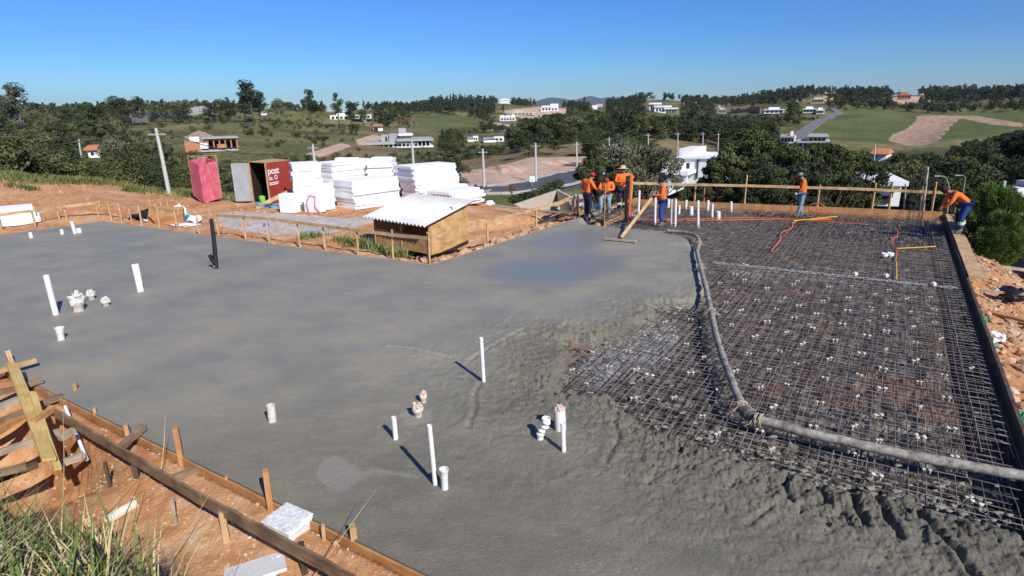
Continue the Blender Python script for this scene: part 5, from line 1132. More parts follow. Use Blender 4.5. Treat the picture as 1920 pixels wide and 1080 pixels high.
def person(base, yaw, label, J, trousers, hat=None, band=False, H_=1.72, gl=False, hatm=None, hairm=hair, look=(0,0)):
    """J: joints in body space (x right, y forward, z up), metres for a 1.72 m figure."""
    M = Matrix.Translation(base) @ Matrix.Rotation(yaw, 4, 'Z') @ Matrix.Scale(H_/1.72, 4); s = H_/1.72
    root = empty('person', base, label, 'person')
    D = dict(pel=(0,0,.93), spine=(0,.0,1.10), chest=(0,0,1.32), neck=(0,0,1.47), head=(0,.015,1.56), crown=(0,.01,1.65),
             lh=(-.09,0,.88), rh=(.09,0,.88), lk=(-.10,.02,.50), rk=(.10,.02,.50), la=(-.10,0,.09), ra=(.10,0,.09), lt=(-.11,.16,.035), rt=(.11,.16,.035),
             ls=(-.18,0,1.41), rs=(.18,0,1.41), le=(-.24,-.02,1.14), re=(.24,-.02,1.14), lw=(-.25,.06,.90), rw=(.25,.06,.90))
    D.update(J); P = {k: M @ Vector(v) for k, v in D.items()}
    hd = (Vector(D['crown'])-Vector(D['head'])).normalized(); fw = Vector((look[0], 1, look[1])); fw = (fw - hd*fw.dot(hd)).normalized(); rg = fw.cross(hd)
    hc = Vector(D['head'])
    for k, v in dict(nose=hc + fw*.115 - hd*.005, chin=hc + fw*.055 - hd*.075, le_=hc - rg*.085, re_=hc + rg*.085).items(): P[k] = M @ v
    Rd = dict(pel=(.13,.10), spine=(.12,.09), chest=(.145,.10), neck=.052, head=(.082,.092), crown=(.055,.065), lh=.085, rh=.085, lk=.055, rk=.055, la=.04, ra=.04, lt=.035, rt=.035, ls=.055, rs=.055, le=.042, re=.042, lw=.028, rw=.028, nose=.012, chin=.03, le_=.018, re_=.018)
    E = [('pel','spine'),('spine','chest'),('chest','neck'),('neck','head'),('head','crown'),('pel','lh'),('pel','rh'),('lh','lk'),('rh','rk'),('lk','la'),('rk','ra'),('la','lt'),('ra','rt'),('chest','ls'),('chest','rs'),('ls','le'),('rs','re'),('le','lw'),('re','rw'),('head','nose'),('head','chin'),('head','le_'),('head','re_')]
    for sd_, w_, e_ in (('l','lw','le'),('r','rw','re')):          # palm, four unequal fingers and a thumb
        a = Vector(D[w_]); d = (a-Vector(D[e_])).normalized(); sx = d.cross(Vector((0,1,.3))).normalized(); cur = sx.cross(d).normalized()
        pm = a + d*.07; P[sd_+'pm'] = M @ pm; Rd[sd_+'pm'] = (.034,.016); E.append((w_, sd_+'pm'))
        for i, Lf in enumerate((.070,.080,.074,.058)):
            o_ = sx*(i-1.5)*.021; b1 = pm + d*.035 + o_; b2 = b1 + d*Lf*.5 + cur*.012; b3 = b2 + d*Lf*.35 + cur*.028
            for k, q in ((1,b1),(2,b2),(3,b3)): P[f'{sd_}f{i}{k}'] = M @ q; Rd[f'{sd_}f{i}{k}'] = .009 - .001*k
            E += [(sd_+'pm', f'{sd_}f{i}1'), (f'{sd_}f{i}1', f'{sd_}f{i}2'), (f'{sd_}f{i}2', f'{sd_}f{i}3')]
        t1 = a + d*.03 + sx*.035 ; t2 = t1 + d*.04 + sx*.018 + cur*.012
        P[sd_+'t1'] = M @ t1; P[sd_+'t2'] = M @ t2; Rd[sd_+'t1'] = .011; Rd[sd_+'t2'] = .009; E += [(w_, sd_+'t1'), (sd_+'t1', sd_+'t2')]
    Rd = {k: (tuple(x*s for x in v) if isinstance(v, tuple) else v*s) for k, v in Rd.items()}
    eyes = [(M @ (hc + fw*.082 + rg*k*.032 + hd*.015), .013*s) for k in (-1, 1)] + [(M @ (hc + fw*.090 + rg*k*.014 - hd*.045), .010*s) for k in (-1, 0, 1)]
    skinned('body', P, E, Rd, 'pel', skin, root, 1, eyes).name = 'body'
    # shirt
    K = ['pel','spine','chest','ls','rs','le','re','lw','rw']; PS = {k: P[k].copy() for k in K}
    nb = (P['neck']-P['chest']); PS['col'] = P['chest'] + nb*.62
    for w_, e_ in (('lw','le'),('rw','re')): PS[w_] = P[e_].lerp(P[w_], .93)
    RS = dict(pel=(.165*s,.125*s), spine=(.16*s,.125*s), chest=(.18*s,.135*s), col=.08*s, ls=.082*s, rs=.082*s, le=.062*s, re=.062*s, lw=.044*s, rw=.044*s)
    skinned('shirt', PS, [('pel','spine'),('spine','chest'),('chest','col'),('chest','ls'),('chest','rs'),('ls','le'),('rs','re'),('le','lw'),('re','rw')], RS, 'spine', shirtm, root)
    KT = {k: P[k].copy() for k in ('pel','lh','rh','lk','rk','la','ra')}; RT = dict(pel=(.15*s,.115*s), lh=.112*s, rh=.112*s, lk=.082*s, rk=.082*s, la=.066*s, ra=.066*s)
    for k in ('la','ra'): KT[k] = KT[k] + Vector((0,0,.04*s))
    skinned('trousers', KT, [('pel','lh'),('pel','rh'),('lh','lk'),('rh','rk'),('lk','la'),('rk','ra')], RT, 'pel', trousers, root)
    for a, t_ in (('la','lt'),('ra','rt')):
        m = P[a].lerp(P[t_], .4); m.z = P[t_].z + .01; heel = P[a] - (P[t_]-P[a])*.35; heel.z = P[t_].z
        Pb = dict(a=P[a] + Vector((0,0,.12*s)), b=Vector((P[a].x,P[a].y,P[t_].z+.03*s)), h=heel, t=P[t_]); skinned('boot', Pb, [('a','b'),('b','h'),('b','t')], dict(a=.06*s, b=.058*s, h=.045*s, t=.048*s), 'b', boot, root)
    if band:
        for k, a in (('lk','la'),('rk','ra')):
            c = KT[k].lerp(KT[a], .45); d = (KT[a]-KT[k]).normalized(); m = MB(); m.tube([c - d*.045*s, c + d*.045*s], .084*s, 14); put(m.build('reflective_band', refl), root)
    if gl: 
        for k in ('lw','rw'): m = MB(); m.blob(P[k[0]+'pm'], (.05,.05,.05), 1, .1); put(m.build('glove', glove, smooth=True), root)
    # hair and hat
    q = Matrix((rg, fw, hd)).transposed(); c = M @ (hc + hd*.05 - fw*.012)
    R3 = Matrix.Rotation(yaw, 3, 'Z') @ q
    m = MB(); m.lathe(c, [(r*s, z*s) for r, z in ((.088,-.05),(.098,-.01),(.096,.03),(.078,.065),(.045,.085),(0,.09))], 16, R3); put(m.build('hair', hairm, smooth=True), root)
    if hat:
        m = MB(); c2 = M @ (hc + hd*.072 - fw*.008)
        if hat == 'brim': m.lathe(c2, [(r*s, z*s) for r, z in ((.21,-.012),(.20,.0),(.11,.008),(.102,.06),(.085,.10),(.03,.11),(0,.108))], 20, R3)
        else:
            m.lathe(c2, [(r*s, z*s) for r, z in ((.106,-.02),(.108,.01),(.10,.045),(.075,.075),(.03,.088),(0,.09))], 16, R3)
            if hat == 'cap':
                v = [c2 + R3 @ Vector((x*s, y*s, z*s)) for z in (-.012,-.002) for x, y in ((-.075,.07),(-.06,.16),(0,.185),(.06,.16),(.075,.07))]; m.add(v, [(0,1,2,3,4)[::-1],(5,6,7,8,9)] + [(i,i+1,i+6,i+5) for i in range(4)])
        put(m.build('hat', hatm, smooth=True), root)
    return root
# 1 standing, hands on hips, seen from behind and the left (facing right, away)
person(G(1101,409,.0), R(-60), 'worker in an orange shirt, red cap and dark trousers, standing hand on hip', dict(spine=(0,.02,1.10), chest=(0,.08,1.31), neck=(0,.14,1.45), head=(0,.20,1.53), crown=(0,.22,1.62), le=(-.36,-.04,1.20), lw=(-.20,.04,1.00), re=(.32,.08,1.16), rw=(.22,.26,1.05), lk=(-.11,.03,.5), rk=(.12,.02,.5)), navy, 'cap', hatm=redc, H_=1.72)
# 2 seated on the form work, facing the camera-right
person(G(1137,398,.24), R(160), 'worker in an orange shirt and faded jeans sitting on the boards, bareheaded', dict(pel=(0,-.08,.62), spine=(0,-.06,.80), chest=(0,.02,1.02), neck=(0,.07,1.17), head=(0,.12,1.26), crown=(0,.12,1.35), lh=(-.09,-.04,.58), rh=(.09,-.04,.58), lk=(-.16,.40,.56), rk=(.14,.38,.58), la=(-.17,.34,.10), ra=(.12,.42,.10), lt=(-.18,.5,.04), rt=(.13,.58,.04), ls=(-.19,.0,1.11), rs=(.19,.0,1.11), le=(-.27,.10,.86), re=(.27,.10,.86), lw=(-.06,.30,.86), rw=(.08,.30,.86)), jean, look=(0,-.35))
# 3 standing behind with a straw hat, arm on the conduit bundle, facing camera
person(G(1165,398,.02), R(175), 'worker in an orange shirt and straw hat leaning on the upright conduits', dict(le=(-.40,.06,1.28), lw=(-.20,.25,1.22), ls=(-.19,0,1.43), rs=(.18,0,1.40), re=(.26,.06,1.14), rw=(-.02,.26,1.16), rk=(.10,.03,.5)), navy, 'brim', band=True, hatm=straw, H_=1.80)
# 4 raking worker seen from the side, facing left
person(G(1240,424,-.03), R(82), 'worker in an orange shirt and blue trousers pulling the wooden screed, dark hair', dict(chest=(0,.03,1.32), neck=(0,.07,1.46), head=(0,.11,1.545), crown=(0,.10,1.64), le=(-.24,.06,1.12), lw=(-.14,.34,1.10), re=(.24,.04,1.12), rw=(.12,.30,1.00), lk=(-.10,.06,.5), rk=(.10,.0,.5), lt=(-.11,.16,.035)), royal, 'beanie', hatm=hair, H_=1.70)
# 5 lone worker standing by the back board, seen from the side facing left, head bowed
person(G(1500,407,-.03), R(70), 'lone worker in an orange shirt, grey cap and light jeans by the back fence', dict(chest=(0,.02,1.33), neck=(0,.07,1.46), head=(0,.14,1.53), crown=(0,.17,1.61), re=(.20,-.03,1.12), rw=(.20,.06,.88), le=(-.2,.06,1.12), lw=(-.15,.2,.95), la=(-.10,.10,.09), lt=(-.11,.26,.035), ra=(.10,-.05,.09), rt=(.11,.11,.035)), jean, 'cap', hatm=greyc, gl=True, H_=1.66, look=(0,-.5))
# 6 bending worker on the right walkway plank
person(G(1800,438,.10), R(76), 'worker in an orange shirt and bright blue trousers bending forward on the right form board', dict(pel=(0,-.05,.92), lh=(-.09,-.04,.87), rh=(.09,-.04,.87), spine=(0,.12,1.07), chest=(0,.34,1.19), neck=(0,.47,1.24), head=(0,.56,1.26), crown=(0,.64,1.32), ls=(-.18,.36,1.22), rs=(.18,.36,1.22), le=(-.22,.46,.96), re=(.22,.46,.96), lw=(-.12,.60,.76), rw=(.14,.56,.74), lk=(-.10,.08,.49), rk=(.10,.0,.49), la=(-.10,.05,.09), lt=(-.11,.2,.035), ra=(.10,-.1,.09), rt=(.11,.06,.035)), royal, 'beanie', band=True, hatm=mat('maroon beanie', (.05,.02,.025), .9), H_=1.76)
# things around the group
p = G(1117,395,-.1); mb = MB(); mb.lathe(p, [(0,0),(.15,0),(.17,.26),(.18,.28),(.155,.27),(.14,.05),(0,.05)], 14); tag(mb.build('bucket', mat('mint plastic', (.62,.75,.66), .5)), 'pale mint bucket between the left worker and the seated worker', 'bucket')
scrap(1087,386,(.35,.28,.30),'grey blue cement sack behind the left worker',mat('grey sack', (.36,.40,.42), .8, .2, 8),'sack','cement_sack',z=-.3,seed=8)
for i, (a, b, z, w_, m__, l) in enumerate((((1083,372),(1108,366),.15,.22,wp,'pale board end behind the left worker'),((1140,392),(1195,372),.05,.14,wp,'pale board the seated worker sits on'),((1066,405),(1098,398),-.1,.3,wo_,'orange sheet of ply at the feet of the left worker'),((1010,418),(1075,395),-.25,.25,wk,'dark wet boards lying behind the end of the trench'),((1190,380),(1262,385),-.2,.4,wgr,'whitish board lying behind the back form board'),((920,386),(1092,402),-.25,.12,wgr,'long pale board lying along the rim of the yard'),((1040,386),(1066,372),.0,.25,wy,'yellow board end sticking up above the trench rail'))):
    mb = MB(); mb.bar(G(*a,z), G(*b,z), w_, .05, seg=3, wob=.004); tag(mb.build('plank', m__), l, 'plank')
scrap(918,384,(.22,.14,.12),'white lump of foam on the yard rim beside the fallen slabs',whitep,'scrap','foam_lump')
# ================================================================== ROADS, WALLS, POLES
asph = mat('asphalt', (.085,.088,.095), .9, .12, .8, bump=.2, bscale=40); kerbm = mat('kerb concrete', (.42,.40,.37), .85, .1, 3)
def ribbon(name, pxs, wid, m, lift=.06, kerbs=True, zs=None):
    C_ = []
    for i, q in enumerate(pxs):
        if len(q) == 3: p = at_r(q[0], q[1], q[2]); C_.append(Vector((p.x, p.y, 0)))
        else: p = hit(*q, 22, 900); C_.append(Vector((p.x, p.y, 0)))
    P_ = []
    for i in range(len(C_)-1):
        p0, p1, p2, p3 = C_[max(i-1,0)], C_[i], C_[i+1], C_[min(i+2,len(C_)-1)]
        for k in range(14):
            t = k/14; P_.append(.5*((2*p1)+(p2-p0)*t+(2*p0-5*p1+4*p2-p3)*t*t+(3*p1-p0-3*p2+p3)*t*t*t))
    P_.append(C_[-1]); vs = []; L_, R_ = [], []; nc = 7
    zc_ = np.array([Hs(p.x, p.y) for p in P_]); zc_ = np.convolve(np.pad(zc_, 6, 'edge'), np.ones(13)/13, 'valid')
    for i, p in enumerate(P_):
        d = (P_[min(i+1,len(P_)-1)]-P_[max(i-1,0)]).normalized(); n_ = Vector((d.y,-d.x,0))
        zz = [Hs(*(p + n_*wid*(k/(nc-1)-.5)).xy) for k in range(nc)]; z0 = max(max(zz), zc_[i]) + lift
        for k in range(nc): q = p + n_*wid*(k/(nc-1)-.5); vs.append((q.x, q.y, z0))
        a, b = p - n_*(wid/2+.08), p + n_*(wid/2+.08); L_.append(Vector((a.x,a.y,z0+.03))); R_.append(Vector((b.x,b.y,z0+.03)))
    N_ = len(P_); vs2 = [(v[0], v[1], v[2]-1.2) for v in vs]; fs = [(i*nc+k, i*nc+k+1, (i+1)*nc+k+1, (i+1)*nc+k) for i in range(N_-1) for k in range(nc-1)]
    o_ = len(vs); fs += [(i*nc, (i+1)*nc, (i+1)*nc+o_, i*nc+o_) for i in range(N_-1)] + [(i*nc+nc-1, i*nc+nc-1+o_, (i+1)*nc+nc-1+o_, (i+1)*nc+nc-1) for i in range(N_-1)]
    mb = MB(); mb.add(vs+vs2, fs); tag(mb.build(name, m, smooth=False), kind='structure')
    if kerbs:
        for S in (L_, R_):
            mb = MB(); 
            for a, b in zip(S[:-1], S[1:]): mb.bar(a, b, .22, .26)
            tag(mb.build('kerb', kerbm), kind='structure')
    return P_
ribbon('road', [(760,366),(860,364),(940,357),(1010,349),(1070,338),(1120,326),(1180,320,80)], 6.0, asph, .05)
ribbon('road', [(1770,474,38),(1850,474,37),(1930,473,36),(2050,476,35)], 5.0, asph, .05)
ribbon('road', [(1840,400,51),(1890,397,51),(1960,396,50),(2100,396,49)], 4.5, asph, .05)
ribbon('road', [(1480,262),(1508,247),(1528,234),(1555,222),(1572,212),(1562,206),(1545,205)], 4, mat('pale asphalt', (.17,.17,.18), .9, .1, .1), .3, False)
def seg_wall(pxs, h, th, m, label, cat='wall', name='retaining_wall', r0=25, r1=900, zt=None):
    P_ = [hit(*p[:2], r0, r1) for p in pxs]; mb = MB()
    for a, b in zip(P_[:-1], P_[1:]):
        n_ = max(1, int((b-a).length/4)); 
        for i in range(n_):
            p, q = a.lerp(b, i/n_), a.lerp(b, (i+1)/n_); z = max(Hs(p.x,p.y), Hs(q.x,q.y)); mb.bar(Vector((p.x,p.y,z+h/2-1)), Vector((q.x,q.y,z+h/2-1)), th, h+2)
    return tag(mb.build(name, m), label, cat)
creamw = mat('cream render', (.50,.45,.36), .85, .08, 1); greyw = mat('grey block wall', (.34,.34,.35), .9, .15, .3); whitew = mat('white render', (.80,.80,.79), .75, .04, .6); glass = mat('dark glass', (.03,.04,.05), .12, spec=.7); tile = mat('clay tile', (.50,.19,.09), .85, .15, 1.5); darkm = mat('dark opening', (.03,.028,.026), .8); concm = mat('raw concrete', (.38,.39,.37), .85, .12, .8); brickm = mat('hollow brick', (.46,.20,.10), .9, .15, 1.5)  # dark boxes carry the shade of openings and recesses in their colour
# retaining wall with the hedge beside the near road
wa, wb, wc_ = at_r(965,392,40), at_r(1046,384,47), at_r(1070,376,44)
wa.z = wb.z = wc_.z = 0
def zrow(p, py): return Vector((p.x, p.y, p.z + hgt(p, py)))
mb = MB()
for a, b, ya0, ya1, yb0, yb1 in ((at_r(962,392,40), at_r(1046,378,47), 392, 383, 380, 355), (at_r(1046,378,47), at_r(1072,376,42), 378, 355, 380, 368)):
    A0, A1 = at_r(proj(a.x,a.y,a.z)[0], ya0+6, math.hypot(a.x,a.y)), at_r(proj(a.x,a.y,a.z)[0], ya1, math.hypot(a.x,a.y)); B0_, B1_ = at_r(proj(b.x,b.y,b.z)[0], yb0+14, math.hypot(b.x,b.y)), at_r(proj(b.x,b.y,b.z)[0], yb1, math.hypot(b.x,b.y))
    d = (b-a); n_ = Vector((d.y,-d.x,0)).normalized()*.2
    vs = [A0,B0_,B1_,A1]; vs += [v + n_ for v in vs]; mb.add(vs, [(0,1,2,3),(7,6,5,4),(0,4,5,1),(1,5,6,2),(2,6,7,3),(3,7,4,0)])
tag(mb.build('retaining_wall', creamw), 'cream retaining wall rising below the hedge beside the near road', 'wall')
seg_wall([(165,238),(250,232),(340,220),(400,212)], 4.2, .4, greyw, 'long pale grey wall climbing the far left ridge', r0=150); seg_wall([(112,236),(160,238)], 3.0, .4, greyw, 'short pale grey wall at the foot of the left ridge', r0=150)
seg_wall([(928,244),(975,247)], 1.6, .4, creamw, 'low cream wall round a terrace in the valley', r0=150); seg_wall([(965,212),(1000,216)], 3, .4, creamw, 'cream wall of a building plot on the far hill', r0=200)
seg_wall([(1370,210),(1425,213)], 4, .4, brickm, 'long reddish wall on the far wooded hill', r0=300)
pole_c = mat('concrete pole', (.52,.51,.48), .8, .1, 3); metalg = mat('grey metal', (.30,.31,.32), .5, .1, 4)
def pole(bx, by, tx, ty, label, r=.12, rr=None, arm=True, lamp=False):
    b = hit(bx, by, 22, 400) if rr is None else at_r(bx, by, rr); d_ = math.hypot(b.x, b.y); T = at_r(tx, ty, d_)
    root = empty('utility_pole', b, label, 'utility pole', None); mb = MB(); mb.tube([b - Vector((0,0,1.5)), b.lerp(T,.5), T], [r*1.25, r, r*.75], 8); put(mb.build('shaft', metalg if lamp else pole_c), root)
    if arm: mb = MB(); mb.bar(T + Vector((-.5,0,-.35)), T + Vector((.5,0,-.35)), .08, .1); put(mb.build('cross_arm', metalg), root)
    if lamp: mb = MB(); mb.tube([T, T + Vector((-.2,-.1,.12)), T + Vector((-.5,-.2,.15))], .02, 6); mb.box(T + Vector((-.6,-.2,.15)), (.25,.1,.05)); put(mb.build('lamp_arm', metalg), root)
    return T
T0 = pole(315,346,292,240,'near concrete pole leaning at the left end of the orange bank', .10, 41)
T1 = pole(590,306,586,270,'pole rising behind the white foam stacks, left one',.12, 62); T2 = pole(775,302,772,263,'pole rising behind the white foam stacks, right one',.12, 66)
T3 = pole(908,352,905,279,'first tall pole along the near road, left of the pinkish lot',.13); T4 = pole(1005,341,1004,268,'middle tall pole along the near road',.13); T5 = pole(1082,326,1081,266,'third tall pole along the near road, by the big leafy shrub',.12)
T6 = pole(1143,300,1142,257,'small pole above the big leafy shrub',.1,105,True); T7 = pole(1216,280,1215,250,'small distant pole left of the white house',.1,115); T8 = pole(1271,285,1271,248,'distant pole above the white house',.1,120); T9 = pole(1318,275,1318,248,'distant pole right of the white house',.1,135); Ta = pole(1347,270,1347,249,'farthest pole of the row behind the white house',.1,140)
Tb = pole(150,284,148,261,'thin pole in the shrubs below the left ridge',.1,110); pole(1872,405,1884,339,'tall plain pole right of the bending worker',.11,46,False); pole(1640,300,1641,270,'slim pole by the small orange roof',.09,110,False)
pole(1785,368,1775,335,'thin bent lamp post behind the bending worker, left one',.025,34,False,True); pole(1806,365,1810,333,'thin lamp post behind the bending worker, right one',.025,40,False,True)
wire = mat('cable', (.10,.10,.10), .6)
def cable(a, b, sag, label, r=.028):
    mb = MB(); mb.tube([a.lerp(b, i/16) - Vector((0,0,sag*4*(i/16)*(1-i/16))) for i in range(17)], r, 4); tag(mb.build('power_cable', wire), label, 'cable')
cable(T3, T4, .5, 'cable between the first and middle road poles'); cable(T4, T5, .5, 'cable between the middle and third road poles'); cable(T5, T6, .6, 'cable from the third road pole toward the white house'); cable(T6, T7, .5, 'cable over the leafy shrub'); cable(T7, T8, .5, 'cable left above the white house'); cable(T8, T9, .4, 'cable right above the white house'); cable(T2, T3, 1.0, 'cable from the pole behind the foam to the road'); cable(T0, at_r(-250,258,90), 1.2, 'cable running left from the leaning pole'); cable(T0, T1, 1.2, 'cable from the leaning pole to the pole behind the foam')
# road sign
b = hit(998,352,25,90); root = empty('street_sign', b, 'small white sign on the grass in front of the near road', 'sign'); mb = MB(); mb.bar(b, b+Vector((0,0,.9)), .06, .06); put(mb.build('sign_post', metalg), root); mb = MB(); mb.box(b+Vector((0,0,.9)), (.55,.04,.6)); put(mb.build('sign_plate', whitew), root)
b = hit(1906,425,25,90); root = empty('street_sign', b, 'small white sign on a post by the grass at the right edge', 'sign'); mb = MB(); mb.bar(b, b+Vector((0,0,hgt(b,404))), .06, .06); put(mb.build('sign_post', metalg), root); mb = MB(); mb.box(b+Vector((0,0,hgt(b,404))), (.5,.04,.4)); put(mb.build('sign_plate', whitew), root)

# ================================================================== HOUSES
def house(px0, px1, py, r, name, label, cat, parts, yaw=0.0, wallm=None):
    """parts: (kind, x0, x1, z0, z1, depth0, depth1, material) in units: x 0..1 across the pixel span, z in pixels above py."""
    if r > 90:
        q_ = hit((px0+px1)/2, py+1, 60); rq = math.hypot(q_.x, q_.y)
        if .45*r < rq < 2.2*r: r = rq
    a, b = at_r(px0, py, r), at_r(px1, py, r); b.z = a.z = at_r((px0+px1)/2, py, r).z; W_ = (b-a).length; k = r/F*1.02
    c = (a+b)/2; ang = math.atan2(b.y-a.y, b.x-a.x) + yaw; root = empty(name, c, label, cat); Rm = Matrix.Rotation(ang, 3, 'Z'); n = {}
    par = {}
    for q in parts:
        kind, x0, x1, z0, z1, d0, d1, m = q[:8]; mb = MB(); X0, X1 = (x0-.5)*W_, (x1-.5)*W_; Z0, Z1 = z0*k, z1*k
        cen = c + Rm @ Vector(((X0+X1)/2, (d0+d1)/2, (Z0+Z1)/2))
        if kind.startswith('gable'):
            e = Z1-Z0; vs = [Vector((X0,d0,Z0)),Vector((X1,d0,Z0)),Vector((X1,d1,Z0)),Vector((X0,d1,Z0)),Vector((X0+(X1-X0)*.12,(d0+d1)/2,Z1)),Vector((X1-(X1-X0)*.12,(d0+d1)/2,Z1))]
            mb.add([c + Rm @ v for v in vs], [(3,2,1,0),(0,1,5,4),(2,3,4,5),(1,2,5),(3,0,4)]); o = mb.build('roof', m)
        else: mb.box(cen, (abs(X1-X0), abs(d1-d0), abs(Z1-Z0)), Rm); o = mb.build(kind, m)
        put(o, root)
    return root
def wins(n, x0, x1, z0, z1, d, m=glass, gap=.35, kind='window'):
    w = (x1-x0)/n; return [(kind, x0+w*(i+gap/2), x0+w*(i+1-gap/2), z0, z1, d-.12, d+.1, m) for i in range(n)]
# near white modern house seen behind the shrub
house(1228,1345,344,62,'white_house','large white modern house of stacked boxes behind the leafy shrub at the back fence','house',
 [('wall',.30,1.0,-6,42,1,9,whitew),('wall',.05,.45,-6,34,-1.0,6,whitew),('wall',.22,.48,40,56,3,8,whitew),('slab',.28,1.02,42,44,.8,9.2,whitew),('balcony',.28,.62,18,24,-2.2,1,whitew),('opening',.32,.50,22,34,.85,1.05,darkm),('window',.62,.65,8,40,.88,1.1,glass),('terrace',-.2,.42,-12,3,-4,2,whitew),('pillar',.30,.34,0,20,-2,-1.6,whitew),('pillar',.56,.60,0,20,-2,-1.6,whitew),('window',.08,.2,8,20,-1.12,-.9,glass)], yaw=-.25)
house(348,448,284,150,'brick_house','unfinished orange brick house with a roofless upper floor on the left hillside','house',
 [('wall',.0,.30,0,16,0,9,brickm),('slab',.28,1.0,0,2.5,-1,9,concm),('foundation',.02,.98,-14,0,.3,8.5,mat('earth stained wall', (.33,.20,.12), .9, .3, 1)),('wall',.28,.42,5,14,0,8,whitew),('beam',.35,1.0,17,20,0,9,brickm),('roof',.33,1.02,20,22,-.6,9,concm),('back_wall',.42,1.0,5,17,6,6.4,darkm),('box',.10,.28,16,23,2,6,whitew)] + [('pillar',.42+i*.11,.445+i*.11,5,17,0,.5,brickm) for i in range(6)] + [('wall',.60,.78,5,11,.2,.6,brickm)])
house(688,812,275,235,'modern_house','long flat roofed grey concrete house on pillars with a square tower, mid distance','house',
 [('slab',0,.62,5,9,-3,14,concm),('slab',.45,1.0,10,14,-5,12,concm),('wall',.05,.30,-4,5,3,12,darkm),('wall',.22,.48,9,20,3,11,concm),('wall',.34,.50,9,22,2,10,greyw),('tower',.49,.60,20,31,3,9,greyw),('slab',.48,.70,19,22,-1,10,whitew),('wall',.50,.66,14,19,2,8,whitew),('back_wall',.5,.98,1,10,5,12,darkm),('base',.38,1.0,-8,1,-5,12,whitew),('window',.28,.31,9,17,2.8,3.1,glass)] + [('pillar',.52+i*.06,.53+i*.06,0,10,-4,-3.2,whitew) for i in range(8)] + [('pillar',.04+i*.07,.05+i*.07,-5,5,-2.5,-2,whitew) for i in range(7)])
house(619,655,224,420,'white_house','white flat roofed house on the ridge, left of two bright ones','house', [('wall',0,.75,0,7,0,9,whitew),('wall',.35,1,5,13,2,12,whitew),('roof',.3,1.02,12.5,14,1,13,whitew)] + wins(3,.05,.7,1,5,0))
house(665,697,228,425,'white_house','white house on the ridge with a lower wing, right of two bright ones','house', [('wall',0,1,5,10,0,9,whitew),('wall',.4,.7,-3,6,-2,5,whitew),('roof',-.02,1.03,10,11.5,-.5,10,whitew)] + wins(4,.05,.95,6,9,0))
house(487,500,216,330,'small_house','small pale house on the left hilltop below the tall trees','house',[('wall',0,1,0,7,0,7,whitew),('gable',-.05,1.05,7,11,-.5,7.5,greyw)])
house(160,190,296,105,'small_house','small house with an orange roof and white wall in the left shrubs','house',[('wall',.2,.95,0,11,0,5,whitew),('gable',-.1,.9,11,18,-.6,5.6,tile),('window',.4,.6,4,8,-.12,.1,glass)], yaw=-.3)
house(700,718,246,330,'small_house','small house with a veranda among the trees below the ridge','house',[('wall',0,1,0,8,0,7,whitew),('gable',-.1,1.1,8,12,-1,8,brickm),('veranda',.1,.5,0,6,-1.2,-.1,darkm)])
for a, b, y, r, l in ((877,897,266,240,'small white house with a terrace left of the dark valley trees'),(907,945,267,235,'low white house with a long roof in the valley trees')): house(a,b,y,r,'small_house',l,'house',[('wall',0,.6,0,6,0,8,whitew),('wall',.5,1,1,9,1,9,whitew),('roof',-.03,.62,6,7.5,-.5,9,greyw)] + wins(2,.55,.95,3,7,1))
house(937,967,227,480,'white_house','row of white gabled houses on the far terrace','house',[('wall',0,1,0,6,0,9,whitew)] + [('gable',i/3,(i+1)/3,6,10,-.5,9.5,whitew) for i in range(3)] + wins(5,.05,.95,1.5,4.5,0))
house(1014,1047,209,640,'white_house','bright white house with pitched roofs on the far plot','house',[('wall',0,1,0,7,0,14,whitew),('wall',.55,1,5,13,3,14,whitew),('gable',0,.6,7,10,-1,12,whitew)] + wins(5,.05,.95,2,5.5,0))
house(960,1003,216,560,'cream_house','low cream building along the dirt plot on the far hill','house',[('wall',0,1,0,5,0,10,creamw),('wall',.1,.5,4,9,4,12,creamw)] + wins(5,.1,.9,1.2,3.5,0))
house(938,955,194,820,'white_house','tiny white house high in the dark woods','house',[('wall',0,1,0,5,0,9,whitew),('gable',-.05,1.05,5,8,-1,10,whitew)])
house(1110,1130,205,760,'white_house','small slanting white house at the wood edge right of the far mountains','house',[('wall',0,.5,0,7,0,9,whitew),('wall',.4,1,4,9,2,10,creamw)])
house(1216,1270,210,560,'white_house','multi level white modern house on the right far hill','house',[('wall',.02,.42,2,14,4,18,whitew),('slab',.0,.45,13,15.5,2,19,whitew),('wall',.2,.75,0,8,0,14,whitew),('slab',.18,.8,8,10.5,-1,15,whitew),('wall',.55,1,-3,5,-2,10,greyw),('slab',.53,1.02,4.5,7,-3,11,whitew),('base',.3,.6,-8,0,-3,8,whitew)] + wins(4,.05,.4,4,11,4) + wins(5,.25,.75,1,6,0) + wins(4,.6,.98,-2,3,-2))
for i, (a, b, y, r, l, m__) in enumerate(((1505,1530,212,420,'white cubic house below the green field, left one',whitew),(1530,1545,214,400,'white cubic house by the road bend, right one',whitew),(1433,1470,213,500,'long white and red house on the wooded hill',whitew),(1520,1545,194,700,'tiny pale house below the skyline trees',creamw),(1345,1362,213,560,'pale house at the left end of the reddish wall',creamw),(1682,1708,186,900,'reddish house group on the right skyline hill',brickm),(1680,1690,180,830,'tiny grey house on the right skyline hill',concm),(1298,1310,203,700,'tiny pale house in the woods right of the big white one',creamw),(1345,1352,209,700,'tiny pinkish house in the right woods',creamw))):
    house(a,b,y,r,'distant_house',l,'house',[('wall',0,1,0,6,0,10,m__),('wall',.2,.75,5,10,2,10,m__),('roof',-.03,1.03,5.6,6.8,-.8,6,m__)] + wins(4,.05,.95,1.5,4.5,0))
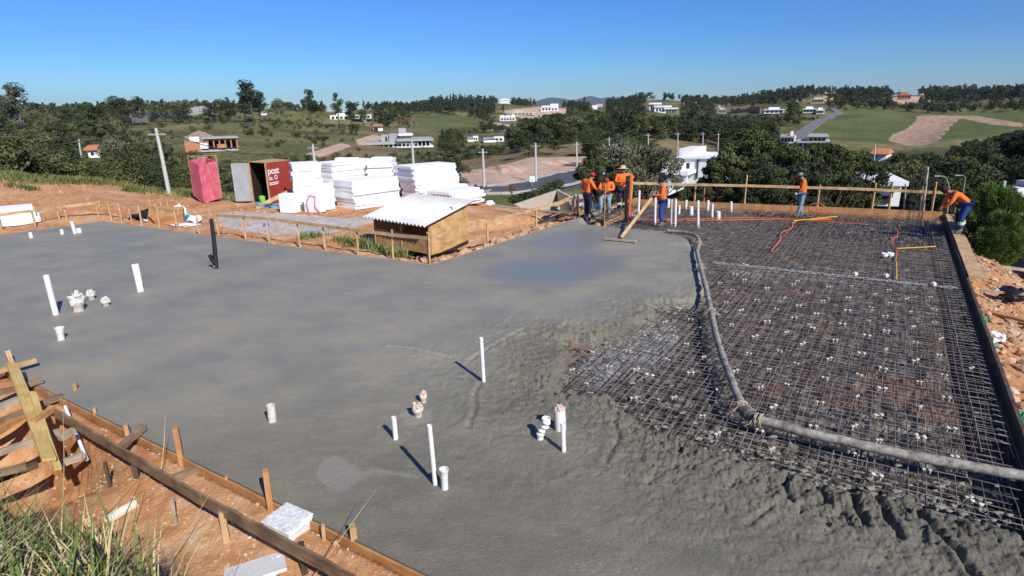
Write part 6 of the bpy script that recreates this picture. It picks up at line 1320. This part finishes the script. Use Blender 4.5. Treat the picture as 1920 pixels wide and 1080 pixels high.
house(1462,1492,268,190,'modern_house','grey flat roofed house below the far road','house',[('wall',0,1,0,9,0,10,whitew),('slab',-.05,.9,9,11,-1,11,greyw),('tower',.62,.8,9,17,2,7,whitew)] + wins(4,.05,.9,2,7,0))
house(1495,1553,276,175,'modern_house','pale grey and green house with a curved roof below the far road','house',[('wall',0,1,0,8,0,10,whitew),('wall',.3,.95,7,16,2,10,mat('pale green render',(.45,.50,.30),.8)),('slab',-.05,1.05,7,9,-1,11,concm),('gable',.25,1,16,20,1,11,greyw)] + wins(6,.02,.98,1.5,6,0) + wins(4,.35,.9,9,14,2))
house(1628,1664,302,115,'orange_roofed_house','small white house with an orange tiled roof in front of the dark slope','house',[('wall',.1,.9,0,12,0,6,whitew),('gable',0,1.02,11,18,-.7,6.7,tile),('window',.3,.42,4,8,-.12,.1,glass)], yaw=-.15)
house(1600,1622,305,108,'small_house','small pale house half hidden left of the orange roof','house',[('wall',0,1,0,10,0,6,whitew),('slab',-.1,1.1,10,12,-1,7,greyw)])
house(1612,1690,386,42,'white_shed','low white building with a flat roof seen through the back fence','building',[('wall',.35,.95,0,34,0,4,whitew),('wall',.0,.4,0,10,.5,4,whitew),('roof',-.05,1.02,34,41,-.8,4.6,whitew),('opening',.5,.68,4,16,-.1,.1,darkm),('window',.72,.76,14,22,-.12,.1,glass)], yaw=.2)
# white steps at the right edge
p = at_r(1903,383,52); root = empty('garden_steps', p, 'white stepped wall with dark treads at the right edge', 'steps')
for i in range(5): mb = MB(); mb.box(p + Vector((-1.6+i*.75, 0, .2+i*.32)), (.8, 1.2, .4+i*.1)); put(mb.build('step', whitew if i % 2 == 0 else concm), root)

# ================================================================== TREES
rt_ = random.Random(5)
def leafmat(name, a, b, c): 
    m = mat(name, a, .75, .25, .45, c2=b, spec=.2); return m
LM = dict(broad=leafmat('broad leaf', (.026,.040,.013), (.075,.088,.028), 0), dark=leafmat('dark leaf', (.017,.028,.012), (.054,.068,.026), 0), olive=leafmat('olive leaf', (.055,.068,.024), (.150,.150,.058), 0), euc=leafmat('gum leaf', (.022,.036,.018), (.070,.085,.042), 0), bright=leafmat('bright leaf', (.050,.090,.018), (.135,.175,.040), 0), rust=leafmat('rusty leaf', (.11,.05,.02), (.24,.12,.05), 0), grey=leafmat('grey green leaf', (.055,.065,.035), (.19,.19,.115), 0), feather=leafmat('feathery leaf', (.038,.085,.016), (.125,.190,.040), 0))
bark = mat('bark', (.10,.075,.055), .9, .25, 6); bark2 = mat('pale bark', (.30,.26,.21), .9, .25, 6)
def crown_mesh(clumps, leaves, ls, seed, up=.3, shape='tri'):
    g = np.random.default_rng(seed); Vs = []; n_tot = 0
    for (c, rad, n) in clumps:
        d = g.normal(size=(n,3)); d /= np.linalg.norm(d, axis=1)[:,None]; rr = g.uniform(.35, 1, n)**.45
        p = np.array(c) + d*rr[:,None]*np.array(rad)
        nn = d + g.normal(size=(n,3))*.7 + np.array([0,0,up]); nn /= np.linalg.norm(nn, axis=1)[:,None]
        t = np.cross(nn, g.normal(size=(n,3))); t /= np.linalg.norm(t, axis=1)[:,None]; b = np.cross(nn, t)
        s = (g.uniform(.5, 1.25, n)*ls)[:,None]
        Vs.append(np.stack([p - t*s*.5 - b*s*.25, p + t*s*.5 - b*s*.3, p + t*s*.35 + b*s*.45, p - t*s*.4 + b*s*.35], 1).reshape(-1,3)); n_tot += n
    V = np.concatenate(Vs); Fq = np.arange(len(V)).reshape(-1,4); return V, Fq
def proto(kind, seed, dens=1.0):
    g = random.Random(seed); cl = []; tr = MB(); h = 1.0
    def u(a, b): return g.uniform(a, b)
    if kind in ('broad','dark','olive','bright','rust'):
        n = g.randint(9, 13); tr.tube([(0,0,-.08),(u(-.02,.02),0,.2),(u(-.04,.04),u(-.03,.03),.5)], [.035,.026,.015], 7)
        for i in range(n):
            a = u(0, 2*PI); rr = u(.05,.30); z = u(.28, .82); k = 1 - abs(z-.5)*.9; c = (math.cos(a)*rr*k*1.2, math.sin(a)*rr*k*1.2, z); s = u(.11,.20); sh_ = u(.75,1.3); cl.append((c, (s*1.1*sh_, s*1.1/sh_, s*u(.6,.95)), int(120*dens*u(.7,1.2))))
            tr.tube([(0,0,u(.15,.35)), (c[0]*.6, c[1]*.6, (z+.3)/2), c], [.014,.009,.003], 5)
        ls = .055
    elif kind == 'euc':
        tr.tube([(0,0,-.05),(u(-.02,.02),0,.4),(u(-.03,.03),0,.9)], [.022,.015,.005], 7)
        for i in range(g.randint(14,17)):
            a = u(0, 2*PI); z = .32 + .66*i/16; rr = u(.05,.21)*(1.25 - z); c = (math.cos(a)*rr, math.sin(a)*rr, z); s = u(.065,.11); cl.append((c, (s*1.2, s*1.2, s*.9), int(60*dens))); tr.tube([(0,0,z-.14), c], [.007,.002], 4)
        ls = .05
    elif kind == 'round':
        tr.tube([(0,0,-.05),(0,0,.35),(.02,0,.7)], [.026,.02,.008], 7)
        for i in range(16):
            a = u(0,2*PI); z = u(.42,.95); rr = .24*math.sqrt(max(0.02, 1-((z-.62)/.36)**2))*u(.3,1); c = (math.cos(a)*rr, math.sin(a)*rr, z); s = u(.08,.13); cl.append((c, (s,s,s*.8), int(70*dens))); tr.tube([(0,0,z-.2), c], [.008,.002], 4)
        ls = .05
    elif kind == 'pine':
        tr.tube([(0,0,-.05),(0,0,.95)], [.02,.004], 6)
        for i in range(13):
            z = .15 + .8*i/12; 
            for k in range(3): a = u(0,2*PI); rr = .17*(1.05-z)*u(.5,1); cl.append(((math.cos(a)*rr, math.sin(a)*rr, z), (.10*(1.15-z)+.02, .10*(1.15-z)+.02, .05), int(28*dens)))
        ls = .05
    elif kind == 'bush':
        tr.tube([(0,0,-.05),(0,0,.3)], [.03,.02], 5)
        for i in range(8): a = u(0,2*PI); rr = u(0,.42); c = (math.cos(a)*rr, math.sin(a)*rr, u(.2,.6)); s = u(.2,.34); cl.append((c, (s,s,s*.8), int(80*dens)))
        ls = .08
    return cl, tr, ls
PROTO = {}
def get_proto(kind, leaf, v, dens):
    key = (kind, leaf, v, dens)
    if key not in PROTO:
        cl, tr, ls = proto(kind, v*31 + sum(map(ord, kind)), dens[0]); V, Fq = crown_mesh(cl, 0, ls*dens[1], v*7+3)
        cr_ = np_mesh('crown', V, Fq, LM[leaf], False); tk = tr.build('trunk', bark2 if kind == 'euc' else bark, smooth=True); col.objects.unlink(cr_); col.objects.unlink(tk)
        PROTO[key] = (cr_, tk, V)
    return PROTO[key]
NT = [0]
def tree(p, h, kind, leaf, label, group=None, wid=1.0, v=None, dens=(1.0,1.0), cat='tree', name=None):
    v = rt_.randint(0, 3) if v is None else v; cr_, tk, V = get_proto(kind, leaf, v, dens)
    root = empty(name or {'euc':'eucalyptus_tree','pine':'conifer_tree','bush':'bush','round':'round_tree'}.get(kind, 'leafy_tree'), p, label, cat, group, rt_.uniform(0, 6.28)); root.scale = (h*wid, h*wid, h)
    for o in (cr_, tk):
        c = o.copy(); col.objects.link(c); c.parent = root
    NT[0] += 1; return root
MASS = []
def mass(p, h, kind, leaf, wid): MASS.append((p, h, kind, leaf, wid))

# skyline trees one can tell apart: (px, base row, top row, radius, kind, leaf, width, label)
SK = [(40,238,158,95,'euc','grey',.95,'ragged tall eucalyptus with sparse crown at the far left of the skyline'),(10,262,215,90,'euc','dark',1.3,'low ragged tree at the very left below the sparse eucalyptus'),
 (232,222,176,330,'broad','dark',1.2,'dark tree cluster peak left of the grey wall, tallest crown'),(262,220,180,330,'euc','dark',1.3,'thin topped tree at the right of the dark cluster'),(212,226,190,330,'broad','dark',1.3,'dark round tree on the left flank of the cluster'),(185,238,196,300,'broad','dark',1.4,'big dark tree in front of the short grey wall'),(190,262,200,240,'pine','dark',2.0,'dark conifer standing before the grey wall'),
 (350,212,187,340,'bush','dark',1.3,'dense dark rounded tree at the upper end of the grey wall'),(330,214,194,340,'bush','dark',1.3,'dense dark tree left of the rounded one by the grey wall'),(308,215,197,345,'bush','dark',1.3,'low dark tree on the wall line'),(290,217,200,345,'bush','dark',1.3,'lowest dark tree on the wall line'),(398,212,194,340,'euc','dark',1.5,'small umbrella shaped tree right of the grey wall'),(427,212,195,345,'euc','dark',1.4,'second small umbrella shaped tree right of the grey wall'),
 (472,212,156,330,'euc','dark',1.15,'tallest multi crowned eucalyptus on the left ridge'),(487,213,168,332,'euc','dark',.95,'shorter eucalyptus leaning beside the tallest one'),(458,213,172,334,'euc','dark',1.0,'slim eucalyptus on the left side of the tallest one'),(524,212,186,340,'euc','grey',1.0,'thin grey half bare tree between the two tall crowns'),
 (581,213,169,335,'round','dark',1.1,'round crowned tree standing alone on the ridge'),(634,213,175,345,'round','dark',.85,'slim round tree right of the lone round crown'),(657,213,189,350,'euc','dark',1.2,'small spread tree next to the slim round tree'),(680,212,195,370,'bush','dark',1.2,'low skyline bush right of the small spread tree'),
 (42,300,241,70,'broad','bright',1.25,'bright green leafy tree at the left edge of the shrubs'),(66,305,268,64,'broad','bright',1.3,'second bright green tree, lower and to the right'),(20,312,275,62,'broad','olive',1.3,'olive tree below the bright green one at the left edge')]
SKW = {40:40,10:30,232:42,262:28,212:36,185:46,190:50,350:44,330:38,308:38,290:32,398:32,427:30,472:46,487:28,458:28,524:22,581:38,634:25,657:24,680:34,42:62,66:52,20:42}; CW = dict(euc=.42, broad=.85, round=.62, bush=1.45, pine=.42)
for x, yb, yt, r, k_, lf, w_, l in SK:
    b = at_r(x, yb, r); g0 = Hs(b.x, b.y); T = at_r(x, yt, r); b = Vector((b.x, b.y, min(b.z, g0) if abs(b.z-g0) < 8 else b.z)); h = T.z - b.z
    tree(b, max(h,1)*1.02, k_, lf, l, None, (SKW[x]*r/F)/(max(h,1)*CW[k_]), dens=(2.0,.62))
# foreground leafy trees behind the back fence
def bigtree(px, r, ybase, ytop, wpx, leaf, label, seed, n=26, lpc=230, lsz=.17, sparse=1.0, name='leafy_tree', squash=.8):
    n = int(n*1.7); lsz *= .72; lpc = int(lpc*1.05)
    g = random.Random(seed); ytop -= 12; T = at_r(px, ytop, r); c0 = at_r(px, ybase, r); gx = Hs(c0.x, c0.y); H_ = T.z - gx; W_ = wpx*r/F; root = empty(name, Vector((c0.x,c0.y,gx)), label, 'tree'); cl = []; tr = MB()
    zlow = max(.3, c0.z - gx)
    tr.tube([Vector((c0.x,c0.y,gx-.3)), Vector((c0.x+.1,c0.y,gx+H_*.3)), Vector((c0.x,c0.y+.1,gx+H_*.65))], [.16,.12,.05], 8)
    for i in range(n):
        a = g.uniform(0,2*PI); q = g.random()**.5; z = g.random()**.8; prof = math.sqrt(max(.05, 1 - abs(z*2-.85)**2.2*.75)) if z > .42 else .8+.2*z
        x_, y_ = math.cos(a)*q*W_/2*prof, math.sin(a)*q*W_/2*prof*.8; zz = gx + zlow + (H_-zlow)*(z*.94) - .15; s = W_*g.uniform(.065,.115); c = Vector((c0.x+x_, c0.y+y_, zz - s*.5)); cl.append((c, (s*1.15, s*1.15, s*squash), int(lpc*sparse)))
        m1 = Vector((c0.x + x_*.35, c0.y + y_*.35, gx + (zz-gx)*.55)); tr.tube([Vector((c0.x,c0.y,gx+H_*.2)), m1, c], [.06,.04,.012], 5)
        for k in range(4): tr.tube([m1.lerp(c,.5), c + Vector((g.uniform(-1,1), g.uniform(-1,1), g.uniform(-.3,.9)))*s*1.2], [.018,.005], 4)
    V, Fq = crown_mesh(cl, 0, lsz, seed); put(np_mesh('crown', V, Fq, LM[leaf], False), root); put(tr.build('trunk', bark, smooth=True), root); return root
bigtree(1150,37,345,268,120,'grey','wide twiggy grey green tree behind the workers, left part by the road',1,30,190,.15); bigtree(1205,38,345,274,150,'grey','wide twiggy grey green tree behind the straw hat, overlapping the white house',2,34,190,.15); bigtree(1120,35,360,292,90,'broad','low dark leafy tree behind the left workers',3,20,190,.15)
bigtree(1400,38,372,242,150,'broad','tallest leafy tree behind the middle of the back fence',4,44,230,.17); bigtree(1358,36,382,292,96,'broad','leafy tree left of the tallest one, right of the white house',5,34,220,.16); bigtree(1465,36,380,270,130,'broad','leafy tree right of the tallest one behind the lone worker',6,38,220,.16); bigtree(1530,38,378,268,130,'broad','leafy tree behind the lone worker, right one',7,36,220,.16); bigtree(1595,39,380,285,110,'broad','leafy tree at the right end of the hedge of trees',8,32,200,.16); bigtree(1312,33,395,345,70,'dark','dark shrub low behind the short white pipes',9,22,190,.13); bigtree(1430,33,398,310,150,'dark','dark shrub low behind the middle of the fence',10,30,190,.14); bigtree(1545,33,398,320,120,'dark','dark shrub low behind the fence right of the lone worker',11,26,190,.14)
# feathery conifer like trees at the right
def needles(cl, w, L, seed, up):
    g = np.random.default_rng(seed); Vs = []
    for c, rad, n, out in cl:
        p = np.array(c) + g.normal(size=(n,3))*np.array(rad)*.55; d = np.array(out)[None,:] + g.normal(size=(n,3))*.45 + np.array([0,0,up]); d /= np.linalg.norm(d, axis=1)[:,None]
        s = np.cross(d, g.normal(size=(n,3))); s /= np.linalg.norm(s, axis=1)[:,None]; l = (g.uniform(.5,1.2,n)*L)[:,None]; ww = w*g.uniform(.6,1.3,n)[:,None]
        Vs.append(np.stack([p - s*ww, p + s*ww, p + d*l + s*ww*.3 - np.array([0,0,.15])*l, p + d*l - s*ww*.3 - np.array([0,0,.15])*l], 1).reshape(-1,3))
    V = np.concatenate(Vs); return V, np.arange(len(V)).reshape(-1,4)
def feathery(px, r, ybase, ytop, wpx, label, seed, leaf='feather'):
    g = random.Random(seed); T = at_r(px, ytop, r); c0 = at_r(px, ybase, r); gz_ = Hs(c0.x, c0.y); z0 = min(c0.z, gz_); H_ = T.z - z0; W_ = wpx*r/F/2; root = empty('feathery_tree', Vector((c0.x,c0.y,z0)), label, 'tree'); tr = MB(); cl = []
    tr.tube([(c0.x,c0.y,z0-.3),(c0.x+.05,c0.y,z0+H_*.5),(c0.x,c0.y,z0+H_*.9)], [.10,.06,.02], 7)
    for i in range(130):
        z = g.random()**.85; a = g.uniform(0,2*PI); prof = min(1, 1.35*(1-z)**.5+.10); q = g.uniform(.15,1)**.7; ca, sa = math.cos(a), math.sin(a); c = Vector((c0.x+ca*W_*prof*q, c0.y+sa*W_*prof*q, z0+H_*(.06+z*.88))); sz = W_*g.uniform(.10,.20)
        cl.append((c, (sz, sz, sz*1.2), 150, (ca*.7, sa*.7, .5))); tr.tube([(c0.x,c0.y,c.z-.35*q*W_), c], [.018,.004], 4)
    V, Fq = needles(cl, .012, .22, seed, .5); put(np_mesh('crown', V, Fq, LM[leaf], False), root); put(tr.build('trunk', bark), root)
feathery(1843,24,490,342,78,'tall feathery green tree behind and right of the bending worker',21); feathery(1868,23,470,402,56,'lower bright feathery shrub beside the tall feathery tree',22); feathery(1836,22.5,540,430,52,'dark feathery shrub hanging below the tall feathery tree',23)
# small plants along the near road and yard
for x, y, yt, r, l in ((960,372,342,50,'small rusty sapling on the grass by the near road'),(1028,362,338,52,'small green sapling behind the hedge'),(1862,468,430,30,'bare thin sapling by the road at the right')): 
    b = hit(x, y, 22, 90); tree(b, hgt(b, yt), 'broad', 'rust' if 'rusty' in l else 'olive', l, dens=(.35,1.0))
# clipped hedge
hp = [at_r(960,388,41.5), at_r(1005,372,45), at_r(1048,352,49.5)]; cl = []
for i in range(26):
    t = i/25*2; j = min(1, int(t)); p = hp[j].lerp(hp[j+1], t-j); p.z += .2; cl.append((p, (.5,.4,.55), 170))
V, Fq = crown_mesh(cl, 0, .12, 77); tag(np_mesh('hedge', V, Fq, LM['dark'], False), 'clipped dark green hedge running up beside the cream retaining wall', 'hedge')

# woods: positions scattered over the land, cleared zones kept free
HOUSEBOX = [(340,245,455,281),(680,240,820,282),(612,208,700,230),(482,205,505,218),(156,276,194,298),(872,250,950,270),(930,212,970,230),(1008,192,1052,212),(955,202,1008,220),(934,186,958,196),(1106,192,1134,207),(1212,190,1275,216),(1500,198,1548,216),(1430,200,1475,215),(1460,245,1560,280),(1624,278,1668,304),(1600,290,1622,306),(1225,272,1350,340),(1672,175,1720,190),(1515,183,1548,196),(1340,200,1430,214)]
ROADBOX = [(1470,255,1500,270),(1490,240,1520,262),(1510,228,1545,248),(1535,210,1580,232)]
RIGHTEDGE = [(1480,250),(1500,262),(1560,270),(1640,292),(1680,284),(1760,280),(1800,268),(1850,248),(1920,238),(2700,230)]
def toplimit(px, r):
    if r < 210 and px > 1480: return float(np.interp(px, [p[0] for p in RIGHTEDGE], [p[1] for p in RIGHTEDGE]))
    if r < 230 and px < 500: return float(np.interp(px, [-600,0,100,230,300,400,500], [240,243,252,250,262,288,300]))
    if r < 130 and 640 < px < 1110: return 292
    return 0
CLR = [(p, lo) for p, lo in ((FIELD,100),(SCAR,60),(LOT,30),(FLD2,100))]
def pip(x, y, P_):
    c = False; n = len(P_)
    for i in range(n):
        x1, y1 = P_[i][:2]; x2, y2 = P_[(i+1) % n][:2]
        if (y1 > y) != (y2 > y) and x < (x2-x1)*(y-y1)/(y2-y1) + x1: c = not c
    return c
def blocked(px, yb, yt, r, hw):
    if yt < toplimit(px, r): return True
    for y in (yb, yb*.75+yt*.25, (yb+yt)/2, yb*.25+yt*.75, yt):
        for x0, y0, x1, y1 in HOUSEBOX + ROADBOX:
            if x0-hw < px < x1+hw and y0-1 < y < y1 + (6 if y == yb else 0): return True
        for p, lo in CLR:
            if r > lo and pip(px, y, p): return True
    return False
POLY = dict(field=FIELD, scar=SCAR, lot=LOT, dry2=DRY2, light=LIGHT, dry=DRY, f2=FLD2)
# density zones in photo space: (polygon, r range, probability, kinds)
Z_ = [([(1560,330),(1640,305),(1660,285),(1760,275),(1800,262),(1860,240),(1920,230),(2900,240),(2900,430),(1900,350),(1800,345),(1700,345)], (60,260), 1.0, 'dark'),
      ([(1000,262),(1040,235),(1100,225),(1300,225),(1480,235),(1480,262),(1420,285),(1250,262),(1100,262),(1000,282)], (100,520), .95, 'darkmix'),
      ([(760,300),(870,300),(1000,282),(1080,262),(1060,240),(980,250),(860,275),(800,300)], (95,420), .95, 'mix')]
ns = 0; N_C = 42000; gA = np.random.default_rng(99)
AZc = gA.uniform(-.95, .95, N_C); Rc = np.exp(gA.uniform(math.log(58), math.log(1900), N_C)); Xc = Rc*np.sin(AZc); Yc = Rc*np.cos(AZc); Zc = H(Xc, Yc); PXc, PYc = projn(Xc, Yc, Zc)
FN = fbm(Xc/38, Yc/38, 4, 301); cleared = np.zeros(N_C, bool)
inF = {k: inpoly(PXc, PYc, v) & (Rc > 55) for k, v in POLY.items()}; earth = np.zeros(N_C, bool)
for e in EARTH: earth |= inpoly(PXc, PYc, e)
inDense = [inpoly(PXc, PYc, z[0]) & (Rc > z[1][0]) & (Rc < z[1][1]) for z in Z_]
cand = []
for i in range(N_C):
    px, py, r = PXc[i], PYc[i], Rc[i]
    if px < -700 or px > 2700: continue
    if inF['field'][i] and r > 140 or inF['scar'][i] and r > 100 or (inF['lot'][i] and r < 130) or inF['f2'][i] or (earth[i] and r > 90): continue
    if r < 100 and 850 < px < 1260: continue                       # the near road and lot
    if r < 75 and px > 1240 and not (1000 < 0): 
        if px < 1600 or px > 1790: 
            if rt_.random() > .15: continue
    dz = [j for j in range(len(Z_)) if inDense[j][i]]; pr = .32
    if dz: pr = 1.0
    elif inF['light'][i] and r > 90: pr = .40 if FN[i] > -.05 else .14
    elif (inF['dry2'][i] or inF['dry'][i]) and r < 700: pr = .05
    elif r > 480: pr = .85
    elif px < 380 and r < 260: pr = .8
    elif 620 < px < 880: pr = .75 if FN[i] > -.1 else .3
    elif px < 900: pr = .85 if FN[i] > -.15 else .5
    else: pr = .9
    if rt_.random() > pr: continue
    cand.append(i)
# thin out: roughly screen-uniform density with closeness limits
grid = {}
for i in cand:
    r = Rc[i]; px = PXc[i]; kd = 'broad'; lf = rt_.choice(('broad','dark','dark'))
    small = False
    if inF['light'][i] and r > 90 or (px < 900 and r < 480 and FN[i] < .0 and px > 380): small = True
    if small: h = rt_.uniform(1.4, 3.4); kd = 'bush' if rt_.random() < .75 else 'broad'; lf = rt_.choice(('olive','broad','dark','olive','grey'))
    elif r > 600: h = rt_.uniform(7, 13); kd = rt_.choice(('broad','pine','round','euc')); lf = 'dark'
    elif inDense[0][i]: h = rt_.uniform(4.5, 8.5); kd = rt_.choice(('broad','broad','round')); lf = 'dark'
    elif inDense[1][i]: h = rt_.uniform(4.5, 9.5); kd = rt_.choice(('broad','broad','round','euc','bush')); lf = rt_.choice(('dark','broad','dark','broad','olive')); h = h*.6 if kd == 'bush' else h
    elif 660 < px < 900 and 200 < r < 480: h = rt_.uniform(5, 11); kd = rt_.choice(('broad','pine','euc')); lf = rt_.choice(('dark','broad','rust') if rt_.random() < .25 else ('dark','broad','olive'))
    else: h = rt_.uniform(2.5, 7); kd = rt_.choice(('broad','bush','round','broad')); h = h*.6 if kd == 'bush' else h; lf = rt_.choice(('broad','dark','olive','grey','olive') if px < 480 else ('broad','dark','olive','dark'))
    if r < 110 and px < 500: h = min(h, 4.6)
    # keep close ones from poking above what the photo shows
    if r < 200 and 500 < px < 860: h = min(h, 3.5)
    if r < 150 and 1240 < px < 1660: h = min(h, 5.0)
    for tr_ in range(3):
        yt_ = proj(Xc[i], Yc[i], Zc[i]+h*.95)[1]; bl = blocked(px, PYc[i]-1, yt_, r, h*.3*F/r)
        if not bl: break
        h *= .6
    if bl or h < 1.2: continue
    sp = h*(.62 if kd != 'bush' else .75); key = (int(Xc[i]/sp/1.0), int(Yc[i]/sp/1.0), round(math.log(sp)*2))
    if key in grid: continue
    grid[key] = 1; mass(Vector((Xc[i], Yc[i], Zc[i]-.1)), h, kd, lf, rt_.uniform(.95, 1.35) if kd not in ('pine','euc') else 1.0)
    if len(MASS) > 14000: break
# largest in the picture first: those stand as trees of their own
def vis(mv):
    p, h, k_, lf, w_ = mv; px, py = proj(p.x, p.y, p.z+h); return h/math.hypot(p.x,p.y) if -60 < px < 1980 and py < 400 else 0
MASS.sort(key=vis, reverse=True)
ZL = lambda px, r: ('on the shrubby left hillside' if px < 380 else 'on the olive hillside behind the cabins and foam' if px < 650 else 'on the slopes round the long grey house' if px < 880 else 'in the dark valley wood beyond the near road' if px < 1120 else 'in the wood behind the white house' if px < 1500 else 'in the dark wood on the right slope below the dirt scar')
NM = dict(broad='leafy tree', bush='low bush', pine='pointed dark tree', euc='thin tall tree', round='round tree')
LFN = dict(broad='mid green', dark='dark green', olive='olive green', grey='grey green', rust='rusty brown', bright='bright green')
for (p, h, k_, lf, w_) in MASS[:290]:
    px, _ = proj(p.x, p.y, p.z); z_ = ZL(px, 0); lb = f'{LFN[lf]} {NM[k_]} {z_}'
    tree(p, h, k_, lf, lb, f'{LFN[lf]} {NM[k_]}s {z_}'.replace('bushs', 'bushes'), w_, dens=(2.6,.5))
rest = MASS[290:]; byleaf = {}
for q in rest: byleaf.setdefault(q[3], []).append(q)
for lf, L_ in byleaf.items():
    Vs = []
    for (p, h, k_, _, w_) in L_:
        r = math.hypot(p.x, p.y); d = (.8,.95) if r < 350 else ((.3,1.6) if r < 800 else (.18,2.1)); _, _, V = get_proto(k_, lf, rt_.randint(0,3), d)
        a = rt_.uniform(0, 6.28); c_, s_ = math.cos(a), math.sin(a); Q = np.empty_like(V); Q[:,0] = (V[:,0]*c_ - V[:,1]*s_)*h*w_ + p.x; Q[:,1] = (V[:,0]*s_ + V[:,1]*c_)*h*w_ + p.y; Q[:,2] = V[:,2]*h + p.z; Vs.append(Q.astype(np.float32))
    V = np.concatenate(Vs); tag(np_mesh('woodland', V, np.arange(len(V)).reshape(-1,4), LM[lf], False), kind='stuff')
# ------------------------------------------------------------------ air
zlo = float(min(v.co.z for v in ter.data.vertices)) - 1.0
hz = MB(); hz.box((0, 0, (zlo+260)/2), (19000, 19000, 260-zlo))
hm_ = bpy.data.materials.new('haze'); hm_.use_nodes = True; t = hm_.node_tree; t.nodes.clear()
vo = t.nodes.new('ShaderNodeVolumePrincipled'); vo.inputs['Color'].default_value = (.80,.88,1,1); vo.inputs['Density'].default_value = 6e-5; vo.inputs['Anisotropy'].default_value = .2
ou = t.nodes.new('ShaderNodeOutputMaterial'); t.links.new(vo.outputs[0], ou.inputs['Volume'])
tag(hz.build('haze', hm_), kind='stuff')
print('zlo', zlo); print('trees', NT[0], 'mass', len(MASS))
